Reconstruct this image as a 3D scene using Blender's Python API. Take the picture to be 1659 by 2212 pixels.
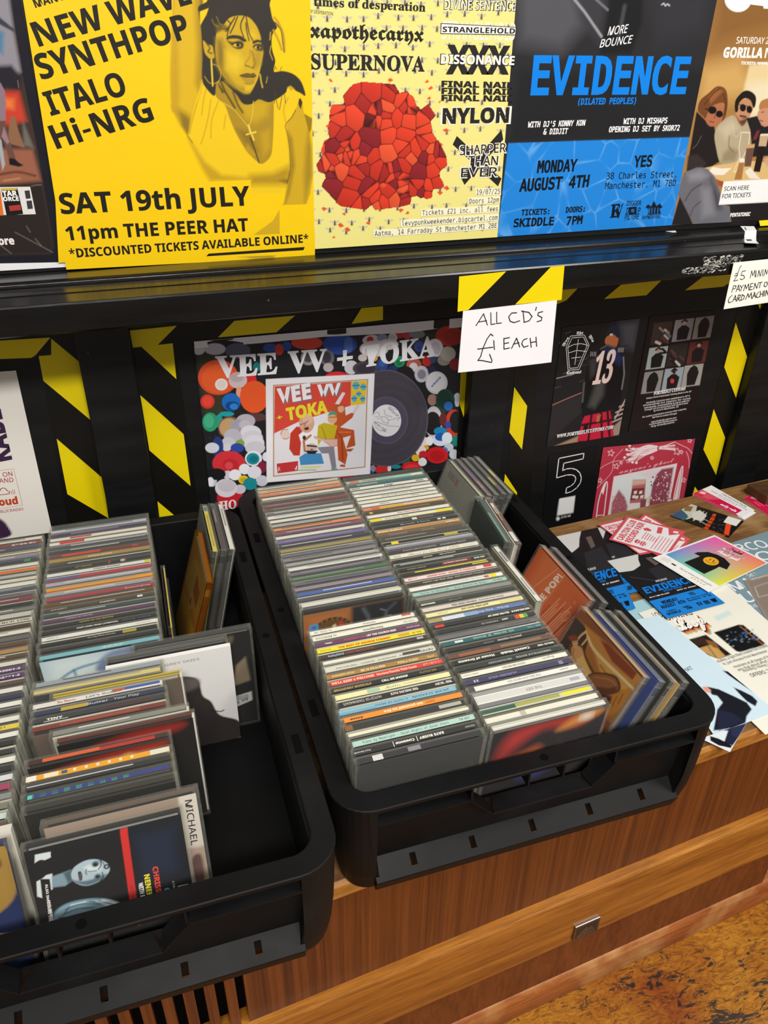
# A corner of a record shop: two black crates of CDs on an old wooden sideboard, gig posters on the black wall behind.
import bpy, bmesh, math, random, os
import numpy as np
from mathutils import Matrix, Vector, Euler

scene = bpy.context.scene
for o in list(bpy.data.objects):
    bpy.data.objects.remove(o)
# ---------------------------------------------------------------- camera, light, exposure
cam_data = bpy.data.cameras.new('camera')
cam = bpy.data.objects.new('camera', cam_data)
scene.collection.objects.link(cam)
cam.matrix_world = Matrix(((0.9403535, 0.1633241, -0.2984301, -0.028329), (-0.3400371, 0.4782814, -0.8097047, -0.913804), (0.0104893, 0.8628860, 0.5052898, 1.108751), (0, 0, 0, 1)))
cam_data.sensor_fit = 'VERTICAL'
cam_data.sensor_height = 36.0
cam_data.lens = 27.04095
cam_data.clip_start = 0.02
scene.camera = cam
scene.view_settings.view_transform = 'Standard'
scene.view_settings.look = 'None'
scene.view_settings.gamma = 1.0
scene.view_settings.use_curve_mapping = False
scene.view_settings.exposure = 0.0
scene.cycles.max_bounces = 12
scene.cycles.transparent_max_bounces = 40
scene.cycles.caustics_reflective = False
scene.cycles.caustics_refractive = False

world = bpy.data.worlds.new('shop_ambient')
scene.world = world
world.use_nodes = True
world.node_tree.nodes['Background'].inputs[0].default_value = (1.0, 0.98, 0.96, 1)
world.node_tree.nodes['Background'].inputs[1].default_value = 0.30

def area_light(name, loc, target, sx, sy, power, color):
    d = bpy.data.lights.new(name, 'AREA')
    d.shape = 'RECTANGLE'; d.size = sx; d.size_y = sy; d.energy = power; d.color = color
    o = bpy.data.objects.new(name, d); scene.collection.objects.link(o)
    o.location = loc
    o.rotation_euler = (Vector(target) - Vector(loc)).to_track_quat('-Z', 'Y').to_euler()
    return o
area_light('ceiling_tube_light', (0.0, -2.0, 2.25), (0.3, 0.1, 0.6), 1.1, 0.22, 50, (1.0, 0.97, 0.93))
area_light('ceiling_panel_light', (1.5, -1.3, 2.35), (0.6, -0.2, 0.4), 0.6, 0.6, 28, (1.0, 0.96, 0.91))
ZT = 0.434            # height of the sideboard top
CT = 0.0446           # the sideboard stands slightly askew to the wall
COL = scene.collection

def lin(h):
    if not isinstance(h, str): return h
    v = [int(h[i:i + 2], 16) / 255 for i in (0, 2, 4)]
    return tuple(c / 12.92 if c <= .04045 else ((c + .055) / 1.055) ** 2.4 for c in v)

# ---------------------------------------------------------------- materials
def principled(name, color=(.5, .5, .5), rough=.5, spec=.5, metal=0.):
    m = bpy.data.materials.new(name); m.use_nodes = True
    b = m.node_tree.nodes['Principled BSDF']
    b.inputs['Base Color'].default_value = (*lin(color), 1); b.inputs['Roughness'].default_value = rough
    b.inputs['Specular IOR Level'].default_value = spec; b.inputs['Metallic'].default_value = metal
    return m, m.node_tree, b
def node(nt, kind, **k):
    n = nt.nodes.new(kind)
    for a, v in k.items():
        if a in n.inputs: n.inputs[a].default_value = v
        else: setattr(n, a, v)
    return n
def ramp(nt, stops):
    r = nt.nodes.new('ShaderNodeValToRGB'); e = r.color_ramp.elements
    while len(e) < len(stops): e.new(.5)
    for el, (p, c) in zip(e, stops): el.position = p; el.color = (*lin(c), 1)
    return r
def coords(nt, scale=(1, 1, 1), rot=(0, 0, 0)):
    t = nt.nodes.new('ShaderNodeTexCoord'); m = nt.nodes.new('ShaderNodeMapping')
    m.inputs['Scale'].default_value = scale; m.inputs['Rotation'].default_value = rot
    nt.links.new(t.outputs['Object'], m.inputs['Vector']); return m
def bump(nt, b, src, strength, dist=.001):
    n = nt.nodes.new('ShaderNodeBump'); n.inputs['Strength'].default_value = strength; n.inputs['Distance'].default_value = dist
    nt.links.new(src, n.inputs['Height']); nt.links.new(n.outputs[0], b.inputs['Normal'])

def ink_material(name, rough):
    m, nt, b = principled(name, rough=rough, spec=.28)
    a = node(nt, 'ShaderNodeAttribute', attribute_name='ink'); nz = node(nt, 'ShaderNodeTexNoise', Scale=900.)
    mp = coords(nt); nt.links.new(mp.outputs[0], nz.inputs['Vector'])
    mx = node(nt, 'ShaderNodeMixRGB', blend_type='OVERLAY'); mx.inputs[0].default_value = .06
    nt.links.new(a.outputs['Color'], mx.inputs[1]); nt.links.new(nz.outputs['Fac'], mx.inputs[2]); nt.links.new(mx.outputs[0], b.inputs['Base Color'])
    n2 = node(nt, 'ShaderNodeTexNoise', Scale=14., Detail=2.); nt.links.new(mp.outputs[0], n2.inputs['Vector']); bump(nt, b, n2.outputs['Fac'], .25, .004)
    return m
INK = {}
def ink(r):
    r = round(r, 2)
    if r not in INK: INK[r] = ink_material('printed_paper_%d' % int(r * 100), r)
    return INK[r]

def wood(name, stops, stretch, rough=.35, bumpy=.1, wear=None, distort=.6):
    m, nt, b = principled(name, rough=rough, spec=.45)
    mp = coords(nt, stretch); n1 = node(nt, 'ShaderNodeTexNoise', Scale=1., Detail=8., Roughness=.62, Distortion=distort)
    nt.links.new(mp.outputs[0], n1.inputs['Vector']); r = ramp(nt, stops); nt.links.new(n1.outputs['Fac'], r.inputs[0])
    out = r.outputs[0]
    m2 = coords(nt, tuple(s * 3.1 for s in stretch)); n2 = node(nt, 'ShaderNodeTexNoise', Scale=1.7, Detail=6., Roughness=.7); nt.links.new(m2.outputs[0], n2.inputs['Vector'])
    r2 = ramp(nt, [(.40, (.35, .35, .35)), (.55, (1, 1, 1))]); nt.links.new(n2.outputs['Fac'], r2.inputs[0])
    mx = node(nt, 'ShaderNodeMixRGB', blend_type='MULTIPLY'); mx.inputs[0].default_value = .45
    nt.links.new(out, mx.inputs[1]); nt.links.new(r2.outputs[0], mx.inputs[2]); out = mx.outputs[0]
    if wear:
        m3 = coords(nt, (14, 14, 14)); n3 = node(nt, 'ShaderNodeTexNoise', Scale=1., Detail=5.); nt.links.new(m3.outputs[0], n3.inputs['Vector'])
        r3 = ramp(nt, [(.48, (0, 0, 0)), (.68, (1, 1, 1))]); nt.links.new(n3.outputs['Fac'], r3.inputs[0])
        mw = node(nt, 'ShaderNodeMixRGB'); nt.links.new(r3.outputs[0], mw.inputs[0]); nt.links.new(out, mw.inputs[1]); mw.inputs[2].default_value = (*lin(wear), 1); out = mw.outputs[0]
    nt.links.new(out, b.inputs['Base Color']); bump(nt, b, n2.outputs['Fac'], bumpy)
    return m
W_TOP = wood('worn_wood_top', [(.3, '6b4a2a'), (.5, '8a6238'), (.7, 'a37a48')], (5, 40, 40), .5, .1, 'a08258')
W_LIP = wood('orange_edge_wood', [(.3, '8f5a20'), (.5, 'b27630'), (.7, 'c58c44')], (5, 50, 50), .4)
W_PANEL = wood('teak_veneer', [(.3, '451f0a'), (.45, '63300f'), (.6, '733c15'), (.8, '824a1f')], (150, 150, 1.6), .38, .06, distort=.15)
W_RAIL = wood('honey_rail_wood', [(.3, '8a4f14'), (.5, 'a96a22'), (.7, 'bf8236')], (3.2, 46, 46), .34)
W_LOW = wood('plain_brown_panel', [(.3, '653110'), (.5, '743c15'), (.7, '80461c')], (40, 40, 9), .45)
W_PLINTH = wood('worn_plinth_wood', [(.3, '8c4a22'), (.5, 'a8602e'), (.7, 'bb7840')], (3.5, 40, 40), .42, .1, 'c0905a')
W_DARK = wood('dark_wood_block', [(.3, '3a2614'), (.6, '5a3c20')], (5, 40, 40), .5)

def plastic_black():
    m, nt, b = principled('black_crate_plastic', '0f0f10', .42, .2)
    mp = coords(nt, (1, 1, 1)); n = node(nt, 'ShaderNodeTexNoise', Scale=1400., Detail=2.); nt.links.new(mp.outputs[0], n.inputs['Vector']); bump(nt, b, n.outputs['Fac'], .12, .0006)
    n2 = node(nt, 'ShaderNodeTexNoise', Scale=9., Detail=6.); nt.links.new(mp.outputs[0], n2.inputs['Vector'])
    r = ramp(nt, [(.4, '0b0b0c'), (.62, '121213'), (.8, '1d1d1c')]); nt.links.new(n2.outputs['Fac'], r.inputs[0]); nt.links.new(r.outputs[0], b.inputs['Base Color'])
    r2 = ramp(nt, [(.3, (.48,) * 3), (.7, (.66,) * 3)]); nt.links.new(n2.outputs['Fac'], r2.inputs[0]); nt.links.new(r2.outputs[0], b.inputs['Roughness'])
    return m
CRATE = plastic_black()
HOLE_SHADE, _, _ = principled('painted_hole_shade', '050505', .9, .1)  # near-black colour that paints the shade inside holes, slat gaps and the panel gap
def black_paint(name, rough, lo='0d0d0d', hi='19191a'):
    m, nt, b = principled(name, lo, rough, .32)
    mp = coords(nt, (2, 14, 14)); n = node(nt, 'ShaderNodeTexNoise', Scale=3., Detail=8.); nt.links.new(mp.outputs[0], n.inputs['Vector'])
    r = ramp(nt, [(.35, lo), (.7, hi)]); nt.links.new(n.outputs['Fac'], r.inputs[0])
    v = node(nt, 'ShaderNodeTexVoronoi', Scale=34.); m2 = coords(nt); nt.links.new(m2.outputs[0], v.inputs['Vector'])
    rv = ramp(nt, [(.0, (1, 1, 1)), (.045, (0, 0, 0))]); nt.links.new(v.outputs['Distance'], rv.inputs[0])
    mx = node(nt, 'ShaderNodeMixRGB'); nt.links.new(rv.outputs[0], mx.inputs[0]); nt.links.new(r.outputs[0], mx.inputs[1]); mx.inputs[2].default_value = (.16, .16, .15, 1)
    nt.links.new(mx.outputs[0], b.inputs['Base Color']); bump(nt, b, n.outputs['Fac'], .3, .002)
    return m
PAINT_GLOSS = black_paint('glossy_black_paint', .23, '080808', '141413')
PAINT_SATIN = black_paint('satin_black_paint', .38)
PANEL = black_paint('black_panel_paint', .5, '0a0a0a', '131313')

def floor_material():
    m, nt, b = principled('cork_flake_floor', rough=.42, spec=.4)
    mp = coords(nt, (34, 96, 34), (0, 0, .95)); n = node(nt, 'ShaderNodeTexNoise', Scale=1., Detail=10., Roughness=.72, Distortion=2.2); nt.links.new(mp.outputs[0], n.inputs['Vector'])
    r = ramp(nt, [(.30, '40260e'), (.40, '7f4c12'), (.50, 'a66c1c'), (.62, 'bb8228'), (.78, 'd2a040')]); nt.links.new(n.outputs['Fac'], r.inputs[0])
    m2 = coords(nt, (20, 46, 20), (0, 0, .8)); n2 = node(nt, 'ShaderNodeTexNoise', Scale=1.6, Detail=6., Roughness=.75, Distortion=1.2); nt.links.new(m2.outputs[0], n2.inputs['Vector'])
    n4 = node(nt, 'ShaderNodeTexNoise', Scale=6., Detail=2.); m4 = coords(nt); nt.links.new(m4.outputs[0], n4.inputs['Vector'])
    ad = node(nt, 'ShaderNodeMath', operation='MULTIPLY_ADD'); nt.links.new(n4.outputs['Fac'], ad.inputs[0]); ad.inputs[1].default_value = .35; nt.links.new(n2.outputs['Fac'], ad.inputs[2])
    r2 = ramp(nt, [(.745, (0, 0, 0)), (.79, (1, 1, 1))]); nt.links.new(ad.outputs[0], r2.inputs[0])
    mx = node(nt, 'ShaderNodeMixRGB'); nt.links.new(r2.outputs[0], mx.inputs[0]); nt.links.new(r.outputs[0], mx.inputs[1]); mx.inputs[2].default_value = (*lin('332b26'), 1)
    n3 = node(nt, 'ShaderNodeTexNoise', Scale=7., Detail=4.); m3 = coords(nt); nt.links.new(m3.outputs[0], n3.inputs['Vector']); r3 = ramp(nt, [(.45, 'ffffff'), (.7, 'c07c4a')]); nt.links.new(n3.outputs['Fac'], r3.inputs[0])
    my = node(nt, 'ShaderNodeMixRGB', blend_type='MULTIPLY'); my.inputs[0].default_value = .8; nt.links.new(mx.outputs[0], my.inputs[1]); nt.links.new(r3.outputs[0], my.inputs[2])
    nt.links.new(my.outputs[0], b.inputs['Base Color']); bump(nt, b, n.outputs['Fac'], .15)
    return m
FLOOR = floor_material()

def clear_plastic(name, tint, body, body_rgb, rough):
    m = bpy.data.materials.new(name); m.use_nodes = True; nt = m.node_tree; nt.nodes.remove(nt.nodes['Principled BSDF']); o = nt.nodes['Material Output']
    t = node(nt, 'ShaderNodeBsdfTransparent'); t.inputs[0].default_value = (*lin(tint), 1)
    p = node(nt, 'ShaderNodeBsdfPrincipled'); p.inputs['Base Color'].default_value = (*lin(body_rgb), 1); p.inputs['Roughness'].default_value = rough; p.inputs['Specular IOR Level'].default_value = .9
    w = node(nt, 'ShaderNodeLayerWeight'); w.inputs[0].default_value = .5
    f = node(nt, 'ShaderNodeMath', operation='POWER'); nt.links.new(w.outputs['Facing'], f.inputs[0]); f.inputs[1].default_value = 4.
    a = node(nt, 'ShaderNodeMath', operation='MULTIPLY_ADD'); a.inputs[1].default_value = .55; a.inputs[2].default_value = body; a.use_clamp = True
    mx = node(nt, 'ShaderNodeMixShader'); nt.links.new(f.outputs[0], a.inputs[0]); nt.links.new(a.outputs[0], mx.inputs[0])
    nt.links.new(t.outputs[0], mx.inputs[1]); nt.links.new(p.outputs[0], mx.inputs[2]); nt.links.new(mx.outputs[0], o.inputs[0])
    return m
CLEAR = clear_plastic('clear_case_plastic', 'fdfdfb', .03, 'd8d8d2', .08)
AMBER = clear_plastic('amber_tinted_plastic', 'ecd6a0', .05, 'a8844a', .10)
TRAY = {'dark': principled('dark_disc_tray', '2c2c2c', .35)[0], 'grey': principled('grey_disc_tray', '6e6d6a', .35)[0], 'pale': principled('pale_disc_tray', 'b9b8b4', .35)[0]}
CHROME = principled('worn_chrome', '7a7672', .25, .5, 1.)[0]

# ---------------------------------------------------------------- mesh helpers
class MB:
    def __init__(s): s.v = []; s.f = []; s.c = []
    def add(s, vs, fs, col=None):
        o = len(s.v); s.v += [tuple(p) for p in vs]; s.f += [tuple(i + o for i in f) for f in fs]
        if col is not None: s.c += [lin(col)] * len(vs)
        return s
    def box(s, x0, x1, y0, y1, z0, z1, col=None):
        return s.add([(x, y, z) for z in (z0, z1) for y in (y0, y1) for x in (x0, x1)], [(0, 2, 3, 1), (4, 5, 7, 6), (0, 1, 5, 4), (2, 6, 7, 3), (0, 4, 6, 2), (1, 3, 7, 5)], col)
    def prism(s, pts, lo, hi, axis='z'):
        n = len(pts); put = {'z': lambda p, h: (p[0], p[1], h), 'x': lambda p, h: (h, p[0], p[1]), 'y': lambda p, h: (p[0], h, p[1])}[axis]
        return s.add([put(p, lo) for p in pts] + [put(p, hi) for p in pts], [tuple(range(n))[::-1], tuple(range(n, 2 * n))] + [(i, (i + 1) % n, n + (i + 1) % n, n + i) for i in range(n)])
    def loft(s, rings, cap0=True, cap1=True):
        n = len(rings[0]); fs = [(k * n + i, k * n + (i + 1) % n, (k + 1) * n + (i + 1) % n, (k + 1) * n + i) for k in range(len(rings) - 1) for i in range(n)]
        if cap0: fs.append(tuple(range(n))[::-1])
        if cap1: fs.append(tuple(range((len(rings) - 1) * n, len(rings) * n)))
        return s.add([p for r in rings for p in r], fs)
    def mesh(s, name, mat):
        me = bpy.data.meshes.new(name); me.from_pydata(s.v, [], s.f)
        if s.c:
            a = me.color_attributes.new('ink', 'FLOAT_COLOR', 'POINT'); c = np.ones((len(s.v), 4), np.float32); c[:, :3] = np.array(s.c, np.float32); a.data.foreach_set('color', c.ravel())
        me.materials.append(mat); return me
    def build(s, name, mat, parent=None, bevel=0, fix=True):
        me = s.mesh(name, mat)
        if fix:
            bm = bmesh.new(); bm.from_mesh(me); bmesh.ops.recalc_face_normals(bm, faces=bm.faces); bm.to_mesh(me); bm.free()
        o = put(name, me, parent)
        if bevel:
            b = o.modifiers.new('bevel', 'BEVEL'); b.width = bevel; b.segments = 2; b.limit_method = 'ANGLE'; b.angle_limit = .6
        return o
def put(name, me, parent=None):
    o = bpy.data.objects.new(name, me); COL.objects.link(o)
    if parent: o.parent = parent
    return o
def empty(name, mw, label, cat, group=None):
    o = bpy.data.objects.new(name, None); o.empty_display_size = .02; COL.objects.link(o); o.matrix_world = mw
    return tag(o, label, cat, group)
def tag(o, label, cat, group=None):
    o['label'] = label; o['category'] = cat
    if group: o['group'] = group
    return o
def structure(o): o['kind'] = 'structure'; return o

# ---------------------------------------------------------------- lettering
FONT_DIR = os.path.join(bpy.utils.resource_path('LOCAL'), 'datafiles', 'fonts')
def font(f):
    try: return bpy.data.fonts.load(os.path.join(FONT_DIR, f))
    except Exception: return None
F_MONO, F_MATH = font('DejaVuSansMono.woff2'), font('NotoSansMath-Regular.woff2')
STYLE = {'n': (F_MATH, .008, None), 'i': (F_MATH, 0., None), 'I': (F_MATH, .008, 0x1D5D4), 'B': (F_MATH, .02, 0x1D5D4), 'm': (F_MONO, .004, None), 'M': (F_MONO, .027, None),
         's': (F_MATH, .012, 0x1D400), 'f': (F_MATH, .014, 0x1D56C), 'c': (F_MATH, .0, 0x1D4D0), 'C': (F_MATH, .03, 0x1D4D0)}
GL = {}
def raw_text(body, st):
    fnt, off, _ = STYLE[st]
    c = bpy.data.curves.new('glyph', 'FONT'); c.body = body; c.size = 1; c.resolution_u = 2; c.offset = off
    if fnt: c.font = fnt
    o = bpy.data.objects.new('glyph', c); me = o.to_mesh()
    v = np.array([p.co[:2] for p in me.vertices]).reshape(-1, 2); f = [tuple(p.vertices) for p in me.polygons]
    o.to_mesh_clear(); bpy.data.objects.remove(o); bpy.data.curves.remove(c)
    return v, f
def math_char(ch, base):
    if base is None: return ch
    if 'A' <= ch <= 'Z': return chr(base + ord(ch) - 65)
    if 'a' <= ch <= 'z': return chr(base + 26 + ord(ch) - 97)
    if '0' <= ch <= '9' and base in (0x1D400, 0x1D5D4): return chr((0x1D7CE if base == 0x1D400 else 0x1D7EC) + ord(ch) - 48)
    return ch
def glyph(ch, st):
    if (ch, st) not in GL:
        m = math_char(ch, STYLE[st][2]); v, f = raw_text(m, st) if ch != ' ' else (np.zeros((0, 2)), [])
        a, _ = raw_text('H' + m + 'H', st); b, _ = raw_text('HH', st)
        GL[(ch, st)] = (v, f, (a[:, 0].max() - a[:, 0].min()) - (b[:, 0].max() - b[:, 0].min()))
    return GL[(ch, st)]
LAY = {}
def layout(txt, st):
    if (txt, st) not in LAY:
        if ('cap', st) not in GL: v, _ = raw_text(math_char('H', STYLE[st][2]), st); GL[('cap', st)] = v[:, 1].max()
        x = 0; vs = []; fs = []; n = 0
        for ch in txt:
            v, f, adv = glyph(ch, st)
            if len(v): vs.append(v + [x, 0]); fs += [tuple(i + n for i in q) for q in f]; n += len(v)
            x += adv
        V = np.concatenate(vs); V[:, 0] -= V[:, 0].min(); V[:, 0] /= V[:, 0].max(); V[:, 1] /= GL[('cap', st)]
        LAY[(txt, st)] = (V, fs)
    return LAY[(txt, st)]

# ---------------------------------------------------------------- painting prints onto fine meshes (units: 0.1 mm)
def smooth_closed(P, k=5):
    n = len(P); out = []
    for i in range(n):
        a, b, c, d = P[i - 1], P[i], P[(i + 1) % n], P[(i + 2) % n]
        for j in range(k):
            t = j / k; out.append(.5 * (2 * b + (c - a) * t + (2 * a - 5 * b + 4 * c - d) * t * t + (3 * b - a - 3 * c + d) * t ** 3))
    return np.array(out)
def smooth_open(P, k=6):
    if len(P) < 3: return P
    Q = np.vstack([2 * P[0] - P[1], P, 2 * P[-1] - P[-2]]); out = []
    for i in range(1, len(Q) - 2):
        a, b, c, d = Q[i - 1:i + 3]
        for j in range(k):
            t = j / k; out.append(.5 * (2 * b + (c - a) * t + (2 * a - 5 * b + 4 * c - d) * t * t + (3 * b - a - 3 * c + d) * t ** 3))
    return np.vstack([out, P[-1:]])
def seg_dist(Q, P, closed):
    m = np.full(len(Q), 1e18); ins = np.zeros(len(Q), bool); n = len(P)
    for i in range(n if closed else n - 1):
        a, b = P[i], P[(i + 1) % n]; d = b - a; L = max(d @ d, 1e-9)
        t = np.clip(((Q - a) @ d) / L, 0, 1); r = Q - a - t[:, None] * d; m = np.minimum(m, (r * r).sum(1))
        if closed and a[1] != b[1]: ins ^= ((a[1] > Q[:, 1]) != (b[1] > Q[:, 1])) & (Q[:, 0] < (b[0] - a[0]) * (Q[:, 1] - a[1]) / (b[1] - a[1]) + a[0])
    m = np.sqrt(m)
    return np.where(ins, -m, m) if closed else m
class Paint:
    def __init__(s, pts, base, step): s.p = pts; s.c = np.tile(np.array(lin(base)), (len(pts), 1)); s.st = step
    def near(s, P, pad): lo, hi = P.min(0) - pad, P.max(0) + pad; return np.nonzero((s.p[:, 0] > lo[0]) & (s.p[:, 0] < hi[0]) & (s.p[:, 1] > lo[1]) & (s.p[:, 1] < hi[1]))[0]
    def lay(s, i, a, col): a = a[:, None]; s.c[i] = s.c[i] * (1 - a) + np.array(lin(col)) * a
    def poly(s, col, P, blur=0, sm=0):
        P = np.array(P, float).reshape(-1, 2); P = smooth_closed(P) if sm else P; bl = max(blur, s.st); i = s.near(P, bl)
        if len(i): s.lay(i, np.clip(.5 - seg_dist(s.p[i], P, True) / bl, 0, 1), col)
    def stroke(s, col, P, w, blur=0, sm=0):
        P = np.array(P, float).reshape(-1, 2); P = smooth_open(P) if sm else P; bl = max(blur, s.st); i = s.near(P, w + bl)
        if len(i): s.lay(i, np.clip(.5 - (seg_dist(s.p[i], P, False) - w / 2) / bl, 0, 1), col)
    def ell(s, col, x, y, ax, ay, bx, by, blur=0):
        r = max(abs(ax) + abs(bx), abs(ay) + abs(by)); P = np.array([[x - r, y - r], [x + r, y + r]]); i = s.near(P, 2 * s.st)
        if not len(i): return
        M = np.linalg.inv(np.array([[ax, bx], [ay, by]], float)); q = (s.p[i] - [x, y]) @ M.T; R = np.sqrt((q * q).sum(1)); sz = min(math.hypot(ax, ay), math.hypot(bx, by)); bl = max(blur, s.st)
        s.lay(i, np.clip(.5 - (R - 1) * sz / bl, 0, 1), col)
    def cells(s, cols, line, P, size, seed, w):
        P = np.array(P, float).reshape(-1, 2); i = s.near(P, size if cols else s.st); q = s.p[i]; d = seg_dist(q, P, True); rg = np.random.RandomState(seed)
        lo, hi = P.min(0), P.max(0); n = max(8, int(np.prod((hi - lo) / size))); S = lo - size * .5 + rg.rand(n, 2) * (hi - lo + size)
        D = np.sqrt(((q[:, None] - S[None]) ** 2).sum(2)); o = np.argsort(D, 1)[:, :2]; d1 = np.take_along_axis(D, o[:, :1], 1)[:, 0]; d2 = np.take_along_axis(D, o[:, 1:], 1)[:, 0]
        keep = seg_dist(S, P, True) < size * .15
        inside = np.where(keep[o[:, 0]] & (d < size * .4) | (d < -size * .5), 1., 0.)
        if cols:
            pal = np.array([lin(c) for c in cols]); pick = rg.randint(0, len(cols), n); C = pal[pick[o[:, 0]]]; tilt = 1 + .25 * np.clip((q - S[o[:, 0]]) @ np.array([.3, .7]) / size, -1, 1)
            s.c[i] = np.where(inside[:, None] > 0, C * tilt[:, None], s.c[i])
        else: inside = (d < 0) * 1.
        a = np.clip(1 - (d2 - d1) / (w * size), 0, 1) * inside * (1. if cols else .55 * (np.sin(q[:, 0] / 90.) * np.cos(q[:, 1] / 70.) * .5 + .55))
        s.lay(i, np.clip(a, 0, 1), line)
    def run(s, ops):
        for op in ops:
            k = op[0]
            if k == 'p': s.poly(op[1], op[4], op[2], op[3])
            elif k == 'e': s.ell(op[1], *op[3:9], blur=op[2])
            elif k == 's': s.stroke(op[1], op[5], op[4], op[2], op[3])
            elif k == 'v': s.cells(op[1], op[2], op[6], op[3], op[4], op[5] * 2)
            elif k == 'c': s.cells(None, op[1], op[2], op[3] * 10, op[4], .12)
            elif k == 'g':
                d = np.sqrt(((s.p - [op[1], op[2]]) ** 2).sum(1)); i = np.nonzero((d > op[3]) & (d < op[4]))[0]; s.c[i] *= (1 + .10 * np.sin(d[i] / 3.1) + .06 * np.sin(d[i] / 23.))[:, None]
            elif k == 'b':
                x, y = op[1:3]
                for sx in (-1, 1): s.ell('b9b2a6', x + sx * 30, y + 12, 30, sx * 8, -3, 12, 6); s.ell('d8d0b8', x + sx * 32, y + 12, 20, sx * 6, -2, 6, 6); s.stroke('4a4350', [x, y, x + sx * 22, y - 30], 4)
                s.ell('3b3444', x, y - 8, 12, 0, 0, 26, 3); s.ell('6a5c5e', x, y - 2, 7, 0, 0, 8, 3); s.ell('3b3444', x, y + 22, 9, 0, 0, 9, 3)
            elif k == 'r':
                P = np.array(op[1], float).reshape(4, 2); i = s.near(P, s.st); q = s.p[i]; d = seg_dist(q, P, True)
                M = np.linalg.inv(np.stack([P[1] - P[0], P[3] - P[0]], 1)); uv = np.clip((q - P[0]) @ M.T, 0, 1); c = [np.array(lin(h)) for h in op[2]]; u, v = uv[:, :1], uv[:, 1:]
                C = (1 - v) * ((1 - u) * c[0] + u * c[1]) + v * ((1 - u) * c[3] + u * c[2]); t = np.clip(1 - np.abs(v - .5) * 2.2, 0, 1) * (1 - u) ** 2; C = C * (1 - t) + c[4] * t
                a = np.clip(.5 - d / s.st, 0, 1)[:, None]; s.c[i] = s.c[i] * (1 - a) + C * a

def sheet(name, quad, step, base, ops, frame, mat, thick=2.5, parent=None, mw=None, curl=None):
    """One printed sheet as ONE mesh. quad TL TR BR BL in 0.1 mm; frame(u, v, h) -> metres."""
    q = np.array(quad, float); TL, TR, BR, BL = q
    nu = max(1, int(max(np.linalg.norm(TR - TL), np.linalg.norm(BR - BL)) / step)); nv = max(1, int(max(np.linalg.norm(TL - BL), np.linalg.norm(TR - BR)) / step))
    U, V = np.meshgrid(np.linspace(0, 1, nu + 1), np.linspace(0, 1, nv + 1)); u, v = U.ravel()[:, None], V.ravel()[:, None]
    pts = (1 - v) * ((1 - u) * BL + u * BR) + v * ((1 - u) * TL + u * TR)
    pa = Paint(pts, base, step); last = max([k for k, o in enumerate(ops) if o[0] not in 'PKt'], default=-1)
    pa.run([(('p', o[1], 0, 0, o[2]) if o[0] == 'P' else o) for k, o in enumerate(ops) if o[0] not in 'PKt' or (o[0] == 'P' and k < last)])
    ops = [o for k, o in enumerate(ops) if o[0] != 'P' or k > last]
    uv = [pts]; hh = [np.full(len(pts), thick)]; col = [pa.c]; a = np.arange((nu + 1) * nv).reshape(nv, nu + 1)[:, :nu].ravel()
    faces = [tuple(r) for r in np.stack([a, a + 1, a + nu + 2, a + nu + 1], 1).tolist()]; n = len(pts)
    uv.append(np.array([BL, BR, TR, TL])); hh.append(np.zeros(4)); col.append(np.tile(np.array(lin(base)) * .9, (4, 1)))
    c = [0, nu, (nu + 1) * (nv + 1) - 1, (nu + 1) * nv]; faces.append((n + 3, n + 2, n + 1, n))
    for i in range(4): j = (i + 1) % 4; faces.append((n + i, n + j, c[j], c[i]))
    n += 4; h = thick + .3
    def flat(P, fs, cl):
        nonlocal n, h
        P = np.asarray(P, float); uv.append(P); hh.append(np.full(len(P), h)); col.append(np.tile(np.array(lin(cl)), (len(P), 1))); faces.extend(tuple(i + n for i in f) for f in fs); n += len(P); h += .12
    for op in ops:
        if op[0] == 'P':
            P = np.array(op[2], float).reshape(-1, 2); A = np.sum(P[:, 0] * np.roll(P[:, 1], -1) - P[:, 1] * np.roll(P[:, 0], -1)); P = P if A > 0 else P[::-1]; flat(P, [tuple(range(len(P)))], op[1])
        elif op[0] == 'K':
            P = np.array(op[3], float).reshape(-1, 2); w = op[2] / 2; V_ = []; F_ = []
            for i, p in enumerate(P):
                k = len(V_); V_ += [p + w * np.array([math.cos(t), math.sin(t)]) for t in np.arange(8) * math.pi / 4]; F_.append(tuple(range(k, k + 8)))
                if i + 1 < len(P):
                    d = P[i + 1] - p; L = np.linalg.norm(d)
                    if L > 1e-6: m_ = np.array([-d[1], d[0]]) / L * w; k = len(V_); V_ += [p - m_, P[i + 1] - m_, P[i + 1] + m_, p + m_]; F_.append((k, k + 1, k + 2, k + 3))
            flat(V_, F_, op[1])
        elif op[0] == 't':
            _, cl, st, txt, *g = op; p0, p1, p2 = (np.array(g[i:i + 2], float) for i in (0, 2, 4)); V_, F_ = layout(txt, st)
            flat(p0 + V_[:, :1] * (p1 - p0) + V_[:, 1:] * (p2 - p0), F_, cl)
    uv = np.concatenate(uv); hh = np.concatenate(hh); col = np.concatenate(col)
    if curl is not None: hh = np.where(hh > 0, hh + curl(uv), hh)
    co = frame(uv[:, 0] * 1e-4, uv[:, 1] * 1e-4, hh * 1e-4)
    me = bpy.data.meshes.new(name); me.from_pydata(co.tolist(), [], faces)
    at = me.color_attributes.new('ink', 'FLOAT_COLOR', 'POINT'); cc = np.ones((len(co), 4), np.float32); cc[:, :3] = col * .9; at.data.foreach_set('color', cc.ravel())
    me.materials.append(mat); o = put(name, me, parent)
    if mw is not None: o.matrix_world = mw
    return o
def wall_frame(u, v, h): return np.stack([u, -h, v], 1)
def table_frame(u, v, h): return np.stack([u, v, h], 1)

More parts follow.
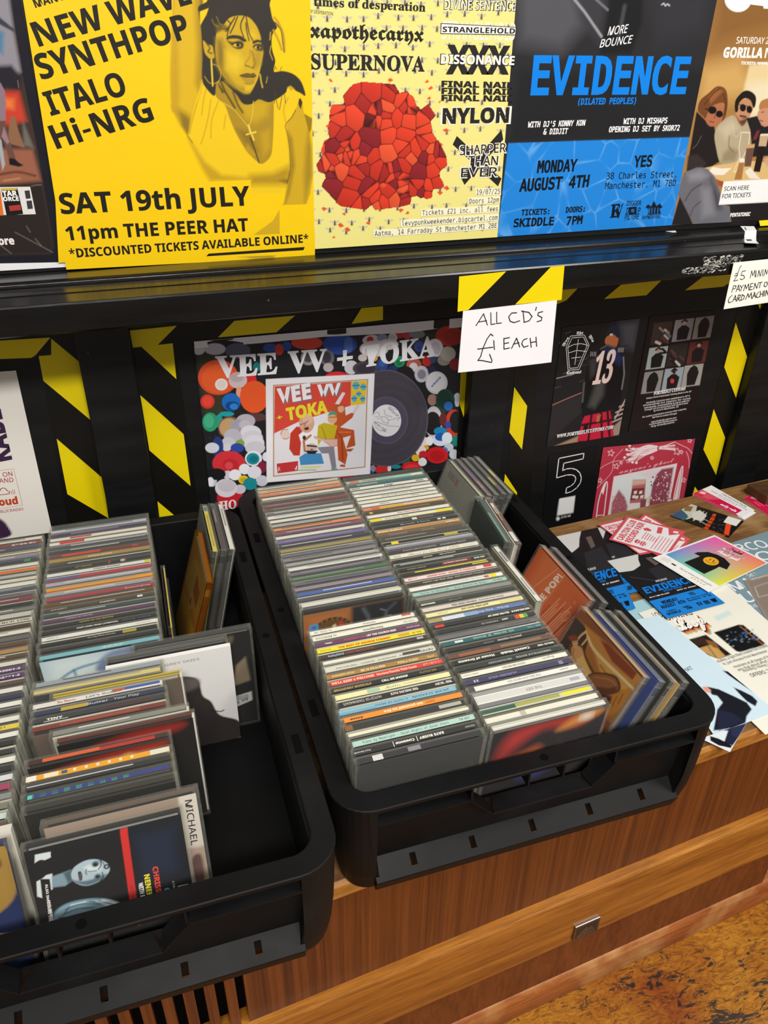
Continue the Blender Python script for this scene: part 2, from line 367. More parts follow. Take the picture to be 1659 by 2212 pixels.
# drawings traced in metres on each sheet (units 0.1 mm)
PRINTS=[
{'n':'poster','pl':'y','v':0.0725,'o':[-0.0627,0.8958],'q':[(87,2797,),(3038,2903,),(2991,-36,),(0,0,)],'b':'f8cd0a','st':8,'ops':[('p','ddb51f',5,0,[1558,2728,1820,2737,1838,2549,1801,2339,1788,2081,1773,1940,1724,1815,1658,1679,1576,1449,1551,1384,1484,1497,1419,1626,1418,1770,1444,1991,1488,2249,1534,2501],),('p','b3901f',67,0,[1777,2735,1825,2737,1841,2508,1773,1940,1724,1815,1693,1904,1752,2253,1761,2506],),('p','a98a20',70,0,[1416,1680,1493,1653,1597,1588,1559,1393,1484,1497],),('s','c9a31e',23,0,17,[1554,2664,1488,2249,1444,1991,1423,1770,1419,1626],),('p','c9a11f',57,0,[1509,2417,1567,2419,1513,1815,1467,1607,1413,1653,1433,1903],),('p','8f7322',40,0,[1507,1598,1592,1551,1573,1430,1551,1386,1502,1478],),('p','8a7024',25,0,[1825,2721,1867,2722,1814,2254,1776,1940,1758,1940,1803,2339],),('p','f0c91c',6,0,[1778,1940,1800,1869,1903,1778,1969,1714,2007,1668,2047,1537,2108,1385,2211,1208,2344,1077,2410,1075,2492,1143,2523,1281,2550,1532,2562,1731,2719,1814,2849,1814,2868,1749,2819,1635,2689,1483,2706,1386,2731,1217,2719,986,2677,843,2648,730,2219,746,2230,889,1751,899,1690,1025,1549,1356,1576,1449,1658,1679,1724,1815],),('p','c7a01c',61,0,[1549,1356,1594,1298,1719,1102,1897,959,2221,919,2230,889,1751,899,1679,1025],),('p','b5911c',88,0,[2224,950,2503,962,2699,1037,2718,965,2664,823,2226,838],),('p','8a7020',33,0,[2576,877,2680,895,2707,986,2722,935,2688,832],),('s','c19b1c',14,1,9,[1809,1851,1767,1742,1729,1587],),('s','c19b1c',14,1,9,[1848,1742,1799,1558,1727,1372,1688,1296],),('s','c19b1c',14,1,9,[1929,1724,1838,1539,1808,1351],),('s','c19b1c',14,1,9,[1691,1706,1622,1542,1575,1402],),('s','c19b1c',14,1,9,[1999,1585,1965,1444],),('s','c19b1c',15,1,10,[2737,1758,2677,1646,2691,1512],),('s','5a4a20',8,0,8,[1550,1379,1565,1355,1595,1307],),('s','d0aa20',8,0,9,[1777,1931,1744,1815,1665,1652,1581,1449,1555,1384],),('p','cfa91f',5,0,[2868,1749,2905,1711,2916,1596,2966,1431,2992,1232,2992,926,2960,718,2857,487,2703,232,2426,-54,1989,19,2204,259,2468,419,2619,625,2676,822,2724,986,2730,1198,2717,1385,2695,1478,2819,1635],),('p','97791f',55,0,[2708,1415,2759,1336,2778,1035,2694,728,2642,625,2724,986,2730,1198],),('p','a88820',67,0,[2966,1431,2997,1232,2992,926,2886,615,2888,930,2923,1234],),('p','a98a22',70,0,[2807,424,2667,234,2416,-19,2150,9,2451,157,2675,387],),('p','403820',6,0,[2862,1744,2885,1753,2905,1711,2879,1635,2854,1692],),('s','6d5a20',8,1,9,[2819,1635,2771,1559,2689,1478,2706,1386,2725,1218,2721,986,2677,843],),('p','97791f',8,0,[2916,1596,3015,1542,2999,1430,2975,1382,2945,1490],),('p','ad8c22',7,1,[1926,1905,2032,1941,2293,1833,2500,1759,2558,1740,2552,1532,2523,1281,2493,1153,2410,1077,2344,1079,2211,1208,2108,1385,2047,1537,2007,1668,1969,1714,1904,1783],),('p','caa520',94,0,[2156,1704,2392,1741,2519,1722,2477,1581,2332,1506,2228,1554],),('p','8d7222',74,0,[2113,1442,2260,1411,2331,1206,2244,1208],),('p','c29d20',65,0,[2388,1390,2500,1437,2498,1242,2404,1155],),('p','bd981f',43,0,[2228,1286,2306,1167,2262,1158,2202,1228],),('s','463c20',10,1,15,[2261,1354,2292,1266,2323,1167,2347,1082],),('s','4a3f20',18,1,20,[1974,1923,2020,1815,2110,1658],),('s','5a4a20',16,1,19,[2103,1815,2145,1695,2196,1611],),('p','55471f',20,0,[1944,1878,1978,1806,2019,1806,1947,1905],),('p','35322b',4,1,[1806,2613,1894,2658,1988,2726,2545,2743,2579,2644,2602,2526,2649,2450,2593,2379,2577,2292,2584,2213,2608,2124,2586,2021,2687,2026,2804,1999,2888,1935,2928,1852,2941,1777,2882,1805,2828,1828,2776,1870,2731,1852,2707,1805,2584,1735,2497,1712,2392,1741,2303,1694,2208,1699,2142,1787,2075,1851,1989,1923,1926,1905,1893,1778,1809,1851,1773,1940,1800,2168,1809,2322,1811,2432,1803,2540],),('p','f8cd0a',5,0,[1816,2569,1912,2602,1882,2542,1842,2491,1808,2445],),('s','b9962a',16,1,23,[2624,2535,2672,2476,2717,2364,2719,2215],),('s','b9962a',16,1,23,[2606,2414,2652,2328,2689,2232],),('s','b9962a',16,1,23,[2650,2467,2699,2416,2708,2285],),('s','3f382a',6,1,9,[2631,2492,2689,2416,2705,2294,2714,2206],),('s','c5a22c',8,0,12,[2571,2396,2560,2327],),('s','c5a22c',8,0,9,[2565,2265,2550,2204,2577,2133],),('s','4a4228',5,0,8,[2595,1735,2611,1646],),('s','4a4228',5,0,8,[2662,1768,2627,1636],),('s','4a4228',5,0,8,[2695,1786,2702,1702],),('s','4a4228',5,0,7,[2592,2034,2605,2070,2624,2034],),('s','4a4228',5,0,7,[2656,2030,2679,2066],),('s','4a4228',5,0,8,[2904,1814,2925,1781],),('s','4a4228',5,0,8,[2589,1814,2571,1703],),('p','c9a428',15,0,[2732,1865,2771,1879,2813,1847,2774,1828],),('p','cba524',5,1,[1822,2306,1863,2272,1916,2256,1925,2196,1931,2152,1889,2134,1851,2160,1826,2203],),('s','5f4f22',11,1,14,[1863,2272,1889,2238,1866,2203,1904,2187],),('p','d0ab22',5,1,[1980,2393,2038,2428,2136,2523,2308,2540,2404,2470,2453,2368,2462,2281,2475,2211,2449,2105,2409,1979,2360,1888,2296,1807,2228,1804,2148,1851,2051,1923,1987,2003,1950,2091,1947,2239],),('p','8e7424',75,0,[1963,2325,2027,2318,2057,2206,2020,2030,2129,1869,2051,1923,1987,2003,1945,2091],),('p','a88a24',51,0,[2030,1923,2170,1869,2294,1851,2291,1810,2228,1804,2128,1860],),('p','e6c22a',91,0,[2057,2206,2198,2190,2252,2103,2160,1995,2063,2048],),('p','e3bf28',61,0,[2255,2382,2378,2401,2415,2350,2331,2323],),('p','b79527',51,0,[2384,2210,2467,2211,2438,2087,2371,2033,2357,2122],),('p','dfba28',31,0,[2244,1878,2339,1888,2292,1824,2240,1824],),('p','6a5922',29,0,[1971,2461,2080,2455,2115,2405,2035,2403,1973,2376],),('s','35322b',7,1,13,[2299,2552,2253,2484,2243,2424,2267,2348],),('s','35322b',7,1,13,[2310,2540,2321,2451,2335,2375,2367,2315],),('s','35322b',7,1,13,[2217,2534,2169,2448,2123,2379],),('s','35322b',7,1,13,[2186,2524,2119,2439,2086,2353],),('s','35322b',6,1,13,[2104,2497,2131,2464,2075,2395],),('s','35322b',7,1,13,[2303,2477,2307,2400,2325,2314],),('s','9a7e28',6,1,7,[1936,2502,1961,2452,1999,2436],),('s','9a7e28',6,1,7,[1988,2528,2021,2462,2080,2450],),('s','9a7e28',6,1,7,[2038,2428,2119,2447],),('p','3b352a',10,1,[2077,2318,2090,2349,2152,2363,2232,2357,2281,2331,2297,2307,2258,2303,2209,2325,2129,2328],),('p','4a4128',22,1,[2082,2310,2146,2298,2218,2312,2262,2287,2243,2239,2181,2235,2123,2268],),('p','3b352a',10,1,[2366,2306,2419,2324,2475,2312,2478,2290,2422,2300,2369,2284],),('p','51472a',20,1,[2363,2262,2400,2285,2472,2282,2477,2225,2426,2215,2376,2236],),('e','dcb932',5,2186,2267,41,1,-1,-17,),('e','2e2a24',4,2197,2270,20,0,-1,-17,),('e','dcb932',5,2413,2250,33,0,-1,-15,),('e','2e2a24',4,2421,2250,18,0,-1,-16,),('s','2e2a24',5,1,9,[2139,2278,2171,2294,2216,2291,2253,2261],),('s','2e2a24',5,1,9,[2372,2254,2404,2272,2460,2260],),('s','3d362a',8,1,8,[2147,2255,2192,2238,2243,2248],),('s','a98b26',16,1,12,[2329,2227,2318,2157,2262,2094,2270,2072],),('s','9a7d26',20,1,21,[2353,2210,2368,2131,2370,2086,2347,2055],),('s','5c4d24',8,1,10,[2265,2078,2296,2068,2316,2061],),('s','6d5b25',10,0,10,[2331,2055,2357,2052],),('p','6b5824',7,1,[2188,1978,2254,1999,2291,2003,2316,1996,2353,2004,2379,1977,2344,1956,2282,1962,2240,1960],),('p','b59429',8,1,[2199,1967,2271,1951,2349,1953,2375,1970,2352,1920,2298,1895,2252,1906],),('s','3d3526',5,1,6,[2195,1976,2251,1962,2303,1958,2377,1973],),('s','8a7026',10,1,8,[2246,1901,2303,1892,2346,1911],),('s','efcf40',3,0,16,[1893,2126,1888,2029,1883,1878],),('s','cfae34',3,1,6,[1904,2086,1962,2061,1984,1994,1960,1932,1905,1900,1845,1909,1801,1967],),('s','cfae34',3,0,15,[2425,1988,2431,1924,2443,1862],),('s','d8b838',3,0,6,[2505,1966,2499,1934,2488,1906],),('s','efcc45',4,1,6,[1969,1714,2059,1668,2108,1630,2165,1564,2243,1469],),('s','efcc45',4,1,6,[2327,1722,2314,1629,2292,1544,2271,1483],),('s','f2d24a',3,0,21,[2252,1478,2266,1421,2288,1363,2302,1322],),('s','f2d24a',3,0,17,[2221,1381,2333,1408],),('s','5f4f22',6,0,6,[2255,1354,2273,1305,2306,1314],),('s','4a3f22',3,0,4,[2224,1369,2269,1387,2290,1319],),('P','f8cd0a',[1547,887,2232,895,2227,519,2176,508,2215,267,3002,260,2992,-7,-70,82,43,887],),('P','f8cd0a',[2564,599,2914,596,2899,247,2548,256],),('t','1f1c14','I','NEW WAVE',151,2225,1747,2642,99,2427,),('t','1f1c14','I','SYNTHPOP',118,1929,1697,2335,62,2145,),('t','1f1c14','I','ITALO',144,1595,962,1795,91,1812,),('t','1f1c14','I','Hi-NRG',141,1274,1210,1547,85,1494,),('t','1f1c14','I','MANCHESTER',185,2558,847,2739,167,2626,),('t','1f1c14','I','SAT 19th JULY',62,610,2208,614,61,826,),('t','1f1c14','I','11pm THE PEER HAT',65,324,2161,318,65,474,),('t','1f1c14','I','*DISCOUNTED TICKETS AVAILABLE ONLINE*',62,129,2915,142,62,228,),('P','1f1c14',[1617,50,1651,80,2862,88,2843,50],)],'rough':0.38,'cat':'poster','grp':'gig posters above the ledge','label':'bright yellow club night poster with a duotone woman in a scoop-neck top'},
{'n':'poster','pl':'y','v':0.0732,'o':[0.2367,0.9011],'q':[(-8,2895,),(2595,2992,),(2602,4,),(0,0,)],'b':'eee489','st':8,'ops':[('b',145,2826,),('b',346,2835,),('b',531,2835,),('b',765,2832,),('b',961,2863,),('b',1158,2871,),('b',1351,2888,),('b',1565,2868,),('b',1804,2884,),('b',2018,2918,),('b',2218,2912,),('b',2460,2915,),('b',78,2709,),('b',262,2697,),('b',457,2724,),('b',656,2736,),('b',878,2718,),('b',1068,2748,),('b',1291,2748,),('b',1502,2748,),('b',1700,2773,),('b',1921,2783,),('b',2121,2798,),('b',2371,2819,),('b',130,2602,),('b',337,2614,),('b',544,2630,),('b',768,2645,),('b',950,2654,),('b',1167,2660,),('b',1367,2651,),('b',1579,2668,),('b',1820,2696,),('b',2003,2699,),('b',2257,2695,),('b',2458,2715,),('b',42,2487,),('b',234,2486,),('b',468,2485,),('b',665,2493,),('b',842,2526,),('b',1090,2517,),('b',1278,2518,),('b',1501,2531,),('b',1703,2564,),('b',1929,2575,),('b',2151,2552,),('b',2371,2598,),('b',122,2375,),('b',351,2376,),('b',535,2393,),('b',768,2389,),('b',945,2409,),('b',1149,2413,),('b',1389,2422,),('b',1580,2416,),('b',1810,2404,),('b',2026,2430,),('b',2280,2444,),('b',2519,2450,),('b',34,2202,),('b',226,2208,),('b',438,2196,),('b',668,2218,),('b',845,2233,),('b',1065,2242,),('b',1280,2222,),('b',1493,2261,),('b',1748,2248,),('b',1975,2262,),('b',2199,2258,),('b',2424,2262,),('b',130,2087,),('b',321,2062,),('b',556,2066,),('b',742,2081,),('b',974,2088,),('b',1190,2098,),('b',1401,2097,),('b',1605,2093,),('b',1858,2134,),('b',2088,2104,),('b',2302,2148,),('b',2546,2151,),('b',52,1937,),('b',220,1961,),('b',450,1950,),('b',664,1941,),('b',854,1982,),('b',1099,1987,),('b',1315,1988,),('b',1535,1966,),('b',1762,1980,),('b',1988,2000,),('b',2210,2000,),('b',2456,1987,),('b',118,1761,),('b',308,1784,),('b',541,1769,),('b',765,1768,),('b',950,1782,),('b',1196,1779,),('b',1385,1769,),('b',1645,1804,),('b',1861,1796,),('b',2103,1803,),('b',2313,1799,),('b',2583,1820,),('b',6,1634,),('b',245,1640,),('b',437,1629,),('b',665,1664,),('b',885,1662,),('b',1080,1638,),('b',1307,1642,),('b',1521,1642,),('b',1748,1675,),('b',1994,1670,),('b',2233,1649,),('b',2476,1691,),('b',103,1514,),('b',321,1508,),('b',534,1537,),('b',739,1507,),('b',963,1512,),('b',1212,1519,),('b',1424,1522,),('b',1636,1511,),('b',1875,1513,),('b',2102,1517,),('b',2362,1530,),('b',2586,1553,),('b',21,1328,),('b',228,1338,),('b',417,1339,),('b',665,1337,),('b',889,1330,),('b',1098,1331,),('b',1325,1343,),('b',1546,1307,),('b',1768,1320,),('b',2010,1336,),('b',2233,1349,),('b',2524,1313,),('b',110,1097,),('b',332,1123,),('b',534,1108,),('b',754,1088,),('b',986,1085,),('b',1184,1099,),('b',1440,1093,),('b',1672,1088,),('b',1894,1083,),('b',2139,1096,),('b',2407,1090,),('b',-14,888,),('b',230,873,),('b',424,893,),('b',664,896,),('b',871,906,),('b',1089,880,),('b',1344,873,),('b',1564,855,),('b',1813,889,),('b',2031,849,),('b',2321,847,),('b',2549,873,),('b',66,674,),('b',290,639,),('b',543,640,),('b',736,662,),('b',972,625,),('b',1198,628,),('b',1458,634,),('b',1710,642,),('b',1932,643,),('b',2158,646,),('b',2419,636,),('b',-32,460,),('b',207,461,),('b',428,445,),('b',665,450,),('b',881,446,),('b',1122,447,),('b',1349,460,),('b',1606,438,),('b',1812,448,),('b',2099,436,),('b',2328,410,),('b',67,330,),('b',274,303,),('b',500,292,),('b',736,323,),('b',1002,283,),('b',1210,290,),('b',1462,275,),('b',1693,263,),('b',1980,259,),('b',2229,240,),('b',2457,238,),('b',-49,216,),('b',210,222,),('b',424,187,),('b',652,220,),('b',887,202,),('b',1134,174,),('b',1349,156,),('b',1607,174,),('b',1867,138,),('b',2122,130,),('b',2365,131,),('v',['e24528','d93b22','c8321f','a82622','8a1f26','e2532f'],'3a0c0e',129,7,0.06,[293,1558,400,1762,660,1817,1085,1791,1416,1656,1583,1457,1594,1237,1729,1025,1773,760,1574,599,1188,512,769,479,379,545,147,716,119,955,47,1142,112,1292,262,1365],),('p','e2552e',0,0,[228,1888,258,1899,288,1870,264,1861],),('p','e2552e',0,0,[964,1891,1003,1911,1042,1884,990,1864],),('p','e2552e',0,0,[1442,1863,1480,1896,1503,1867,1467,1858],),('p','e2552e',0,0,[1488,1795,1531,1827,1562,1805,1516,1782],),('p','e2552e',0,0,[1627,1645,1661,1670,1671,1661,1657,1643],),('p','e2552e',0,0,[1476,1690,1517,1714,1538,1698,1512,1676],),('p','e2552e',0,0,[185,1403,204,1421,237,1409,205,1388],),('p','e2552e',0,0,[1707,1344,1759,1361,1795,1342,1768,1307],),('p','e2552e',0,0,[1674,1192,1697,1197,1730,1168,1708,1163],),('p','e2552e',0,0,[884,723,920,752,970,724,926,696],),('p','e2552e',0,0,[311,283,353,303,400,259,343,243],),('p','e2552e',0,0,[394,224,443,248,483,209,450,187],),('p','e2552e',0,0,[235,122,255,149,283,124,245,117],),('p','e2552e',0,0,[1130,423,1166,440,1212,422,1166,386],),('p','e2552e',0,0,[1228,368,1264,403,1290,384,1275,362],),('p','e2552e',0,0,[369,413,409,422,421,390,400,387],),('p','e2552e',0,0,[1751,673,1810,690,1846,651,1806,630],),('p','e2552e',0,0,[1668,616,1706,632,1756,610,1713,576],),('p','e2552e',0,0,[686,279,721,304,757,270,732,256],),('p','e2552e',0,0,[102,488,135,501,178,478,132,449],),('t','23211f','s','times of desperation',83,2603,1425,2583,84,2688,),('t','23211f','f','xapothecaryx',23,2304,1414,2286,25,2453,),('t','23211f','s','SUPERNOVA',28,1994,1437,1980,29,2148,),('t','23211f','n','OF DESPERATION',28,2536,302,2517,30,2568,),('t','23211f','B','DIVINE SENTENCE',1654,2611,2608,2619,1653,2711,),('t','f2efe0','n','DIVINE SENTENCE',1662,2616,2598,2624,1661,2706,),('t','f4f0de','n','STRANGLEHOLD',1642,2318,2622,2315,1643,2500,),('P','1c1b1a',[1623,2475,2630,2457,2631,2370,1625,2366],),('P','f5f3ea',[1634,2467,2619,2450,2621,2379,1634,2374],),('t','23211f','I','STRANGLEHOLD',1651,2386,2616,2387,1651,2442,),('t','23211f','B','XXX',1716,1962,2576,1963,1716,2260,),('t','23211f','B','DISSONANCE',1634,2056,2653,2050,1635,2166,),('t','f7f5ee','I','DISSONANCE',1646,2063,2640,2057,1647,2159,),('t','23211f','B','FINAL NAIL',1665,1818,2652,1804,1666,1884,),('t','23211f','B','FINAL NAIL',1669,1743,2660,1730,1670,1809,),('t','23211f','B','FINAL NAIL',1673,1668,2668,1655,1673,1734,),('t','f3efdc','B','NYLON',1671,1401,2660,1406,1670,1599,),('t','23211f','B','NYLON',1699,1416,2628,1420,1698,1587,),('P','23211f',[1857,1176,1909,1272,2593,751,2550,658],),('P','23211f',[2536,1335,2572,1220,2057,692,1990,795],),('t','f4f2e6','B','SHARPER',1948,1040,2641,1061,1944,1167,),('t','23211f','n','SHARPER',1963,1049,2623,1071,1959,1157,),('t','f4f2e6','B','THAN',2071,916,2537,907,2073,1046,),('t','23211f','n','THAN',2086,926,2519,918,2088,1036,),('t','f4f2e6','B','EVER',1981,777,2546,773,1982,908,),('t','23211f','n','EVER',1996,787,2528,784,1997,897,),('P','f7f2d2',[2217,638,2596,637,2605,550,2223,552],),('t','23211f','m','19/07/25',2239,565,2586,564,2239,628,),('P','f7f2d2',[2119,530,2589,533,2598,445,2125,443],),('t','23211f','m','Doors 12pm',2141,456,2580,459,2140,519,),('P','f7f2d2',[1448,414,2586,420,2594,331,1451,328],),('t','23211f','m','Tickets £21 inc. all fees',1467,341,2576,346,1466,403,),('P','f7f2d2',[1168,298,2590,308,2599,218,1170,211],),('t','23211f','m','levypunkweekender.bigcartel.com',1185,224,2580,233,1185,287,),('P','f7f2d2',[792,189,2589,205,2598,114,793,102],),('t','23211f','m','Aatma, 14 Farraday St Manchester M1 2BE',808,115,2579,130,808,178,)],'rough':0.45,'cat':'poster','grp':'gig posters above the ledge','label':'pale yellow punk weekender poster covered in bees with a heap of red rubble'},
{'n':'poster','pl':'y','v':0.0748,'o':[0.4975,0.9014],'q':[(-58,2991,),(2950,3104,),(2908,10,),(0,0,)],'b':'2a2a2d','st':10,'ops':[('p','55555a',270,0,[-3,2895,774,2922,986,2496,689,2222,88,2285],),('p','3a3a3e',141,0,[774,2922,1248,2938,1240,2303,986,2496],),('p','1c1c1f',72,0,[1296,2940,1786,2957,1830,2514,1742,2199,1263,2175,1304,2503],),('p','333337',303,0,[1876,2890,2828,2921,2825,2442,2133,2317],),('p','222225',142,0,[120,1999,2994,2019,3044,1195,65,1165],),('s','9a9a9f',16,0,31,[719,2819,963,2636,1257,2379],),('s','77777b',19,0,24,[1030,2811,1299,2663],),('s','4c4c50',49,0,45,[1539,2704,1520,2417],),('s','cfcfd2',7,0,13,[2093,2741,2123,2756,2155,2728,2176,2750,2219,2734],),('P','2186dd',[52,1171,2974,1197,2908,10,0,0],),('c','7cc0f6',[52,1171,2974,1197,2908,10,0,0],26,5,),('t','f4f4f4','n','MORE',1344,2392,1624,2426,1361,2486,),('t','f4f4f4','n','BOUNCE',1248,2257,1713,2314,1267,2347,),('t','0a84ea','M','EVIDENCE',310,1740,2716,1752,309,2163,),('t','0a84ea','M','(DILATED PEOPLES)',1029,1612,1930,1620,1033,1686,),('t','f4f4f4','M',"WITH DJ'S KONNY KON",312,1353,1177,1367,319,1420,),('t','f4f4f4','M','& DIDJIT',554,1267,924,1270,560,1335,),('t','f4f4f4','M','WITH DJ MISHAPS',1776,1376,2495,1380,1779,1445,),('t','f4f4f4','M','OPENING DJ SET BY SKOR72',1565,1279,2723,1285,1568,1348,),('t','0e141c','M','MONDAY',520,803,1136,809,523,952,),('t','0e141c','M','AUGUST 4TH',274,577,1360,601,279,732,),('t','0e141c','M','YES',2056,830,2363,837,2048,976,),('t','0e141c','m','38 Charles Street,',1637,685,2821,676,1634,771,),('t','0e141c','m','Manchester. M1 7BD',1638,556,2838,559,1635,643,),('t','0e141c','M','TICKETS:',339,268,780,266,341,342,),('t','0e141c','M','SKIDDLE',236,120,873,117,240,229,),('t','0e141c','M','DOORS:',1047,271,1352,274,1047,346,),('t','0e141c','M','7PM',1077,107,1340,112,1077,219,),('t','0e141c','n','DIGGER',2046,322,2294,317,2043,386,),('t','0e141c','n','PICTURE',2051,126,2294,124,2048,204,),('t','0e141c','n','RHYMESAYERS',2356,121,2675,124,2353,172,),('t','0e141c','s','E',1793,170,1950,177,1786,347,),('t','0e141c','s','V',1878,107,1995,211,1872,257,),('p','0e141c',0,0,[2090,302,2228,301,2244,195,2106,197],),('e','2186dd',0,2167,249,26,-1,4,-21,),('e','0e141c',0,2167,249,12,-1,2,-9,),('t','0e141c','n','D',2058,208,2098,209,2057,292,),('t','0e141c','n','P',2260,204,2300,204,2259,289,),('p','0e141c',0,0,[2378,286,2413,325,2478,293,2505,372,2571,296,2622,330,2682,273,2634,252,2674,180,2563,176,2440,177,2445,248],),('s','2186dd',5,0,12,[2454,271,2464,201],),('s','2186dd',5,0,12,[2498,269,2508,199],),('s','2186dd',5,0,12,[2549,267,2558,197],),('s','2186dd',5,0,12,[2602,265,2612,195],)],'rough':0.32,'cat':'poster','grp':'gig posters above the ledge','label':'black and blue rap gig poster with heavy slanted blue title lettering'},
{'n':'poster','pl':'y','v':0.0756,'o':[0.7882,0.9024],'q':[(0,3086,),(1105,3128,),(1893,-13,),(0,0,)],'b':'a97c42','st':10,'ops':[('p','8a6030',416,0,[-100,3027,1037,3068,1240,2480,72,2218],),('p','cfa560',280,0,[15,2046,621,2150,1124,1719,65,1592],),('p','e3cc98',54,0,[807,2077,1360,2133,1620,1382,928,1389,801,1771],),('p','e8dcb8',166,0,[860,1849,1440,1902,1606,1423,954,1429],),('p','dcb878',15,0,[358,768,1013,864,1821,801,1908,549,753,572],),('p','211a19',14,0,[61,1508,244,1396,404,1341,500,1165,645,852,520,792,89,734,71,1159],),('p','352c2a',36,0,[63,942,215,959,414,837,358,768,82,762],),('s','6a625c',9,0,9,[225,1196,180,1089,121,1036],),('p','b26e4c',14,1,[231,1540,476,1604,551,1459,478,1340,337,1322,227,1422],),('p','744522',12,1,[80,1521,87,1644,205,1733,326,1815,478,1784,561,1642,582,1459,533,1339,530,1512,492,1610,320,1578,266,1513,236,1422,184,1449],),('p','9a6034',44,0,[219,1682,334,1784,449,1759,363,1682,277,1604],),('s','4a2a16',14,1,14,[172,1592,280,1720,370,1784],),('s','4a2a16',14,1,14,[461,1720,553,1590,563,1459],),('e','17110f',5,328,1523,73,0,13,-49,),('e','17110f',5,464,1473,64,-1,12,-44,),('s','17110f',3,0,14,[262,1527,204,1540],),('s','8a3f34',7,0,15,[320,1382,397,1368],),('s','8a5038',14,0,18,[400,1486,391,1421],),('p','b6a688',14,1,[453,1220,496,1340,650,1445,755,1437,916,1308,1008,1374,1142,1099,1127,932,932,845,680,827,521,1055],),('p','998868',76,0,[771,1037,955,991,921,852,677,837,681,956],),('p','c8ba9c',111,0,[512,1286,703,1391,844,1295,663,1149],),('s','7a6a4c',18,1,13,[726,1188,757,1051,863,979],),('p','c28d66',12,1,[707,1576,776,1642,947,1661,1044,1548,985,1388,893,1332,801,1390],),('p','5f4030',33,1,[777,1444,853,1389,977,1415,952,1341,880,1333],),('s','4f3424',11,0,24,[840,1446,913,1440,948,1429],),('s','a04a40',5,0,13,[878,1419,924,1416],),('p','1d1713',11,1,[700,1589,709,1668,806,1756,926,1756,1039,1693,1069,1588,1044,1548,962,1641,842,1667,770,1602,779,1510,737,1497],),('e','15100f',5,856,1549,54,0,15,-48,),('e','15100f',5,979,1527,51,0,15,-47,),('s','15100f',3,0,11,[774,1589,850,1582,989,1555],),('s','d8c8a0',5,1,7,[743,1350,789,1228,862,1173,900,1267],),('p','1f1b1c',15,0,[958,1415,1165,1447,1264,1317,1634,1340,1781,917,1234,901,1085,1251],),('p','7a2a30',15,0,[1162,1126,1200,1250,1256,1256,1235,1139],),('p','c98f70',13,1,[1151,1507,1235,1554,1388,1553,1449,1370,1317,1303,1162,1427],),('p','b07a44',13,1,[1158,1527,1161,1634,1331,1666,1434,1586,1451,1478,1294,1547],),('s','7a3a34',7,0,13,[1213,1386,1275,1374],),('s','4a2f24',7,0,11,[1209,1487,1254,1496],),('p','caa27e',19,0,[1440,868,1580,921,1700,804,1553,764],),('s','e8dcc0',7,0,13,[925,1226,947,1019,1000,906,944,709],),('s','e8dcc0',7,0,13,[1084,1224,1111,1044,1058,905,983,708],),('s','e8dcc0',7,0,13,[923,1233,1083,1227],),('s','e8dcc0',7,0,14,[944,709,994,705],),('p','6b4c3e',7,0,[1081,1031,1228,1042,1242,770,1118,773],),('p','c9a36a',7,0,[1076,1065,1221,1077,1229,1025,1084,1019],),('p','22140f',7,0,[1304,1047,1432,1040,1439,688,1314,699],),('p','c8a884',11,0,[1281,1193,1439,1198,1442,1040,1300,1046],),('p','e8dcc8',5,0,[1287,1207,1436,1208,1438,1183,1285,1182],),('p','a8763e',7,0,[1011,833,1104,830,1126,594,987,599],),('p','eee4d4',7,0,[996,890,1093,887,1104,830,1011,833],),('p','f0e8da',9,0,[483,723,538,783,700,759,894,761,773,669,610,674],),('p','ece2d2',9,0,[1155,703,1240,758,1342,683,1481,589,1268,606],),('p','6d6b72',14,0,[20,568,46,721,260,788,453,763,617,648,762,441,876,246,1010,225,1131,-53,405,-17,292,123,9,426],),('p','8b8a90',93,0,[115,705,343,755,498,666,381,612,177,605],),('p','4a4850',95,0,[545,636,765,397,883,186,765,191,624,417],),('p','85848a',114,0,[412,497,585,491,766,116,543,81],),('s','4c4a52',26,1,23,[162,333,248,474,396,555],),('s','4c4a52',27,1,19,[311,122,348,238,444,307],),('p','231f21',19,0,[0,0,53,395,292,123,405,-20],),('p','a0522a',15,0,[646,611,800,578,794,498,708,530],),('p','1f1a1a',15,0,[812,263,2008,260,2139,-118,1131,-53,1010,225],),('P','f6f5f3',[800,578,1895,586,2011,252,798,252],),('t','1a1a1a','n','SCAN HERE',838,446,1302,448,836,507,),('t','1a1a1a','n','FOR TICKETS',833,340,1368,345,831,402,),('e','fbfaf8',0,387,2825,220,7,43,-141,),('P','fbfaf8',[505,3094,1022,3113,1153,2732,839,2733,825,2761,612,2772],),('t','f7f4ee','n','SATURDAY 2',497,2327,1051,2331,495,2403,),('t','f7f4ee','B','GORILLA',324,2162,998,2165,320,2282,),('t','f7f4ee','n','M',1038,2164,1220,2163,1032,2282,),('t','f7f4ee','B','TICKETS: WWW.T',655,2082,1174,2078,653,2118,),('t','f7f4ee','B','PENTATONIC',1061,69,1447,67,1063,124,)],'rough':0.34,'cat':'poster','grp':'gig posters above the ledge','label':'brown band poster of three seated people, two in sunglasses, behind drinks'},
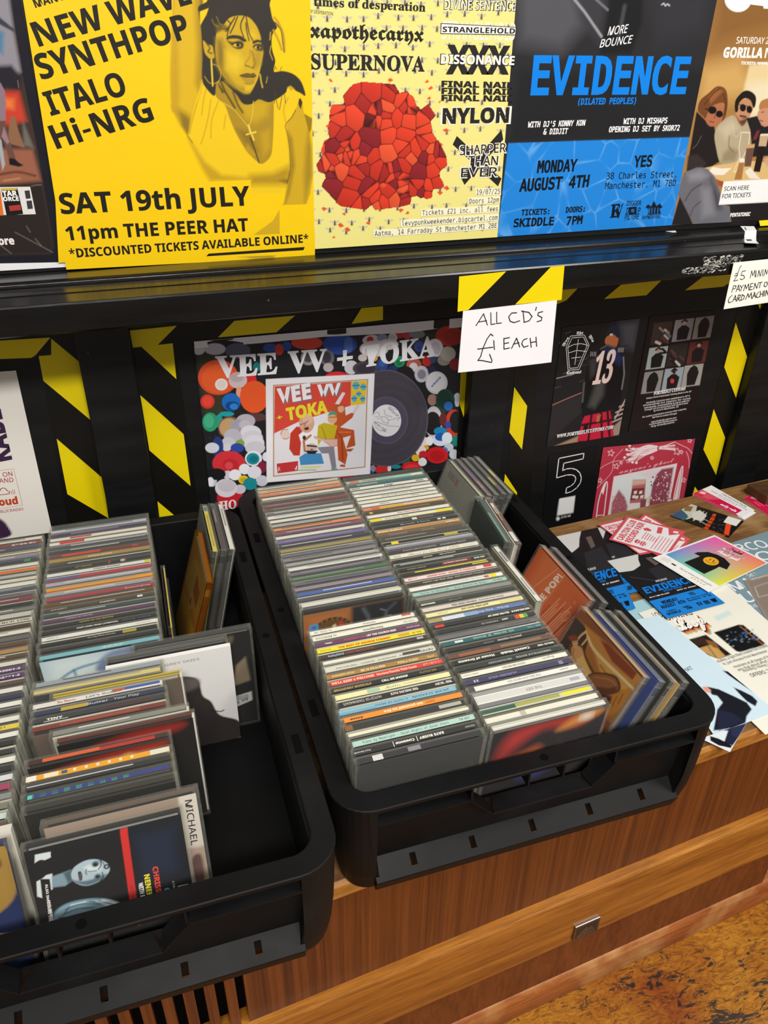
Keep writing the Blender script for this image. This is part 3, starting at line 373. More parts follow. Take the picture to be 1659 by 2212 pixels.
{'n':'poster','pl':'y','v':0.0748,'o':[-0.1757,0.8992],'q':[(586,2722,),(1183,2743,),(1150,-8,),(0,0,)],'b':'1c1b23','st':9,'ops':[('p','40312a',6,0,[573,2671,1091,2688,1068,1979,1072,1225,1043,231,989,144,19,183],),('p','8f8c94',44,0,[573,2671,1091,2688,1067,2309,1060,1968,970,1911,494,1886],),('p','3a3a46',18,0,[919,2476,1074,2341,1079,2309,902,2402],),('p','4a7fa0',46,0,[899,2338,973,2307,921,2122,858,2154],),('p','24222a',46,0,[520,1997,982,2023,1060,1911,1017,1797,902,1820,594,1819],),('p','c8402c',58,0,[589,1797,1003,1785,1020,1516,826,1471,643,1520],),('p','e87a3c',60,0,[846,1728,940,1716,920,1623,838,1636],),('p','6e6a62',36,0,[983,1517,1040,1250,945,1276],),('p','8d6549',12,0,[854,1518,889,1565,916,1547,923,1410,952,1252,789,1304],),('p','9a6049',47,0,[343,1264,1025,1238,1044,924,374,883],),('s','5a3326',22,1,20,[648,999,828,1019,997,976],),('s','c98a62',17,0,12,[672,936,840,956],),('p','8d7680',9,0,[605,1864,846,1865,871,1785,819,1518,521,1510],),('p','6b4a42',9,0,[703,1520,811,1513,817,1315,838,1156,770,1158,751,1353,666,1354],),('p','9a7a80',12,0,[787,1460,811,1315,787,1292,742,1365],),('p','15141a',6,0,[770,1158,822,1156,860,1112,904,1082,851,1071,762,1093],),('p','a3acb2',9,0,[701,1401,736,1329,720,1097,681,1036],),('p','2a2321',48,0,[255,899,1049,885,1043,231,990,151,82,179],),('s','8a8078',5,0,5,[671,402,1019,163],),('s','8a8078',5,0,5,[488,277,583,176],),('s','8a8078',5,0,5,[938,876,1043,885],),('s','8a8078',5,0,5,[801,462,826,394],),('s','8a8078',4,0,5,[1013,1888,1010,1820],),('s','8a8078',5,0,5,[864,324,913,239],),('P','e4e0dc',[251,881,923,868,923,582,182,595],),('P','1a1818',[627,858,791,858,794,588,622,582],),('P','d8b82a',[629,855,783,856,785,839,629,838],),('t','f4f2ee','B','TAR',630,782,777,782,630,834,),('t','f4f2ee','B','ORCE',624,731,782,730,624,775,),('P','b03a34',[666,680,783,688,782,633,665,625],),('P','3a3a3c',[857,828,909,832,905,748,855,745],),('P','3a3a3c',[855,724,910,727,905,641,850,638],),('P','e0742a',[371,870,618,864,594,584,306,592],),('t','efe6de','B','ore',478,278,641,275,479,362,),('P','efeef0',[23,95,1153,45,1152,-9,2,-2],)],'rough':0.3,'cat':'poster','grp':'gig posters above the ledge','label':'dark worn fantasy poster with a fiery sunset, mostly cut off beside the yellow one'},
{'n':'poster','pl':'y','v':0.1235,'o':[0.0743,0.5152],'q':[(29,2649,),(4033,2622,),(4065,41,),(0,0,)],'b':'202024','st':7,'ops':[('p','3a3a2a',89,0,[53,2508,409,2439,355,1533,43,1576],),('p','33352a',43,0,[3370,2454,3647,2427,3656,2247,3348,2292],),('s','5c5a3c',3,0,5,[835,204,827,244],),('s','5c5a3c',3,0,5,[692,469,699,459],),('s','6a6444',3,0,5,[107,1570,132,1565],),('s','5c5a3c',3,0,5,[208,346,236,356],),('s','6a6444',3,0,5,[816,311,793,352],),('s','6a6444',3,0,5,[235,2114,231,2066],),('s','4a4a34',3,0,5,[674,2052,687,2010],),('s','4a4a34',3,0,5,[654,636,627,612],),('s','4a4a34',3,0,5,[665,1423,650,1425],),('s','4a4a34',3,0,5,[390,663,420,663],),('s','4a4a34',3,0,5,[419,348,426,295],),('s','6a6444',3,0,5,[701,515,681,471],),('s','6a6444',3,0,5,[136,303,141,302],),('s','4a4a34',3,0,5,[573,1561,570,1517],),('s','6a6444',3,0,5,[642,2286,606,2259],),('s','5c5a3c',3,0,5,[1013,2178,999,2207],),('s','4a4a34',3,0,5,[889,2192,874,2222],),('s','5c5a3c',3,0,5,[844,1488,813,1507],),('s','5c5a3c',3,0,5,[286,2434,252,2416],),('s','5c5a3c',3,0,5,[14,1970,29,1966],),('s','5c5a3c',3,0,5,[-87,1233,-106,1285],),('s','5c5a3c',3,0,5,[252,1122,237,1126],),('s','5c5a3c',3,0,5,[230,1275,256,1244],),('s','5c5a3c',3,0,5,[776,825,745,809],),('s','5c5a3c',3,0,5,[865,2371,864,2344],),('s','4a4a34',3,0,5,[458,1755,440,1746],),('s','5c5a3c',3,0,5,[452,2428,466,2450],),('s','5c5a3c',3,0,5,[140,2138,136,2092],),('s','4a4a34',3,0,5,[803,88,774,143],),('s','4a4a34',3,0,5,[92,724,76,735],),('s','4a4a34',3,0,5,[559,2445,536,2446],),('s','5c5a3c',3,0,5,[113,2288,92,2336],),('s','4a4a34',3,0,5,[620,1447,596,1407],),('s','6a6444',3,0,5,[880,750,844,746],),('s','5c5a3c',3,0,5,[757,267,769,267],),('s','4a4a34',3,0,5,[-167,349,-188,298],),('s','5c5a3c',3,0,5,[406,2431,382,2462],),('s','5c5a3c',3,0,5,[661,546,654,549],),('s','4a4a34',3,0,5,[120,1204,89,1229],),('s','5c5a3c',3,0,5,[717,1965,723,1975],),('s','5c5a3c',3,0,5,[345,775,331,819],),('s','5c5a3c',3,0,5,[588,1723,605,1770],),('s','4a4a34',3,0,5,[546,685,527,636],),('s','4a4a34',3,0,5,[103,1696,116,1671],),('s','4a4a34',3,0,5,[355,1395,337,1399],),('s','5c5a3c',3,0,5,[209,1563,211,1530],),('s','5c5a3c',3,0,5,[63,1743,79,1700],),('s','6a6444',3,0,5,[670,327,631,278],),('s','4a4a34',3,0,5,[279,895,275,894],),('s','4a4a34',3,0,5,[35,1328,7,1330],),('s','4a4a34',3,0,5,[702,1882,735,1905],),('s','6a6444',3,0,5,[848,1635,823,1644],),('s','5c5a3c',3,0,5,[-61,1216,-63,1263],),('s','4a4a34',3,0,5,[261,1944,275,1945],),('s','6a6444',3,0,5,[943,1686,911,1657],),('s','6a6444',3,0,5,[663,1256,652,1217],),('s','4a4a34',3,0,5,[897,1733,906,1699],),('s','6a6444',3,0,5,[-165,392,-169,426],),('s','5c5a3c',3,0,5,[945,1550,926,1509],),('s','5c5a3c',3,0,5,[521,1377,529,1383],),('s','5c5a3c',3,0,5,[171,1249,202,1217],),('s','6a6444',3,0,5,[192,424,200,394],),('s','4a4a34',3,0,5,[384,960,412,960],),('s','4a4a34',3,0,5,[925,1025,906,1015],),('s','4a4a34',3,0,5,[743,795,734,800],),('s','5c5a3c',3,0,5,[333,2457,323,2454],),('s','4a4a34',3,0,5,[329,1512,332,1549],),('s','4a4a34',3,0,5,[591,840,617,857],),('s','4a4a34',3,0,5,[529,641,526,594],),('s','5c5a3c',3,0,5,[502,2009,522,1994],),('s','5c5a3c',3,0,5,[299,1985,305,2028],),('s','4a4a34',3,0,5,[2,1018,-16,1036],),('s','4a4a34',3,0,5,[298,1697,299,1735],),('s','4a4a34',3,0,5,[567,141,558,189],),('s','4a4a34',3,0,5,[240,2086,222,2124],),('s','4a4a34',3,0,5,[122,1928,112,1897],),('s','6a6444',3,0,5,[190,492,193,465],),('s','6a6444',3,0,5,[276,1618,304,1588],),('s','6a6444',3,0,5,[967,1772,938,1795],),('s','4a4a34',3,0,5,[469,1909,464,1870],),('s','5c5a3c',3,0,5,[7,318,-18,361],),('s','6a6444',3,0,5,[-86,540,-91,536],),('s','4a4a34',3,0,5,[91,621,84,577],),('s','5c5a3c',3,0,5,[357,2045,378,2059],),('s','5c5a3c',3,0,5,[107,1728,92,1756],),('s','6a6444',3,0,5,[581,1720,554,1760],),('s','5c5a3c',3,0,5,[812,1476,798,1470],),('s','4a4a34',3,0,5,[13,1080,-1,1130],),('s','6a6444',3,0,5,[713,1350,737,1336],),('s','4a4a34',3,0,5,[519,1263,544,1265],),('s','3c4636',2,0,4,[3583,2102,3541,2140],),('s','3c4636',3,0,5,[3957,2369,3997,2350],),('s','3c4636',2,0,4,[3901,2413,3885,2390],),('s','3c4636',2,0,4,[3304,2449,3291,2477],),('s','3c4636',2,0,4,[3411,2008,3376,1972],),('s','3c4636',2,0,4,[3722,2451,3756,2469],),('s','3c4636',2,0,4,[3630,2071,3598,2074],),('s','3c4636',2,0,4,[3340,2375,3378,2345],),('s','3c4636',3,0,5,[3663,1972,3695,1999],),('s','3c4636',2,0,4,[3621,2399,3586,2434],),('s','3c4636',2,0,4,[3435,2476,3410,2488],),('s','3c4636',3,0,5,[3738,1824,3776,1800],),('s','3c4636',3,0,5,[3662,1786,3630,1824],),('s','3c4636',3,0,5,[3861,1993,3834,2006],),('s','3c4636',2,0,4,[3503,2183,3496,2192],),('s','3c4636',3,0,5,[3856,1848,3861,1850],),('s','3c4636',2,0,4,[3506,1923,3548,1942],),('s','3c4636',3,0,5,[3786,1945,3798,1984],),('s','3c4636',2,0,4,[3663,2342,3637,2338],),('s','3c4636',3,0,5,[3743,2007,3766,1987],),('s','3c4636',2,0,4,[3607,2463,3632,2434],),('s','3c4636',3,0,5,[3871,2015,3828,2045],),('s','3c4636',2,0,4,[3384,2038,3387,2064],),('s','3c4636',3,0,5,[3973,1701,4010,1700],),('s','3c4636',2,0,4,[3492,2353,3521,2334],),('s','3c4636',3,0,5,[3506,1815,3512,1822],),('s','3c4636',3,0,5,[3592,1949,3589,1936],),('s','3c4636',2,0,4,[3396,1985,3377,1952],),('s','3c4636',2,0,4,[3445,2264,3448,2272],),('s','3c4636',3,0,5,[3675,1779,3649,1758],),('e','d0ccd8',0,86,2536,82,-8,-8,-74,),('e','c4c0d0',0,303,2521,143,-15,-8,-81,),('e','5d5b73',0,612,2465,173,-18,-9,-108,),('e','2a50a8',0,1066,2458,98,-10,-4,-61,),('e','dd4632',0,1599,2477,226,-23,-4,-94,),('e','c83a30',0,1192,2421,64,-7,-5,-81,),('e','2a50a8',0,1306,2458,64,-7,-4,-65,),('e','2a4ea8',0,2087,2404,254,-26,-3,-150,),('e','4f70c0',0,2213,2383,68,-7,-2,-117,),('e','9a929a',0,1607,2254,109,-12,-4,-110,),('e','4c4850',0,1607,2263,74,-8,-3,-75,),('e','6a6670',0,1889,2224,104,-11,-3,-121,),('e','3c3a44',0,1881,2233,67,-7,-2,-84,),('e','c2b6ba',0,1902,2079,76,-9,-2,-68,),('e','d6d2dc',0,2252,2040,107,-12,-1,-107,),('e','4b4550',0,2469,1999,197,-22,0,-108,),('e','3a3540',0,2477,1998,150,-17,0,-78,),('e','dc3038',0,2034,1927,179,-21,-2,-73,),('e','e8532a',0,308,2111,275,-32,-25,-254,),('e','f0622e',0,311,2094,232,-27,-20,-209,),('e','f3f1f4',0,340,2005,87,-10,-8,-87,),('e','ece0d8',0,340,2005,65,-8,-6,-66,),('e','e02c30',0,757,2026,82,-10,-6,-83,),('e','d8c6c8',0,575,2039,129,-15,-10,-119,),('e','c2aeb2',0,563,2081,94,-11,-6,-66,),('e','f2a888',0,576,1863,41,-5,-7,-87,),('e','ee5c2a',0,789,1760,207,-26,-18,-243,),('e','e0392e',0,124,1777,97,-13,-11,-105,),('e','f04a38',0,125,1785,69,-9,-8,-77,),('e','1d70c8',0,453,1726,130,-17,-12,-135,),('e','0f458c',0,463,1665,98,-13,-6,-71,),('e','2f86d8',0,486,1654,60,-8,-4,-48,),('e','27a098',0,256,1460,50,-7,-10,-107,),('e','2f9e72',0,129,1461,110,-15,-15,-144,),('e','48b488',0,112,1480,70,-10,-11,-103,),('e','22a4a8',0,373,1555,105,-14,-3,-38,),('e','8a6848',0,401,1335,167,-24,-16,-172,),('e','c9a272',0,389,1337,138,-20,-13,-147,),('e','5c3a3a',0,778,1450,170,-23,-5,-66,),('e','bab6c2',0,635,1408,138,-19,-9,-108,),('e','a8a4b2',0,517,1363,113,-16,-7,-87,),('e','c4c0cc',0,615,1358,81,-11,-6,-70,),('e','e2e0e8',0,693,1204,156,-23,-10,-128,),('e','d6d4de',0,711,1121,157,-23,-10,-126,),('e','e0dee6',0,730,1036,153,-23,-10,-134,),('e','d0ced8',0,741,961,147,-22,-8,-109,),('e','c0bcca',0,430,1198,129,-19,-10,-117,),('e','cfccd6',0,355,1093,100,-15,-9,-103,),('e','d8d5de',0,325,1034,65,-10,-6,-64,),('e','86a83a',0,525,1067,65,-10,-5,-63,),('e','2c4aa4',0,478,1002,98,-15,-7,-76,),('e','2a3c80',0,197,1062,80,-12,-16,-161,),('e','d8d8e2',0,116,1057,99,-15,-8,-82,),('e','d6343c',0,333,767,240,-39,-19,-206,),('e','c42a34',0,355,736,115,-19,-10,-107,),('e','e24a52',0,330,731,59,-10,-6,-62,),('e','eceaf2',0,703,792,127,-20,-10,-126,),('e','1b8f9c',0,694,788,97,-15,-7,-96,),('e','0f7684',0,706,782,57,-9,-4,-55,),('e','862440',0,818,623,68,-11,-7,-98,),('e','e8e4ee',0,889,790,51,-8,-5,-74,),('e','f2f0f6',0,556,638,83,-14,-7,-88,),('e','e8e6f0',0,699,558,105,-17,-8,-109,),('e','d8d4de',0,297,583,63,-10,-7,-71,),('e','f4f2f8',0,407,565,90,-15,-8,-90,),('e','eccb22',0,525,463,77,-13,-6,-72,),('e','cfae18',0,524,458,47,-8,-3,-41,),('e','cfd2de',0,802,397,94,-16,-6,-92,),('e','1f8f96',0,620,376,107,-18,-8,-105,),('e','c8ccd8',0,61,514,68,-12,-9,-89,),('e','1b1b1f',0,130,624,139,-23,-10,-96,),('e','f0eef4',0,36,509,49,-8,-8,-78,),('e','ce2630',0,297,185,195,-35,-17,-189,),('e','d8ccd8',0,461,311,84,-15,-7,-80,),('e','e4dfe6',0,255,366,163,-29,-14,-155,),('e','d0cad4',0,266,403,133,-23,-10,-104,),('e','1d7d7a',0,858,2204,54,-6,-5,-69,),('e','c03024',0,3812,2363,227,-22,9,-157,),('e','a82820',0,3873,2336,165,-16,8,-126,),('e','d6d2dc',0,2581,2416,153,-15,0,-81,),('e','c83034',0,2547,2423,55,-5,0,-56,),('e','9098b0',0,2734,2441,84,-8,1,-54,),('e','e0dce6',0,2902,2429,73,-7,1,-65,),('e','c8c4d0',0,2895,2425,48,-5,1,-46,),('e','c03838',0,3014,2458,60,-6,1,-54,),('e','d04048',0,3128,2439,69,-7,1,-54,),('e','8a8c98',0,3285,2441,127,-12,2,-63,),('e','e0d8e0',0,2833,2330,156,-16,1,-82,),('e','d8d0d8',0,2609,2285,225,-23,1,-123,),('e','dcd8e2',0,3585,2198,134,-14,7,-144,),('e','c4c0cc',0,3585,2191,89,-9,5,-99,),('e','3a4a90',0,3320,2253,76,-8,3,-86,),('e','2c3a78',0,3324,2222,41,-4,2,-42,),('e','9c968e',0,3744,1991,109,-12,5,-89,),('e','bab4aa',0,3806,2084,130,-14,7,-117,),('e','8a1f30',0,3933,1903,95,-10,6,-96,),('e','d0c2c0',0,2429,2168,69,-7,0,-55,),('e','dca050',0,2610,2148,56,-6,0,-55,),('e','2c4a90',0,2738,2024,88,-10,1,-101,),('e','3a62a8',0,2738,2045,48,-5,0,-47,),('e','1e3a68',0,2910,1935,87,-10,1,-59,),('e','209464',0,3012,2043,90,-10,2,-87,),('e','16744c',0,3012,2029,52,-6,1,-51,),('e','b8604c',0,3250,1967,121,-13,4,-108,),('e','dcd4d8',0,3244,1933,68,-8,2,-71,),('e','c52a28',0,3461,2008,77,-8,4,-86,),('e','3a4878',0,3556,2033,60,-6,3,-71,),('e','cfccd8',0,3380,1807,116,-13,5,-134,),('e','8c8a9a',0,3381,1803,69,-8,3,-78,),('e','26304c',0,3549,1848,69,-8,3,-72,),('e','1c1c1e',0,3107,1870,139,-16,2,-94,),('e','dedce6',0,3639,1635,186,-22,9,-187,),('e','eceaf0',0,3626,1651,152,-18,8,-157,),('e','b08878',0,3579,1361,80,-10,4,-94,),('e','d8dce8',0,4013,1305,72,-9,7,-117,),('e','1f4a3c',0,3804,1317,165,-21,11,-199,),('e','173c32',0,3779,1335,118,-15,9,-159,),('e','1c2a28',0,3879,1216,107,-14,6,-105,),('e','2f6cb8',0,3863,1218,78,-10,5,-80,),('e','c8402e',0,3976,909,147,-21,15,-239,),('e','20201e',0,4019,919,122,-17,12,-194,),('e','d0ccd4',0,3620,974,154,-21,13,-276,),('e','1f1f1d',0,3605,953,144,-20,9,-205,),('e','6a2a28',0,3782,998,63,-9,7,-126,),('e','3a4aa0',0,3874,892,54,-8,4,-63,),('e','1f86b8',0,3745,801,114,-16,4,-73,),('e','d8e0f0',0,3754,641,144,-21,5,-107,),('e','1a5ab4',0,3759,696,105,-15,4,-74,),('e','dce6f0',0,3872,655,93,-14,6,-107,),('e','1c8a78',0,4028,584,65,-10,6,-98,),('e','c4ccd8',0,3913,489,84,-13,4,-75,),('e','2878c0',0,3837,427,65,-10,4,-76,),('e','c8d0dc',0,4010,343,82,-13,6,-93,),('e','e8dcd8',0,3471,651,72,-11,4,-90,),('e','f0ecf0',0,3564,653,63,-9,4,-83,),('e','e4a02c',0,3506,543,51,-8,2,-45,),('e','ecdcd6',0,3414,501,95,-15,3,-91,),('e','c02830',0,3464,429,79,-12,3,-65,),('e','cc2228',0,3712,374,197,-31,7,-152,),('e','b41c22',0,3712,365,129,-20,5,-99,),('e','e0b32e',0,3328,385,69,-11,2,-62,),('e','1c5a48',0,3153,373,87,-14,2,-81,),('e','d2262c',0,3275,223,178,-29,3,-102,),('e','e8383c',0,3275,207,127,-21,2,-69,),('e','e8e4ea',0,3454,292,76,-12,3,-76,),('e','241c1e',0,2985,295,109,-18,2,-81,),('e','1c8a9a',0,2993,277,87,-14,1,-36,),('e','c8302e',0,2763,267,135,-22,1,-84,),('e','e0d8dc',0,2878,264,31,-5,1,-65,),('e','8a8898',0,2595,310,46,-7,0,-64,),('e','2a4890',0,2527,225,91,-15,0,-65,),('e','c8302e',0,2196,232,164,-28,-1,-80,),('t','3a70b0','I','vego',3562,1563,3714,1714,3531,1595,),('e','5f5a66',0,2820,1124,703,-97,11,-815,),('e','47434d',0,2817,1124,687,-95,10,-799,),('g',2817,1124,378,693,),('e','5b5569',4,2821,1108,360,-50,5,-403,),('e','524d60',4,2821,1108,333,-46,5,-374,),('e','ecebf0',0,2821,1108,242,-34,3,-269,),('t','2a2830','n','PAYOLA UK',2836,1308,3001,1148,2860,1334,),('t','2a2830','n','VEE VV + TOKA',2597,1109,2799,912,2624,1137,),('s','55525c',2,1,6,[2614,1249,2657,1273,2701,1237,2672,1196,2629,1202],),('s','55525c',2,1,6,[2673,1151,2731,1188,2820,1161,2850,1097,2822,1040,2747,1066,2673,1106],),('s','55525c',2,1,6,[2731,1173,2762,1094,2836,1069],),('s','55525c',2,1,6,[2774,1302,2805,1208,2909,1164],),('s','55525c',2,1,6,[2862,1349,2921,1297,2981,1274],),('s','55525c',2,1,6,[2629,1037,2733,946,2822,979],),('s','55525c',3,1,6,[2850,1112,3044,1131],),('s','55525c',3,1,6,[2822,1025,3032,980],),('s','55525c',3,1,6,[3000,1076,3043,1146],),('P','f1eff4',[972,2009,2618,1903,2546,220,873,355],),('p','e9e6ec',3,0,[1082,1899,2504,1820,2456,365,987,442],),('p','d94a3a',3,0,[1094,1884,2249,1824,2236,1439,1883,1377,1465,1302,1040,1150],),('s','b3844c',4,0,15,[1079,1900,2507,1823],),('s','b3844c',5,0,16,[2507,1823,2458,361],),('s','b3844c',5,0,17,[2458,361,987,442],),('s','b3844c',5,0,16,[987,442,1079,1900],),('p','ecc62e',3,0,[2251,1825,2500,1806,2467,1434,2237,1438],),('e','58b4cc',3,2322,1748,56,-7,-1,-64,),('s','28485a',3,0,11,[2266,1755,2378,1748],),('e','58b4cc',3,2438,1713,46,-6,0,-55,),('s','28485a',3,0,11,[2392,1718,2484,1714],),('e','58b4cc',3,2365,1609,37,-5,0,-47,),('s','28485a',3,0,11,[2328,1614,2402,1612],),('e','58b4cc',3,2293,1543,42,-5,-1,-56,),('s','28485a',3,0,11,[2251,1548,2336,1545],),('e','58b4cc',3,2428,1522,39,-5,0,-52,),('s','28485a',3,0,11,[2389,1527,2468,1524],),('t','7c7686','B','VEE',1152,1580,1649,1621,1132,1821,),('t','f2eff2','B','VEE',1133,1604,1633,1638,1117,1844,),('t','7c7686','B','VV',1735,1623,2101,1607,1743,1818,),('t','f2eff2','B','VV',1715,1641,2080,1627,1722,1836,),('t','e9dc34','B','TOKA',1248,1332,1879,1381,1233,1529,),('t','e9dc34','B','+',1095,1358,1183,1368,1087,1429,),('p','c53c2c',5,0,[1285,1118,1384,1214,1477,1191,1452,1020,1413,727,1317,742,1254,864],),('e','e8cfc6',5,1202,1109,71,-10,-5,-87,),('s','b05a40',5,1,10,[1140,1121,1169,1190,1254,1187],),('s','c05a30',5,1,10,[1170,1053,1220,1033,1264,1057],),('p','c4552a',5,0,[1966,1223,1922,1429,1991,1510,2139,1473,2154,1289,2306,1342,2260,1238,2062,1108,2285,1030,2304,761,2154,736,2230,944,2103,924,2175,626,2135,457,2020,554,2014,786,1947,985],),('s','8a3418',8,0,14,[1981,1092,2085,927,2096,542],),('s','e08a4a',8,0,14,[2033,1029,2230,1000],),('e','e2ae8a',5,2080,1408,49,-7,-1,-62,),('s','b8461c',3,0,18,[2025,1461,2139,1464],),('p','e4dfe4',5,0,[1990,1501,2107,1673,2154,1650,2051,1481],),('p','d8d2da',5,0,[2252,1313,2342,1446,2378,1415,2305,1305],),('p','b0582a',3,0,[2154,726,2282,716,2226,667,2144,689],),('p','b0582a',3,0,[2049,471,2132,458,2131,414,2049,436],),('p','f2f0f2',5,0,[1411,1072,1527,1157,1720,1203,1741,884,1462,851],),('e','d9a68e',5,1542,1249,117,-16,-7,-160,),('e','e4b8a2',13,1561,1307,79,-11,-4,-87,),('p','5a2a28',3,0,[1493,1171,1563,1188,1575,1141,1518,1131],),('s','5a3a34',5,0,10,[1445,1232,1514,1250,1567,1279],),('s','8a5a4c',6,0,10,[1532,1265,1503,1197],),('s','c07a5a',7,0,39,[1592,1037,1484,960,1494,790],),('e','3a3438',3,1495,1014,28,-4,-2,-37,),('p','c9b424',5,0,[1716,1185,1808,1218,2021,1142,1963,922,1764,937,1708,851,1696,1003],),('s','8a7a18',7,0,11,[1771,1159,1835,945],),('e','e2ae84',5,1941,1260,74,-10,-2,-77,),('p','4a9c86',5,0,[1867,1319,1900,1378,1988,1381,2018,1308,1952,1335],),('s','c4622a',5,0,16,[1889,1298,2012,1281],),('p','8c8692',5,0,[1690,826,1957,804,1988,422,1912,435,1868,694,1757,711],),('p','58a48c',3,0,[1903,446,1999,410,2024,377,1911,395],),('p','e4b6a8',5,0,[1644,1020,1809,945,2017,918,2014,805,1921,796,1799,913,1646,977],),('s','a06a5c',3,0,7,[1644,1020,1809,945,2017,918,2014,805,1921,796,1799,913],),('p','4a90c6',5,0,[1403,700,1502,755,1748,716,1791,528,1414,562],),('e','d9b6a2',5,1601,826,81,-12,-3,-79,),('s','26242a',5,0,25,[1533,878,1681,840],),('p','2a262c',7,0,[1495,799,1705,767,1650,718,1545,735],),('s','3a2a2a',5,0,18,[1592,803,1615,800],),('p','d8e0a0',10,0,[1404,547,1768,501,1695,466,1428,494],),('s','6ab0a0',8,0,14,[1392,477,1658,441],),('P','c8383c',[1048,648,1379,641,1374,474,1052,483],),('t','f4f0ee','n','UGLY',1109,593,1313,586,1111,661,),('t','f4f0ee','n','FREEDOM',1064,512,1358,494,1068,580,),('P','eceaf2',[32,2652,4033,2622,4035,2480,3028,2483,1853,2542,918,2541,37,2558],),('t','f0eff4','s','VEE',279,2111,1148,2074,292,2419,),('t','f0eff4','s','VV',1301,2059,1877,2041,1311,2382,),('P','f0eff4',[2038,2212,2127,2214,2126,2315,2190,2315,2181,2219,2277,2218,2274,2171,2178,2168,2170,2073,2111,2077,2119,2163,2033,2163],),('t','f0eff4','s','TOKA',2435,2027,3609,2077,2422,2343,),('t','f0eff4','s','HO',124,6,383,-3,129,156,),('P','e8e6ea',[3569,187,3979,196,3980,170,3573,163],)],'rough':0.42,'cat':'poster','label':'landscape record poster of plastic bottle caps with a big black vinyl disc'},
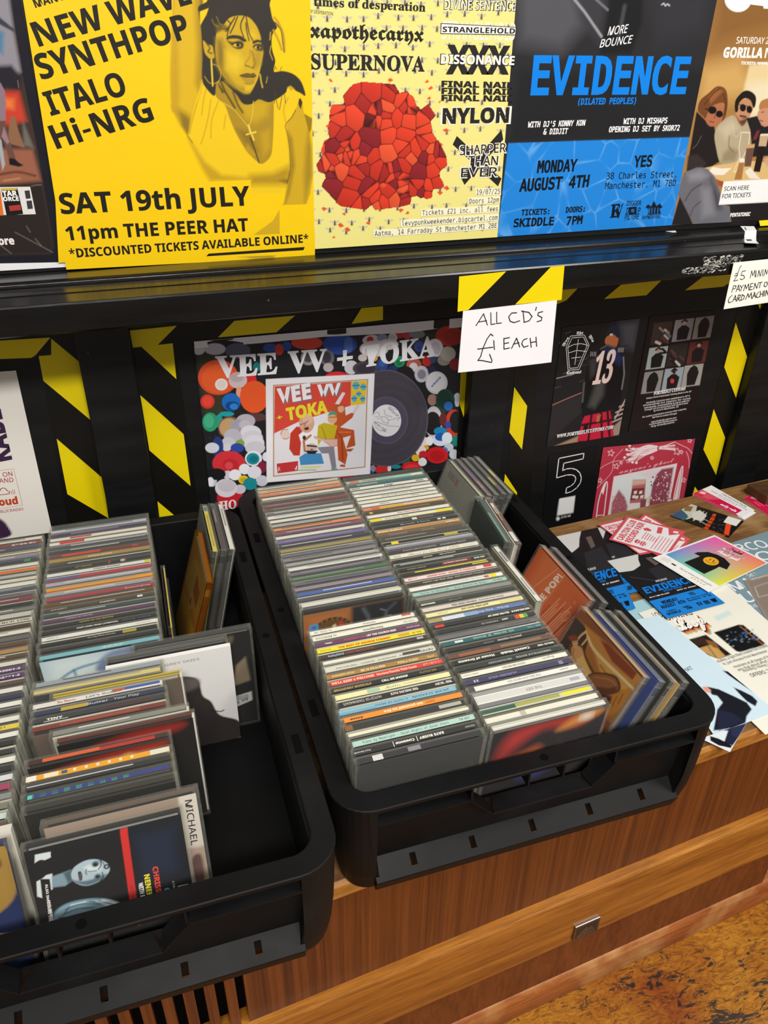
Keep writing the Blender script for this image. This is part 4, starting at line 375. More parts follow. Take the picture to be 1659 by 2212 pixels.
{'n':'poster_card','pl':'y','v':0.1235,'o':[0.6525,0.5348],'q':[(7,2113,),(1477,2129,),(1473,16,),(0,0,)],'b':'201f21','st':8,'ops':[('p','44444c',189,0,[1096,2096,1463,2116,1490,1590,1220,1672],),('p','161617',238,0,[7,2113,848,2119,799,1715,21,1401],),('s','3a3a3e',8,0,9,[1078,861,1304,882],),('s','141415',7,0,10,[52,2000,202,2018],),('s','4a484a',8,0,13,[-16,1087,128,1102],),('s','3a3a3e',8,0,8,[1026,1302,1127,1334],),('s','4a484a',8,0,8,[1055,1991,1259,2021],),('s','4a484a',8,0,8,[303,1778,465,1804],),('s','55525a',9,0,8,[1114,238,1250,259],),('s','141415',7,0,11,[-51,1850,153,1869],),('s','141415',8,0,9,[96,826,310,839],),('s','3a3a3e',8,0,15,[972,1140,1092,1177],),('s','55525a',8,0,6,[488,1420,625,1447],),('s','4a484a',7,0,13,[84,2006,178,2028],),('s','141415',8,0,13,[679,1209,890,1215],),('s','3a3a3e',9,0,9,[1325,493,1482,527],),('s','4a484a',8,0,11,[474,1140,606,1175],),('s','4a484a',8,0,12,[348,1517,556,1536],),('s','3a3a3e',8,0,14,[589,1496,678,1528],),('s','141415',8,0,10,[874,1956,1088,1973],),('s','3a3a3e',8,0,8,[1139,1889,1352,1903],),('s','4a484a',8,0,8,[931,184,1123,208],),('s','55525a',8,0,14,[142,1321,267,1345],),('s','55525a',9,0,10,[1531,356,1788,370],),('s','4a484a',8,0,11,[558,1562,652,1599],),('s','141415',8,0,11,[1214,1662,1322,1690],),('s','3a3a3e',8,0,12,[692,1049,903,1071],),('s','141415',8,0,14,[1120,777,1298,801],),('p','2c2a2b',41,0,[9,767,605,921,657,604,18,98],),('s','a06a5c',14,0,19,[7,783,282,866,544,936],),('s','cfc6c0',16,0,8,[22,1254,340,1291],),('s','b8a094',11,0,30,[1326,355,1478,694],),('s','b8a094',11,0,29,[1350,572,1476,595],),('s','b8a094',11,0,29,[1324,475,1470,516],),('s','b8a094',11,0,30,[1318,396,1475,435],),('s','b8a094',11,0,30,[1292,298,1480,354],),('p','9a8878',45,0,[1177,90,1484,333,1500,22,1280,13],),('p','a8886a',43,0,[158,-4,627,130,625,7],),('p','b5673c',12,1,[866,1861,950,1898,1106,1856,1103,1684,1019,1638,872,1762],),('p','1e2438',10,1,[887,1904,905,2026,1000,2063,1100,1990,1137,1835,1059,1860,957,1968],),('p','c8c4c0',4,0,[929,1921,991,1919,993,1883,936,1885],),('p','131316',10,0,[588,1520,807,1669,878,1729,1072,1688,1257,1540,1344,1175,1389,705,1352,502,1212,550,740,485,646,478,579,693,577,1151],),('p','20305e',84,0,[865,1691,1075,1669,1257,1485,1244,1337,1001,1512],),('p','4a4a46',107,0,[821,1122,985,1141,999,833,867,616,730,673,776,899],),('p','3a3a3c',83,0,[611,1499,783,1572,758,1243,687,1176],),('s','8a8a90',21,0,22,[1279,1482,1357,1174,1361,904],),('s','5a5a5c',25,0,30,[573,1114,598,768],),('s','55534e',16,0,34,[805,1679,919,1730,1075,1669],),('s','c8c4c0',4,0,9,[1153,1588,1152,1657],),('s','c8c4c0',4,0,9,[1185,1585,1184,1654],),('s','c8c4c0',4,0,9,[1217,1581,1216,1651],),('s','c8c4c0',4,0,9,[1249,1578,1248,1648],),('s','c8c4c0',4,0,8,[623,1574,618,1644],),('s','c8c4c0',4,0,8,[656,1571,651,1640],),('s','c8c4c0',4,0,8,[690,1567,684,1637],),('s','c8c4c0',4,0,8,[719,1564,713,1634],),('p','c41f3c',10,0,[686,492,1196,523,1260,353,1367,21,1113,-45,611,30,650,388],),('s','3a0d16',13,0,44,[660,327,1262,343],),('s','3a0d16',13,0,44,[617,192,1316,173],),('s','3a0d16',13,0,44,[824,493,840,16],),('s','3a0d16',13,0,45,[1015,507,1132,-27],),('s','3a0d16',13,0,45,[1144,510,1276,35],),('p','1a1416',17,0,[703,320,784,349,790,187,683,182],),('p','b5673c',17,0,[936,468,1020,476,1001,339,946,347],),('t','ecd0c8','s','13',718,1069,1099,1074,752,1608,),('K','e4e4e2',10,[177,1955,440,1947,562,1766,434,1363,222,1374,125,1775,177,1955],),('K','e4e4e2',10,[212,1920,425,1917,525,1770,404,1398,245,1404,158,1772,212,1920],),('K','e4e4e2',10,[338,1886,338,1456],),('K','e4e4e2',10,[255,1578,436,1576],),('K','e4e4e2',10,[147,1764,259,1806,398,1810,547,1759],),('K','e4e4e2',10,[181,1672,336,1700,523,1663],),('t','e8e8e6','f','The',283,1969,413,1967,284,2019,),('t','e8e8e6','f','Customs',200,1303,482,1293,202,1360,),('t','e8e8e6','f','For',76,1789,157,1930,38,1811,),('t','e8e8e6','f','Fly',528,1921,620,1805,562,1948,),('t','f4f2f0','s','WWW.FORTHEFLYCUSTOMS.COM',178,151,1322,166,178,217,)],'rough':0.3,'cat':'card','grp':'cards on the black panel','label':'upright photo card of a black leather jacket with 13 on its back'},
{'n':'poster_card','pl':'y','v':0.1235,'o':[0.8195,0.5398],'q':[(0,2098,),(1341,2084,),(1429,18,),(0,0,)],'b':'1b1416','st':9,'ops':[('p','3a2c2a',4,0,[109,1966,488,1972,496,1595,111,1593],),('s','c8b8b0',17,0,43,[220,1637,316,1594],),('s','8a7a70',17,0,30,[237,1878,334,1805],),('s','c8b8b0',17,0,30,[354,1836,451,1762],),('s','c8b8b0',17,0,27,[367,1739,464,1664],),('s','5a3a34',17,0,27,[321,1712,418,1636],),('s','5a3a34',17,0,44,[375,1672,473,1597],),('s','6a6a70',17,0,44,[404,1778,494,1704],),('p','8c888a',4,0,[538,1978,925,1983,940,1603,547,1601],),('p','191719',6,0,[644,1621,620,1811,695,1875,773,1876,873,1813,860,1622],),('e','b98a76',4,733,1917,38,-3,9,-37,),('s','1a1416',8,0,31,[678,1935,731,1969,787,1937],),('p','948e8a',4,0,[958,1984,1352,1989,1373,1606,973,1604],),('p','191819',6,0,[1078,1929,1154,1979,1236,1931,1288,1837,1259,1625,1083,1624,1043,1834],),('p','a0aaa6',4,0,[111,1538,496,1539,504,1150,113,1151],),('p','191719',6,0,[210,1171,189,1365,265,1431,343,1431,441,1365,425,1170],),('e','b98a76',4,303,1473,38,-4,9,-38,),('s','1a1416',8,0,31,[249,1492,303,1527,357,1493],),('s','191719',6,0,40,[343,1423,479,1423,381,1500],),('p','2c2826',4,0,[523,1546,916,1547,931,1154,532,1156],),('s','5a3a34',18,0,26,[620,1395,721,1317],),('s','5a3a34',18,0,23,[590,1299,691,1220],),('s','5a3a34',18,0,27,[783,1327,886,1248],),('s','c8b8b0',18,0,38,[723,1237,825,1157],),('s','5a3a34',18,0,35,[572,1458,672,1380],),('s','141314',18,0,36,[619,1271,720,1192],),('s','141314',18,0,23,[578,1361,679,1283],),('p','5c2c2a',4,0,[948,1552,1349,1553,1370,1156,964,1158],),('p','191719',7,0,[1064,1178,1035,1376,1113,1443,1193,1443,1297,1376,1287,1177],),('e','b98a76',4,1151,1486,39,-4,10,-39,),('s','1a1416',9,0,33,[1094,1506,1148,1541,1206,1506],),('p','8e8a86',4,0,[109,1108,501,1106,510,703,112,708],),('p','191819',6,0,[227,1048,305,1099,384,1047,433,946,397,725,222,727,189,949],),('p','969ea4',4,0,[531,1119,931,1117,946,711,540,717],),('p','191719',7,0,[641,736,615,939,694,1007,774,1006,877,936,864,733],),('e','2a1c1c',4,732,1050,39,-4,10,-40,),('s','1a1416',9,0,32,[676,1071,731,1106,788,1070],),('e','c8383c',7,737,877,42,-5,11,-45,),('p','9c9892',4,0,[942,1135,1349,1133,1371,724,958,729],),('p','191819',7,0,[1066,1075,1145,1126,1229,1074,1283,972,1253,746,1072,748,1030,974],),('t','f2efec','s','FORTHEFLY CUSTOMS',392,657,1067,670,391,720,),('t','e4e0dc','n','Unique Hand-Customised Clothing Made in the UK',249,598,1214,611,248,629,),('t','e4e0dc','n','FortheFly Customs was established in 2014',268,509,1200,528,267,541,),('t','e4e0dc','n','showcasing our passion for metal,',210,468,1237,478,209,500,),('t','e4e0dc','n','individuality, customisability & pieces tailored',243,418,1213,434,243,450,),('t','e4e0dc','n','through one of a kind pieces with all work done',259,375,1196,389,259,407,),('t','e4e0dc','n','by hand in Manchester, UK',465,333,1002,344,464,365,),('t','e4e0dc','n','For custom commissions and any other enquiries,',243,240,1194,277,242,273,),('t','e4e0dc','n','feel free to contact through:',459,204,999,214,459,237,),('t','e4e0dc','n','www.fortheflycustoms.com',456,116,1004,130,456,149,),('t','e4e0dc','n','customs@fortheflycustoms',424,75,1031,84,424,108,),('t','e4e0dc','n','fb/ig: fortheflycustoms',472,26,983,42,471,59,)],'rough':0.3,'cat':'card','grp':'cards on the black panel','label':'dark clothing card with nine small photos above white text'},
{'n':'poster_card','pl':'y','v':0.1235,'o':[0.6647,0.368],'q':[(-48,1495,),(965,1539,),(1077,-13,),(0,0,)],'b':'141416','st':20,'ops':[('K','f0f0f0',18,[161,1411,668,1431,672,1322,277,1296,275,1149,343,1172,455,1166,562,1123,651,1039,697,931,693,832,633,741,530,678,411,663,411,776,501,801,564,854,583,931,553,992,486,1031,372,1046,169,1021,161,1411],),('P','e6e6e4',[290,575,627,573,637,214,294,216],),('t','d8d8d8','n','SCAN ME',386,133,597,135,386,182,),('e','d8d8d8',0,323,144,38,-7,6,-43,)],'rough':0.3,'cat':'card','grp':'cards on the black panel','label':'black card with a large outlined number 5'},
{'n':'poster_card','pl':'y','v':0.1231,'o':[0.7731,0.3291],'q':[(-26,1877,),(2017,1748,),(2103,43,),(0,0,)],'b':'b9384a','st':9,'ops':[('P','ecdadd',[318,1233,1724,1278,1762,197,353,138],),('p','dfe3e2',6,0,[355,1193,1655,1232,1678,258,409,193],),('p','e6d4dc',68,0,[861,1214,1651,1228,1652,1040,1139,1043],),('p','a8606a',45,0,[488,926,657,728,765,516,772,33,426,102,385,671],),('s','8e4652',6,0,11,[643,733,646,716],),('s','b8747c',6,0,12,[565,579,561,562],),('s','8e4652',6,0,12,[605,474,623,453],),('s','b8747c',6,0,11,[500,627,526,605],),('s','c89098',7,0,12,[701,400,697,384],),('s','8e4652',6,0,11,[419,496,409,480],),('s','b8747c',7,0,12,[614,269,647,245],),('s','c89098',6,0,12,[654,560,667,541],),('s','c89098',6,0,11,[476,746,472,730],),('s','8e4652',6,0,11,[517,707,528,688],),('s','8e4652',6,0,12,[553,313,549,296],),('s','c89098',6,0,12,[548,301,528,287],),('s','b8747c',7,0,12,[646,296,645,279],),('s','b8747c',6,0,12,[715,507,749,484],),('s','8e4652',6,0,12,[571,271,580,252],),('s','b8747c',6,0,12,[533,267,521,252],),('s','b8747c',6,0,12,[450,304,453,286],),('s','8e4652',6,0,11,[486,559,499,540],),('s','8e4652',6,0,12,[681,652,703,631],),('s','c89098',6,0,11,[611,792,618,774],),('s','8e4652',6,0,11,[471,563,459,549],),('s','b8747c',6,0,11,[444,745,435,730],),('s','c89098',6,0,12,[591,541,618,519],),('s','8e4652',7,0,12,[730,278,750,257],),('s','b8747c',6,0,12,[497,526,507,507],),('s','b8747c',6,0,11,[581,790,576,774],),('s','8e4652',6,0,12,[649,465,621,453],),('s','8e4652',6,0,12,[597,422,625,399],),('s','b8747c',6,0,11,[519,808,529,789],),('s','c89098',7,0,12,[673,256,675,238],),('s','b8747c',6,0,12,[681,574,696,554],),('s','b8747c',7,0,12,[677,286,701,264],),('s','c89098',6,0,12,[453,364,474,343],),('s','b8747c',6,0,12,[602,442,632,419],),('s','c89098',6,0,11,[439,567,467,545],),('s','b8747c',6,0,12,[719,482,728,463],),('s','8e4652',6,0,11,[612,762,601,747],),('s','8e4652',6,0,11,[375,807,368,792],),('s','b8747c',6,0,11,[487,784,504,764],),('s','8e4652',6,0,12,[448,362,459,343],),('s','8e4652',6,0,11,[621,737,656,713],),('s','8e4652',6,0,12,[619,556,630,537],),('s','c89098',6,0,11,[493,732,478,718],),('s','c89098',6,0,12,[595,436,571,424],),('s','c89098',6,0,11,[422,517,419,500],),('s','8e4652',6,0,11,[544,806,536,791],),('s','c89098',6,0,12,[590,533,586,516],),('s','8e4652',6,0,12,[434,446,442,427],),('s','c89098',6,0,12,[593,643,600,625],),('s','8e4652',6,0,11,[419,799,407,785],),('s','8e4652',6,0,12,[643,508,666,486],),('s','b8747c',6,0,12,[673,538,656,524],),('s','8e4652',6,0,12,[646,430,655,411],),('s','c89098',6,0,12,[446,350,455,331],),('s','b8747c',6,0,12,[514,330,547,306],),('s','c89098',6,0,11,[433,539,451,519],),('s','b8747c',6,0,11,[375,760,389,740],),('s','c89098',6,0,11,[426,769,428,752],),('s','b8747c',6,0,12,[486,434,480,418],),('s','c89098',6,0,11,[453,645,469,625],),('p','bb6a66',9,0,[769,1085,1068,1044,1139,533,797,574,782,916],),('p','d8b0a0',45,0,[758,1087,1068,1044,1071,950,773,960],),('p','7c3a42',13,0,[787,895,1067,866,1096,627,795,639],),('p','e8dcd4',6,0,[843,832,913,832,919,763,848,768],),('p','e8dcd4',6,0,[969,810,1039,810,1045,741,974,745],),('p','e8dcd4',6,0,[829,739,900,739,905,670,834,675],),('p','e8dcd4',6,0,[900,716,971,716,977,647,905,651],),('p','e8dcd4',7,0,[1013,706,1084,706,1090,637,1018,641],),('p','e4dedc',9,0,[779,556,1046,550,1061,374,792,381],),('p','8a4a58',18,0,[1036,595,1178,612,1192,393,1068,394],),('e','d8ceb0',9,1239,569,66,-12,18,-81,),('p','95495a',42,0,[1298,1120,1389,1209,1657,1206,1715,295,1272,334,1247,856],),('e','b86a72',7,1605,831,20,-3,5,-21,),('e','6a3040',7,1512,491,10,-2,6,-25,),('e','d8b0b0',7,1285,1032,11,-2,2,-9,),('e','e0c8c0',6,1255,1140,20,-3,3,-14,),('e','6a3040',7,1409,923,24,-4,3,-14,),('e','7a3a46',7,1407,1003,10,-2,5,-22,),('e','6a3040',7,1658,753,14,-2,3,-13,),('e','7a3a46',7,1278,955,10,-2,5,-23,),('e','b86a72',7,1449,578,25,-5,5,-20,),('e','7a3a46',7,1562,769,11,-2,5,-19,),('e','7a3a46',7,1409,644,10,-2,5,-20,),('e','6a3040',7,1546,633,16,-3,6,-24,),('e','e0c8c0',7,1381,919,15,-3,2,-10,),('e','7a3a46',7,1720,744,12,-2,3,-12,),('e','b86a72',7,1276,717,9,-2,2,-10,),('e','d8b0b0',7,1603,808,10,-2,5,-22,),('e','d8b0b0',7,1660,681,21,-4,3,-13,),('e','e0c8c0',7,1556,1051,10,-2,3,-12,),('e','d8b0b0',7,1243,880,10,-2,5,-22,),('e','d8b0b0',7,1480,657,25,-4,3,-12,),('e','7a3a46',7,1604,634,18,-3,2,-10,),('e','6a3040',7,1321,1079,25,-4,3,-11,),('e','6a3040',7,1313,619,10,-2,4,-17,),('e','e0c8c0',7,1487,707,18,-3,3,-11,),('e','e0c8c0',7,1286,604,24,-4,5,-25,),('e','e0c8c0',7,1443,1036,11,-2,5,-21,),('e','7a3a46',7,1605,880,18,-3,4,-16,),('e','6a3040',7,1634,509,21,-4,3,-14,),('e','7a3a46',7,1432,957,22,-4,5,-22,),('e','b86a72',7,1593,1060,16,-3,5,-21,),('e','7a3a46',7,1199,970,18,-3,3,-15,),('e','d8b0b0',7,1667,612,22,-4,5,-20,),('e','e0c8c0',7,1422,537,19,-3,3,-14,),('e','e0c8c0',7,1322,1058,20,-3,3,-13,),('e','6a3040',7,1313,594,10,-2,2,-11,),('e','e0c8c0',7,1776,462,24,-4,6,-24,),('e','e0c8c0',7,1488,961,11,-2,3,-12,),('e','6a3040',7,1352,1034,23,-4,5,-20,),('e','7a3a46',7,1288,773,20,-3,2,-11,),('e','e0c8c0',7,1600,790,11,-2,3,-14,),('e','e0c8c0',7,1679,756,12,-2,2,-10,),('e','e0c8c0',7,1502,1010,25,-4,4,-18,),('e','e0c8c0',7,1341,550,21,-4,3,-12,),('e','7a3a46',7,1307,484,17,-3,5,-23,),('e','b86a72',7,1378,991,23,-4,3,-13,),('e','7a3a46',7,1537,552,16,-3,5,-22,),('e','d8b0b0',7,1667,606,20,-4,4,-15,),('e','e0c8c0',7,1364,533,16,-3,2,-11,),('e','b86a72',7,1476,572,24,-4,3,-12,),('e','e0c8c0',7,1596,873,24,-4,4,-19,),('e','d8b0b0',7,1607,832,11,-2,4,-18,),('e','d8b0b0',7,1598,504,15,-3,2,-10,),('e','e0c8c0',7,1368,869,18,-3,4,-20,),('e','6a3040',7,1508,540,25,-5,5,-20,),('e','e0c8c0',7,1572,718,15,-3,4,-18,),('e','b86a72',7,1574,729,14,-3,2,-9,),('e','e0c8c0',7,1637,651,15,-3,6,-24,),('e','d8b0b0',7,1408,612,10,-2,2,-10,),('e','b86a72',7,1673,877,21,-4,5,-22,),('e','7a3a46',7,1620,654,18,-3,2,-10,),('e','6a3040',7,1267,917,16,-3,5,-24,),('e','6a3040',7,1543,842,24,-4,5,-23,),('e','d8b0b0',7,1516,840,23,-4,5,-23,),('e','7a3a46',7,1664,361,25,-5,3,-13,),('e','6a3040',7,1344,958,11,-2,5,-23,),('e','7a3a46',7,1258,866,13,-2,2,-10,),('e','6a3040',7,1574,496,22,-4,4,-16,),('e','7a3a46',7,1449,746,14,-3,3,-13,),('e','7a3a46',7,1619,383,17,-3,3,-12,),('e','6a3040',7,1390,737,12,-2,3,-12,),('e','b86a72',7,1554,639,22,-4,2,-10,),('e','d8b0b0',7,1534,500,15,-3,5,-23,),('e','7a3a46',7,1632,411,25,-5,4,-19,),('e','d8b0b0',7,1692,467,13,-2,3,-12,),('e','6a3040',6,1221,1064,21,-4,4,-17,),('e','7a3a46',7,1420,904,21,-4,5,-23,),('e','d8b0b0',7,1731,623,16,-3,5,-22,),('e','7a3a46',7,1301,924,17,-3,4,-19,),('e','e0c8c0',7,1525,1063,25,-4,4,-16,),('e','b86a72',7,1322,427,12,-2,2,-9,),('e','d8b0b0',7,1394,894,17,-3,5,-23,),('e','e0c8c0',7,1498,1117,26,-4,5,-20,),('e','7a3a46',7,1304,909,14,-2,4,-16,),('e','6a3040',7,1632,517,11,-2,4,-16,),('e','e0c8c0',7,1620,1062,10,-2,4,-15,),('e','d8b0b0',7,1381,655,12,-2,5,-24,),('e','7a3a46',7,1495,810,18,-3,3,-15,),('e','b86a72',7,1620,1041,11,-2,2,-10,),('e','d8b0b0',7,1572,1013,10,-2,4,-17,),('e','d8b0b0',7,1778,429,11,-2,3,-13,),('e','e0c8c0',7,1706,765,18,-3,6,-24,),('e','e0c8c0',7,1592,486,18,-3,2,-10,),('e','e0c8c0',7,1478,552,24,-4,5,-24,),('e','6a3040',7,1582,655,10,-2,2,-9,),('e','e0c8c0',7,1598,806,25,-4,4,-15,),('e','b86a72',7,1778,515,12,-2,5,-22,),('e','b86a72',7,1528,395,13,-2,4,-16,),('e','b86a72',7,1363,805,9,-2,4,-19,),('e','d8b0b0',7,1662,535,11,-2,4,-15,),('e','7a3a46',7,1751,421,21,-4,5,-21,),('e','e0c8c0',7,1445,904,12,-2,3,-12,),('e','d8b0b0',7,1773,377,10,-2,5,-22,),('e','b86a72',6,1214,1080,15,-2,3,-12,),('e','6a3040',7,1450,468,11,-2,2,-11,),('e','b86a72',7,1529,847,24,-4,4,-17,),('e','6a3040',7,1520,475,12,-2,2,-9,),('e','7a3a46',7,1222,892,17,-3,4,-20,),('e','e0c8c0',7,1287,593,13,-2,5,-20,),('e','6a3040',7,1317,934,13,-2,4,-19,),('e','6a3040',7,1724,509,15,-3,4,-16,),('s','fff4f2',6,1,14,[1231,1640,935,1577,731,1640],),('s','f0e2e2',6,1,11,[1213,1706,902,1729,569,1487],),('s','fff4f2',6,1,10,[1221,1699,908,1701,653,1510],),('s','f0e2e2',6,1,9,[1218,1701,932,1591,548,1643],),('s','e6cfd2',6,1,11,[1220,1690,929,1602,710,1608],),('s','fff4f2',6,1,13,[1225,1645,933,1584,645,1694],),('s','fff4f2',6,1,12,[1210,1710,894,1764,672,1480],),('s','d8a8ae',6,1,11,[1206,1659,920,1647,694,1751],),('s','f0e2e2',6,1,12,[1225,1666,894,1764,720,1725],),('s','f0e2e2',6,1,10,[1235,1658,905,1717,637,1601],),('s','fff4f2',6,1,8,[1223,1644,913,1677,602,1683],),('s','e6cfd2',6,1,11,[1208,1700,937,1568,596,1478],),('s','e6cfd2',6,1,10,[1203,1676,923,1632,626,1649],),('s','fff4f2',6,1,8,[1218,1673,935,1577,712,1715],),('s','fff4f2',6,1,9,[1224,1687,897,1751,544,1612],),('s','f0e2e2',6,1,9,[1226,1700,927,1615,714,1677],),('s','e6cfd2',6,1,11,[1208,1641,909,1694,686,1496],),('s','fff4f2',6,1,9,[1226,1686,905,1713,559,1655],),('s','f0e2e2',6,1,13,[1212,1642,928,1610,575,1761],),('s','e6cfd2',6,1,11,[1220,1641,917,1662,519,1659],),('s','f0e2e2',6,1,8,[1208,1704,927,1615,572,1668],),('s','d8a8ae',6,1,13,[1210,1691,917,1660,551,1472],),('s','e6cfd2',6,1,9,[1214,1664,933,1584,553,1623],),('s','f0e2e2',6,1,11,[1231,1661,906,1710,611,1732],),('s','e6cfd2',6,1,12,[1220,1691,913,1676,647,1690],),('s','f0e2e2',6,1,11,[1209,1694,904,1722,512,1728],),('s','e6cfd2',6,1,13,[1226,1673,906,1712,562,1637],),('s','f0e2e2',6,1,10,[1197,1711,918,1654,683,1593],),('s','fff4f2',6,1,10,[1212,1706,905,1714,728,1593],),('s','fff4f2',6,1,7,[1226,1654,925,1623,612,1531],),('s','fff4f2',6,1,9,[1219,1649,923,1634,602,1507],),('s','f0e2e2',6,1,12,[1203,1676,892,1772,644,1545],),('s','f0e2e2',6,1,13,[1208,1702,901,1731,685,1751],),('s','f0e2e2',6,1,9,[1214,1664,903,1726,581,1518],),('s','fff4f2',6,1,9,[1210,1689,925,1622,675,1582],),('s','f0e2e2',6,1,10,[1230,1669,893,1772,692,1623],),('s','e6cfd2',6,1,10,[1213,1679,928,1608,526,1729],),('s','d8a8ae',6,1,13,[1230,1663,924,1626,523,1538],),('s','e6cfd2',6,1,10,[1236,1657,901,1732,527,1509],),('s','f0e2e2',6,1,9,[1210,1689,925,1623,535,1663],),('s','e6cfd2',6,1,10,[1204,1683,912,1680,775,1466],),('s','fff4f2',6,1,12,[1231,1645,933,1584,634,1529],),('s','d8a8ae',6,1,12,[1219,1695,918,1653,681,1557],),('s','e6cfd2',6,1,9,[1204,1705,919,1648,530,1528],),('s','e6cfd2',6,1,12,[1231,1639,926,1620,540,1785],),('s','f0e2e2',6,1,12,[1213,1684,937,1569,742,1470],),('s','e0c0c4',6,0,11,[1239,1666,1593,1603],),('s','e0c0c4',6,0,11,[1241,1658,1595,1571],),('s','e0c0c4',6,0,11,[1231,1700,1573,1676],),('s','f4e8e8',6,0,11,[1232,1696,1587,1602],),('s','f4e8e8',6,0,11,[1239,1665,1558,1746],),('s','e0c0c4',6,0,11,[1230,1704,1583,1681],),('s','e0c0c4',6,0,11,[1234,1689,1567,1753],),('s','f4e8e8',6,0,11,[1241,1656,1606,1609],),('s','f4e8e8',6,0,11,[1230,1707,1578,1670],),('s','e0c0c4',6,0,11,[1233,1692,1582,1641],),('s','f4e8e8',6,0,11,[1242,1653,1598,1588],),('s','f4e8e8',6,0,11,[1237,1675,1557,1690],),('e','f2dede',13,494,1755,30,-5,5,-24,),('e','f2dede',13,536,1650,31,-5,5,-25,),('e','f2dede',13,483,1598,31,-5,5,-25,),('e','f2dede',13,601,1540,31,-5,5,-25,),('e','f2dede',13,680,1467,31,-5,5,-25,),('e','f2dede',13,770,1442,31,-5,5,-25,),('e','f2dede',13,543,1826,30,-5,5,-24,),('e','f2dede',13,642,1752,31,-5,5,-24,),('s','a03a48',9,0,32,[1208,1755,1193,1677,1235,1591],),('s','e8b8bc',6,1,11,[-31,1443,83,1504,261,1554,432,1537,491,1557],),('s','e8b8bc',6,1,11,[-22,1037,157,1210,257,1355,253,1595,406,1778],),('s','e8b8bc',6,1,12,[1585,1728,1750,1643,1905,1558,2026,1437],),('s','e8b8bc',7,1,12,[1875,1502,1972,1342,2039,1123],),('s','f0ccd0',4,0,11,[164,1807,184,1756,238,1736,197,1717,210,1667,164,1706,118,1695,131,1738,90,1782,143,1769,164,1807],),('s','f0ccd0',4,0,11,[334,1506,353,1460,402,1441,365,1424,377,1378,335,1414,294,1405,305,1443,267,1483,316,1472,334,1506],),('s','f0ccd0',4,0,11,[422,1534,433,1508,461,1498,440,1488,447,1462,423,1482,400,1477,406,1499,385,1521,412,1515,422,1534],),('s','f0ccd0',4,0,11,[22,1258,38,1217,81,1201,48,1186,58,1145,22,1177,-14,1169,-4,1203,-36,1239,6,1228,22,1258],),('s','f0ccd0',4,0,12,[1650,1616,1678,1558,1743,1534,1695,1512,1714,1453,1656,1499,1603,1487,1615,1537,1563,1588,1628,1573,1650,1616],),('s','f0ccd0',4,0,12,[1754,1554,1769,1522,1805,1509,1779,1497,1789,1464,1758,1490,1728,1483,1734,1510,1706,1538,1742,1530,1754,1554],),('s','f0ccd0',4,0,11,[1104,1530,1117,1501,1149,1489,1125,1478,1134,1449,1106,1472,1080,1466,1086,1490,1061,1516,1093,1508,1104,1530],),('s','f0ccd0',4,0,12,[1892,1774,1910,1739,1949,1724,1921,1712,1932,1677,1897,1704,1865,1696,1872,1726,1841,1756,1879,1747,1892,1774],),('s','f0ccd0',4,0,12,[1965,931,1985,891,2029,874,1997,860,2010,819,1971,851,1935,843,1942,877,1908,912,1951,902,1965,931],),('t','e8b4ba','c',"anyone's ghost",425,1270,1628,1323,421,1356,),('s','f2e4e4',6,1,20,[88,407,74,729,108,1014,169,1147,211,1058,232,742,256,375],),('p','f2e4e4',17,0,[144,1110,173,1126,153,881,98,954],),('s','f2e4e4',6,0,14,[82,441,236,422],),('s','f2e4e4',7,1,22,[1839,405,1822,713,1830,1052,1862,1194,1900,1062,1931,737,1961,382],),('p','eadada',14,0,[1848,1070,1869,1130,1907,741,1936,387,1851,402],)],'rough':0.35,'cat':'card','grp':'cards on the black panel','label':'crimson card with a pale framed winter room photo and a dried bouquet'},
{'n':'poster_card','pl':'y','v':0.1235,'o':[-0.2345,0.5231],'q':[(453,2430,),(873,2418,),(839,-25,),(0,0,)],'b':'efeae0','st':20,'ops':[('t','3a2242','B','KABL',562,1205,578,1935,329,1187,),('K','b5424a',4,[334,1069,556,1068,549,505,206,501],),('t','b5505a','n','ON',406,968,525,967,407,1037,),('t','b5505a','n','AND',342,887,518,875,346,955,),('K','b03a28',10,[290,754,322,772,336,797,366,809,395,793,410,756,434,734,425,710,394,707,281,711],),('K','c8602a',6,[455,754,458,725,448,698],),('K','c8602a',6,[476,757,478,721,467,694],),('K','c8602a',6,[497,760,497,718,487,691],),('t','c8441e','B','oud',266,547,502,537,271,660,),('t','b5505a','n','-BLICRADIO',236,435,546,425,237,478,),('p','3a2242',1,1,[144,389,250,321,299,205,305,59,69,58],)],'rough':0.6,'cat':'card','grp':'cards on the black panel','label':'cream radio station card with sideways purple capitals'},
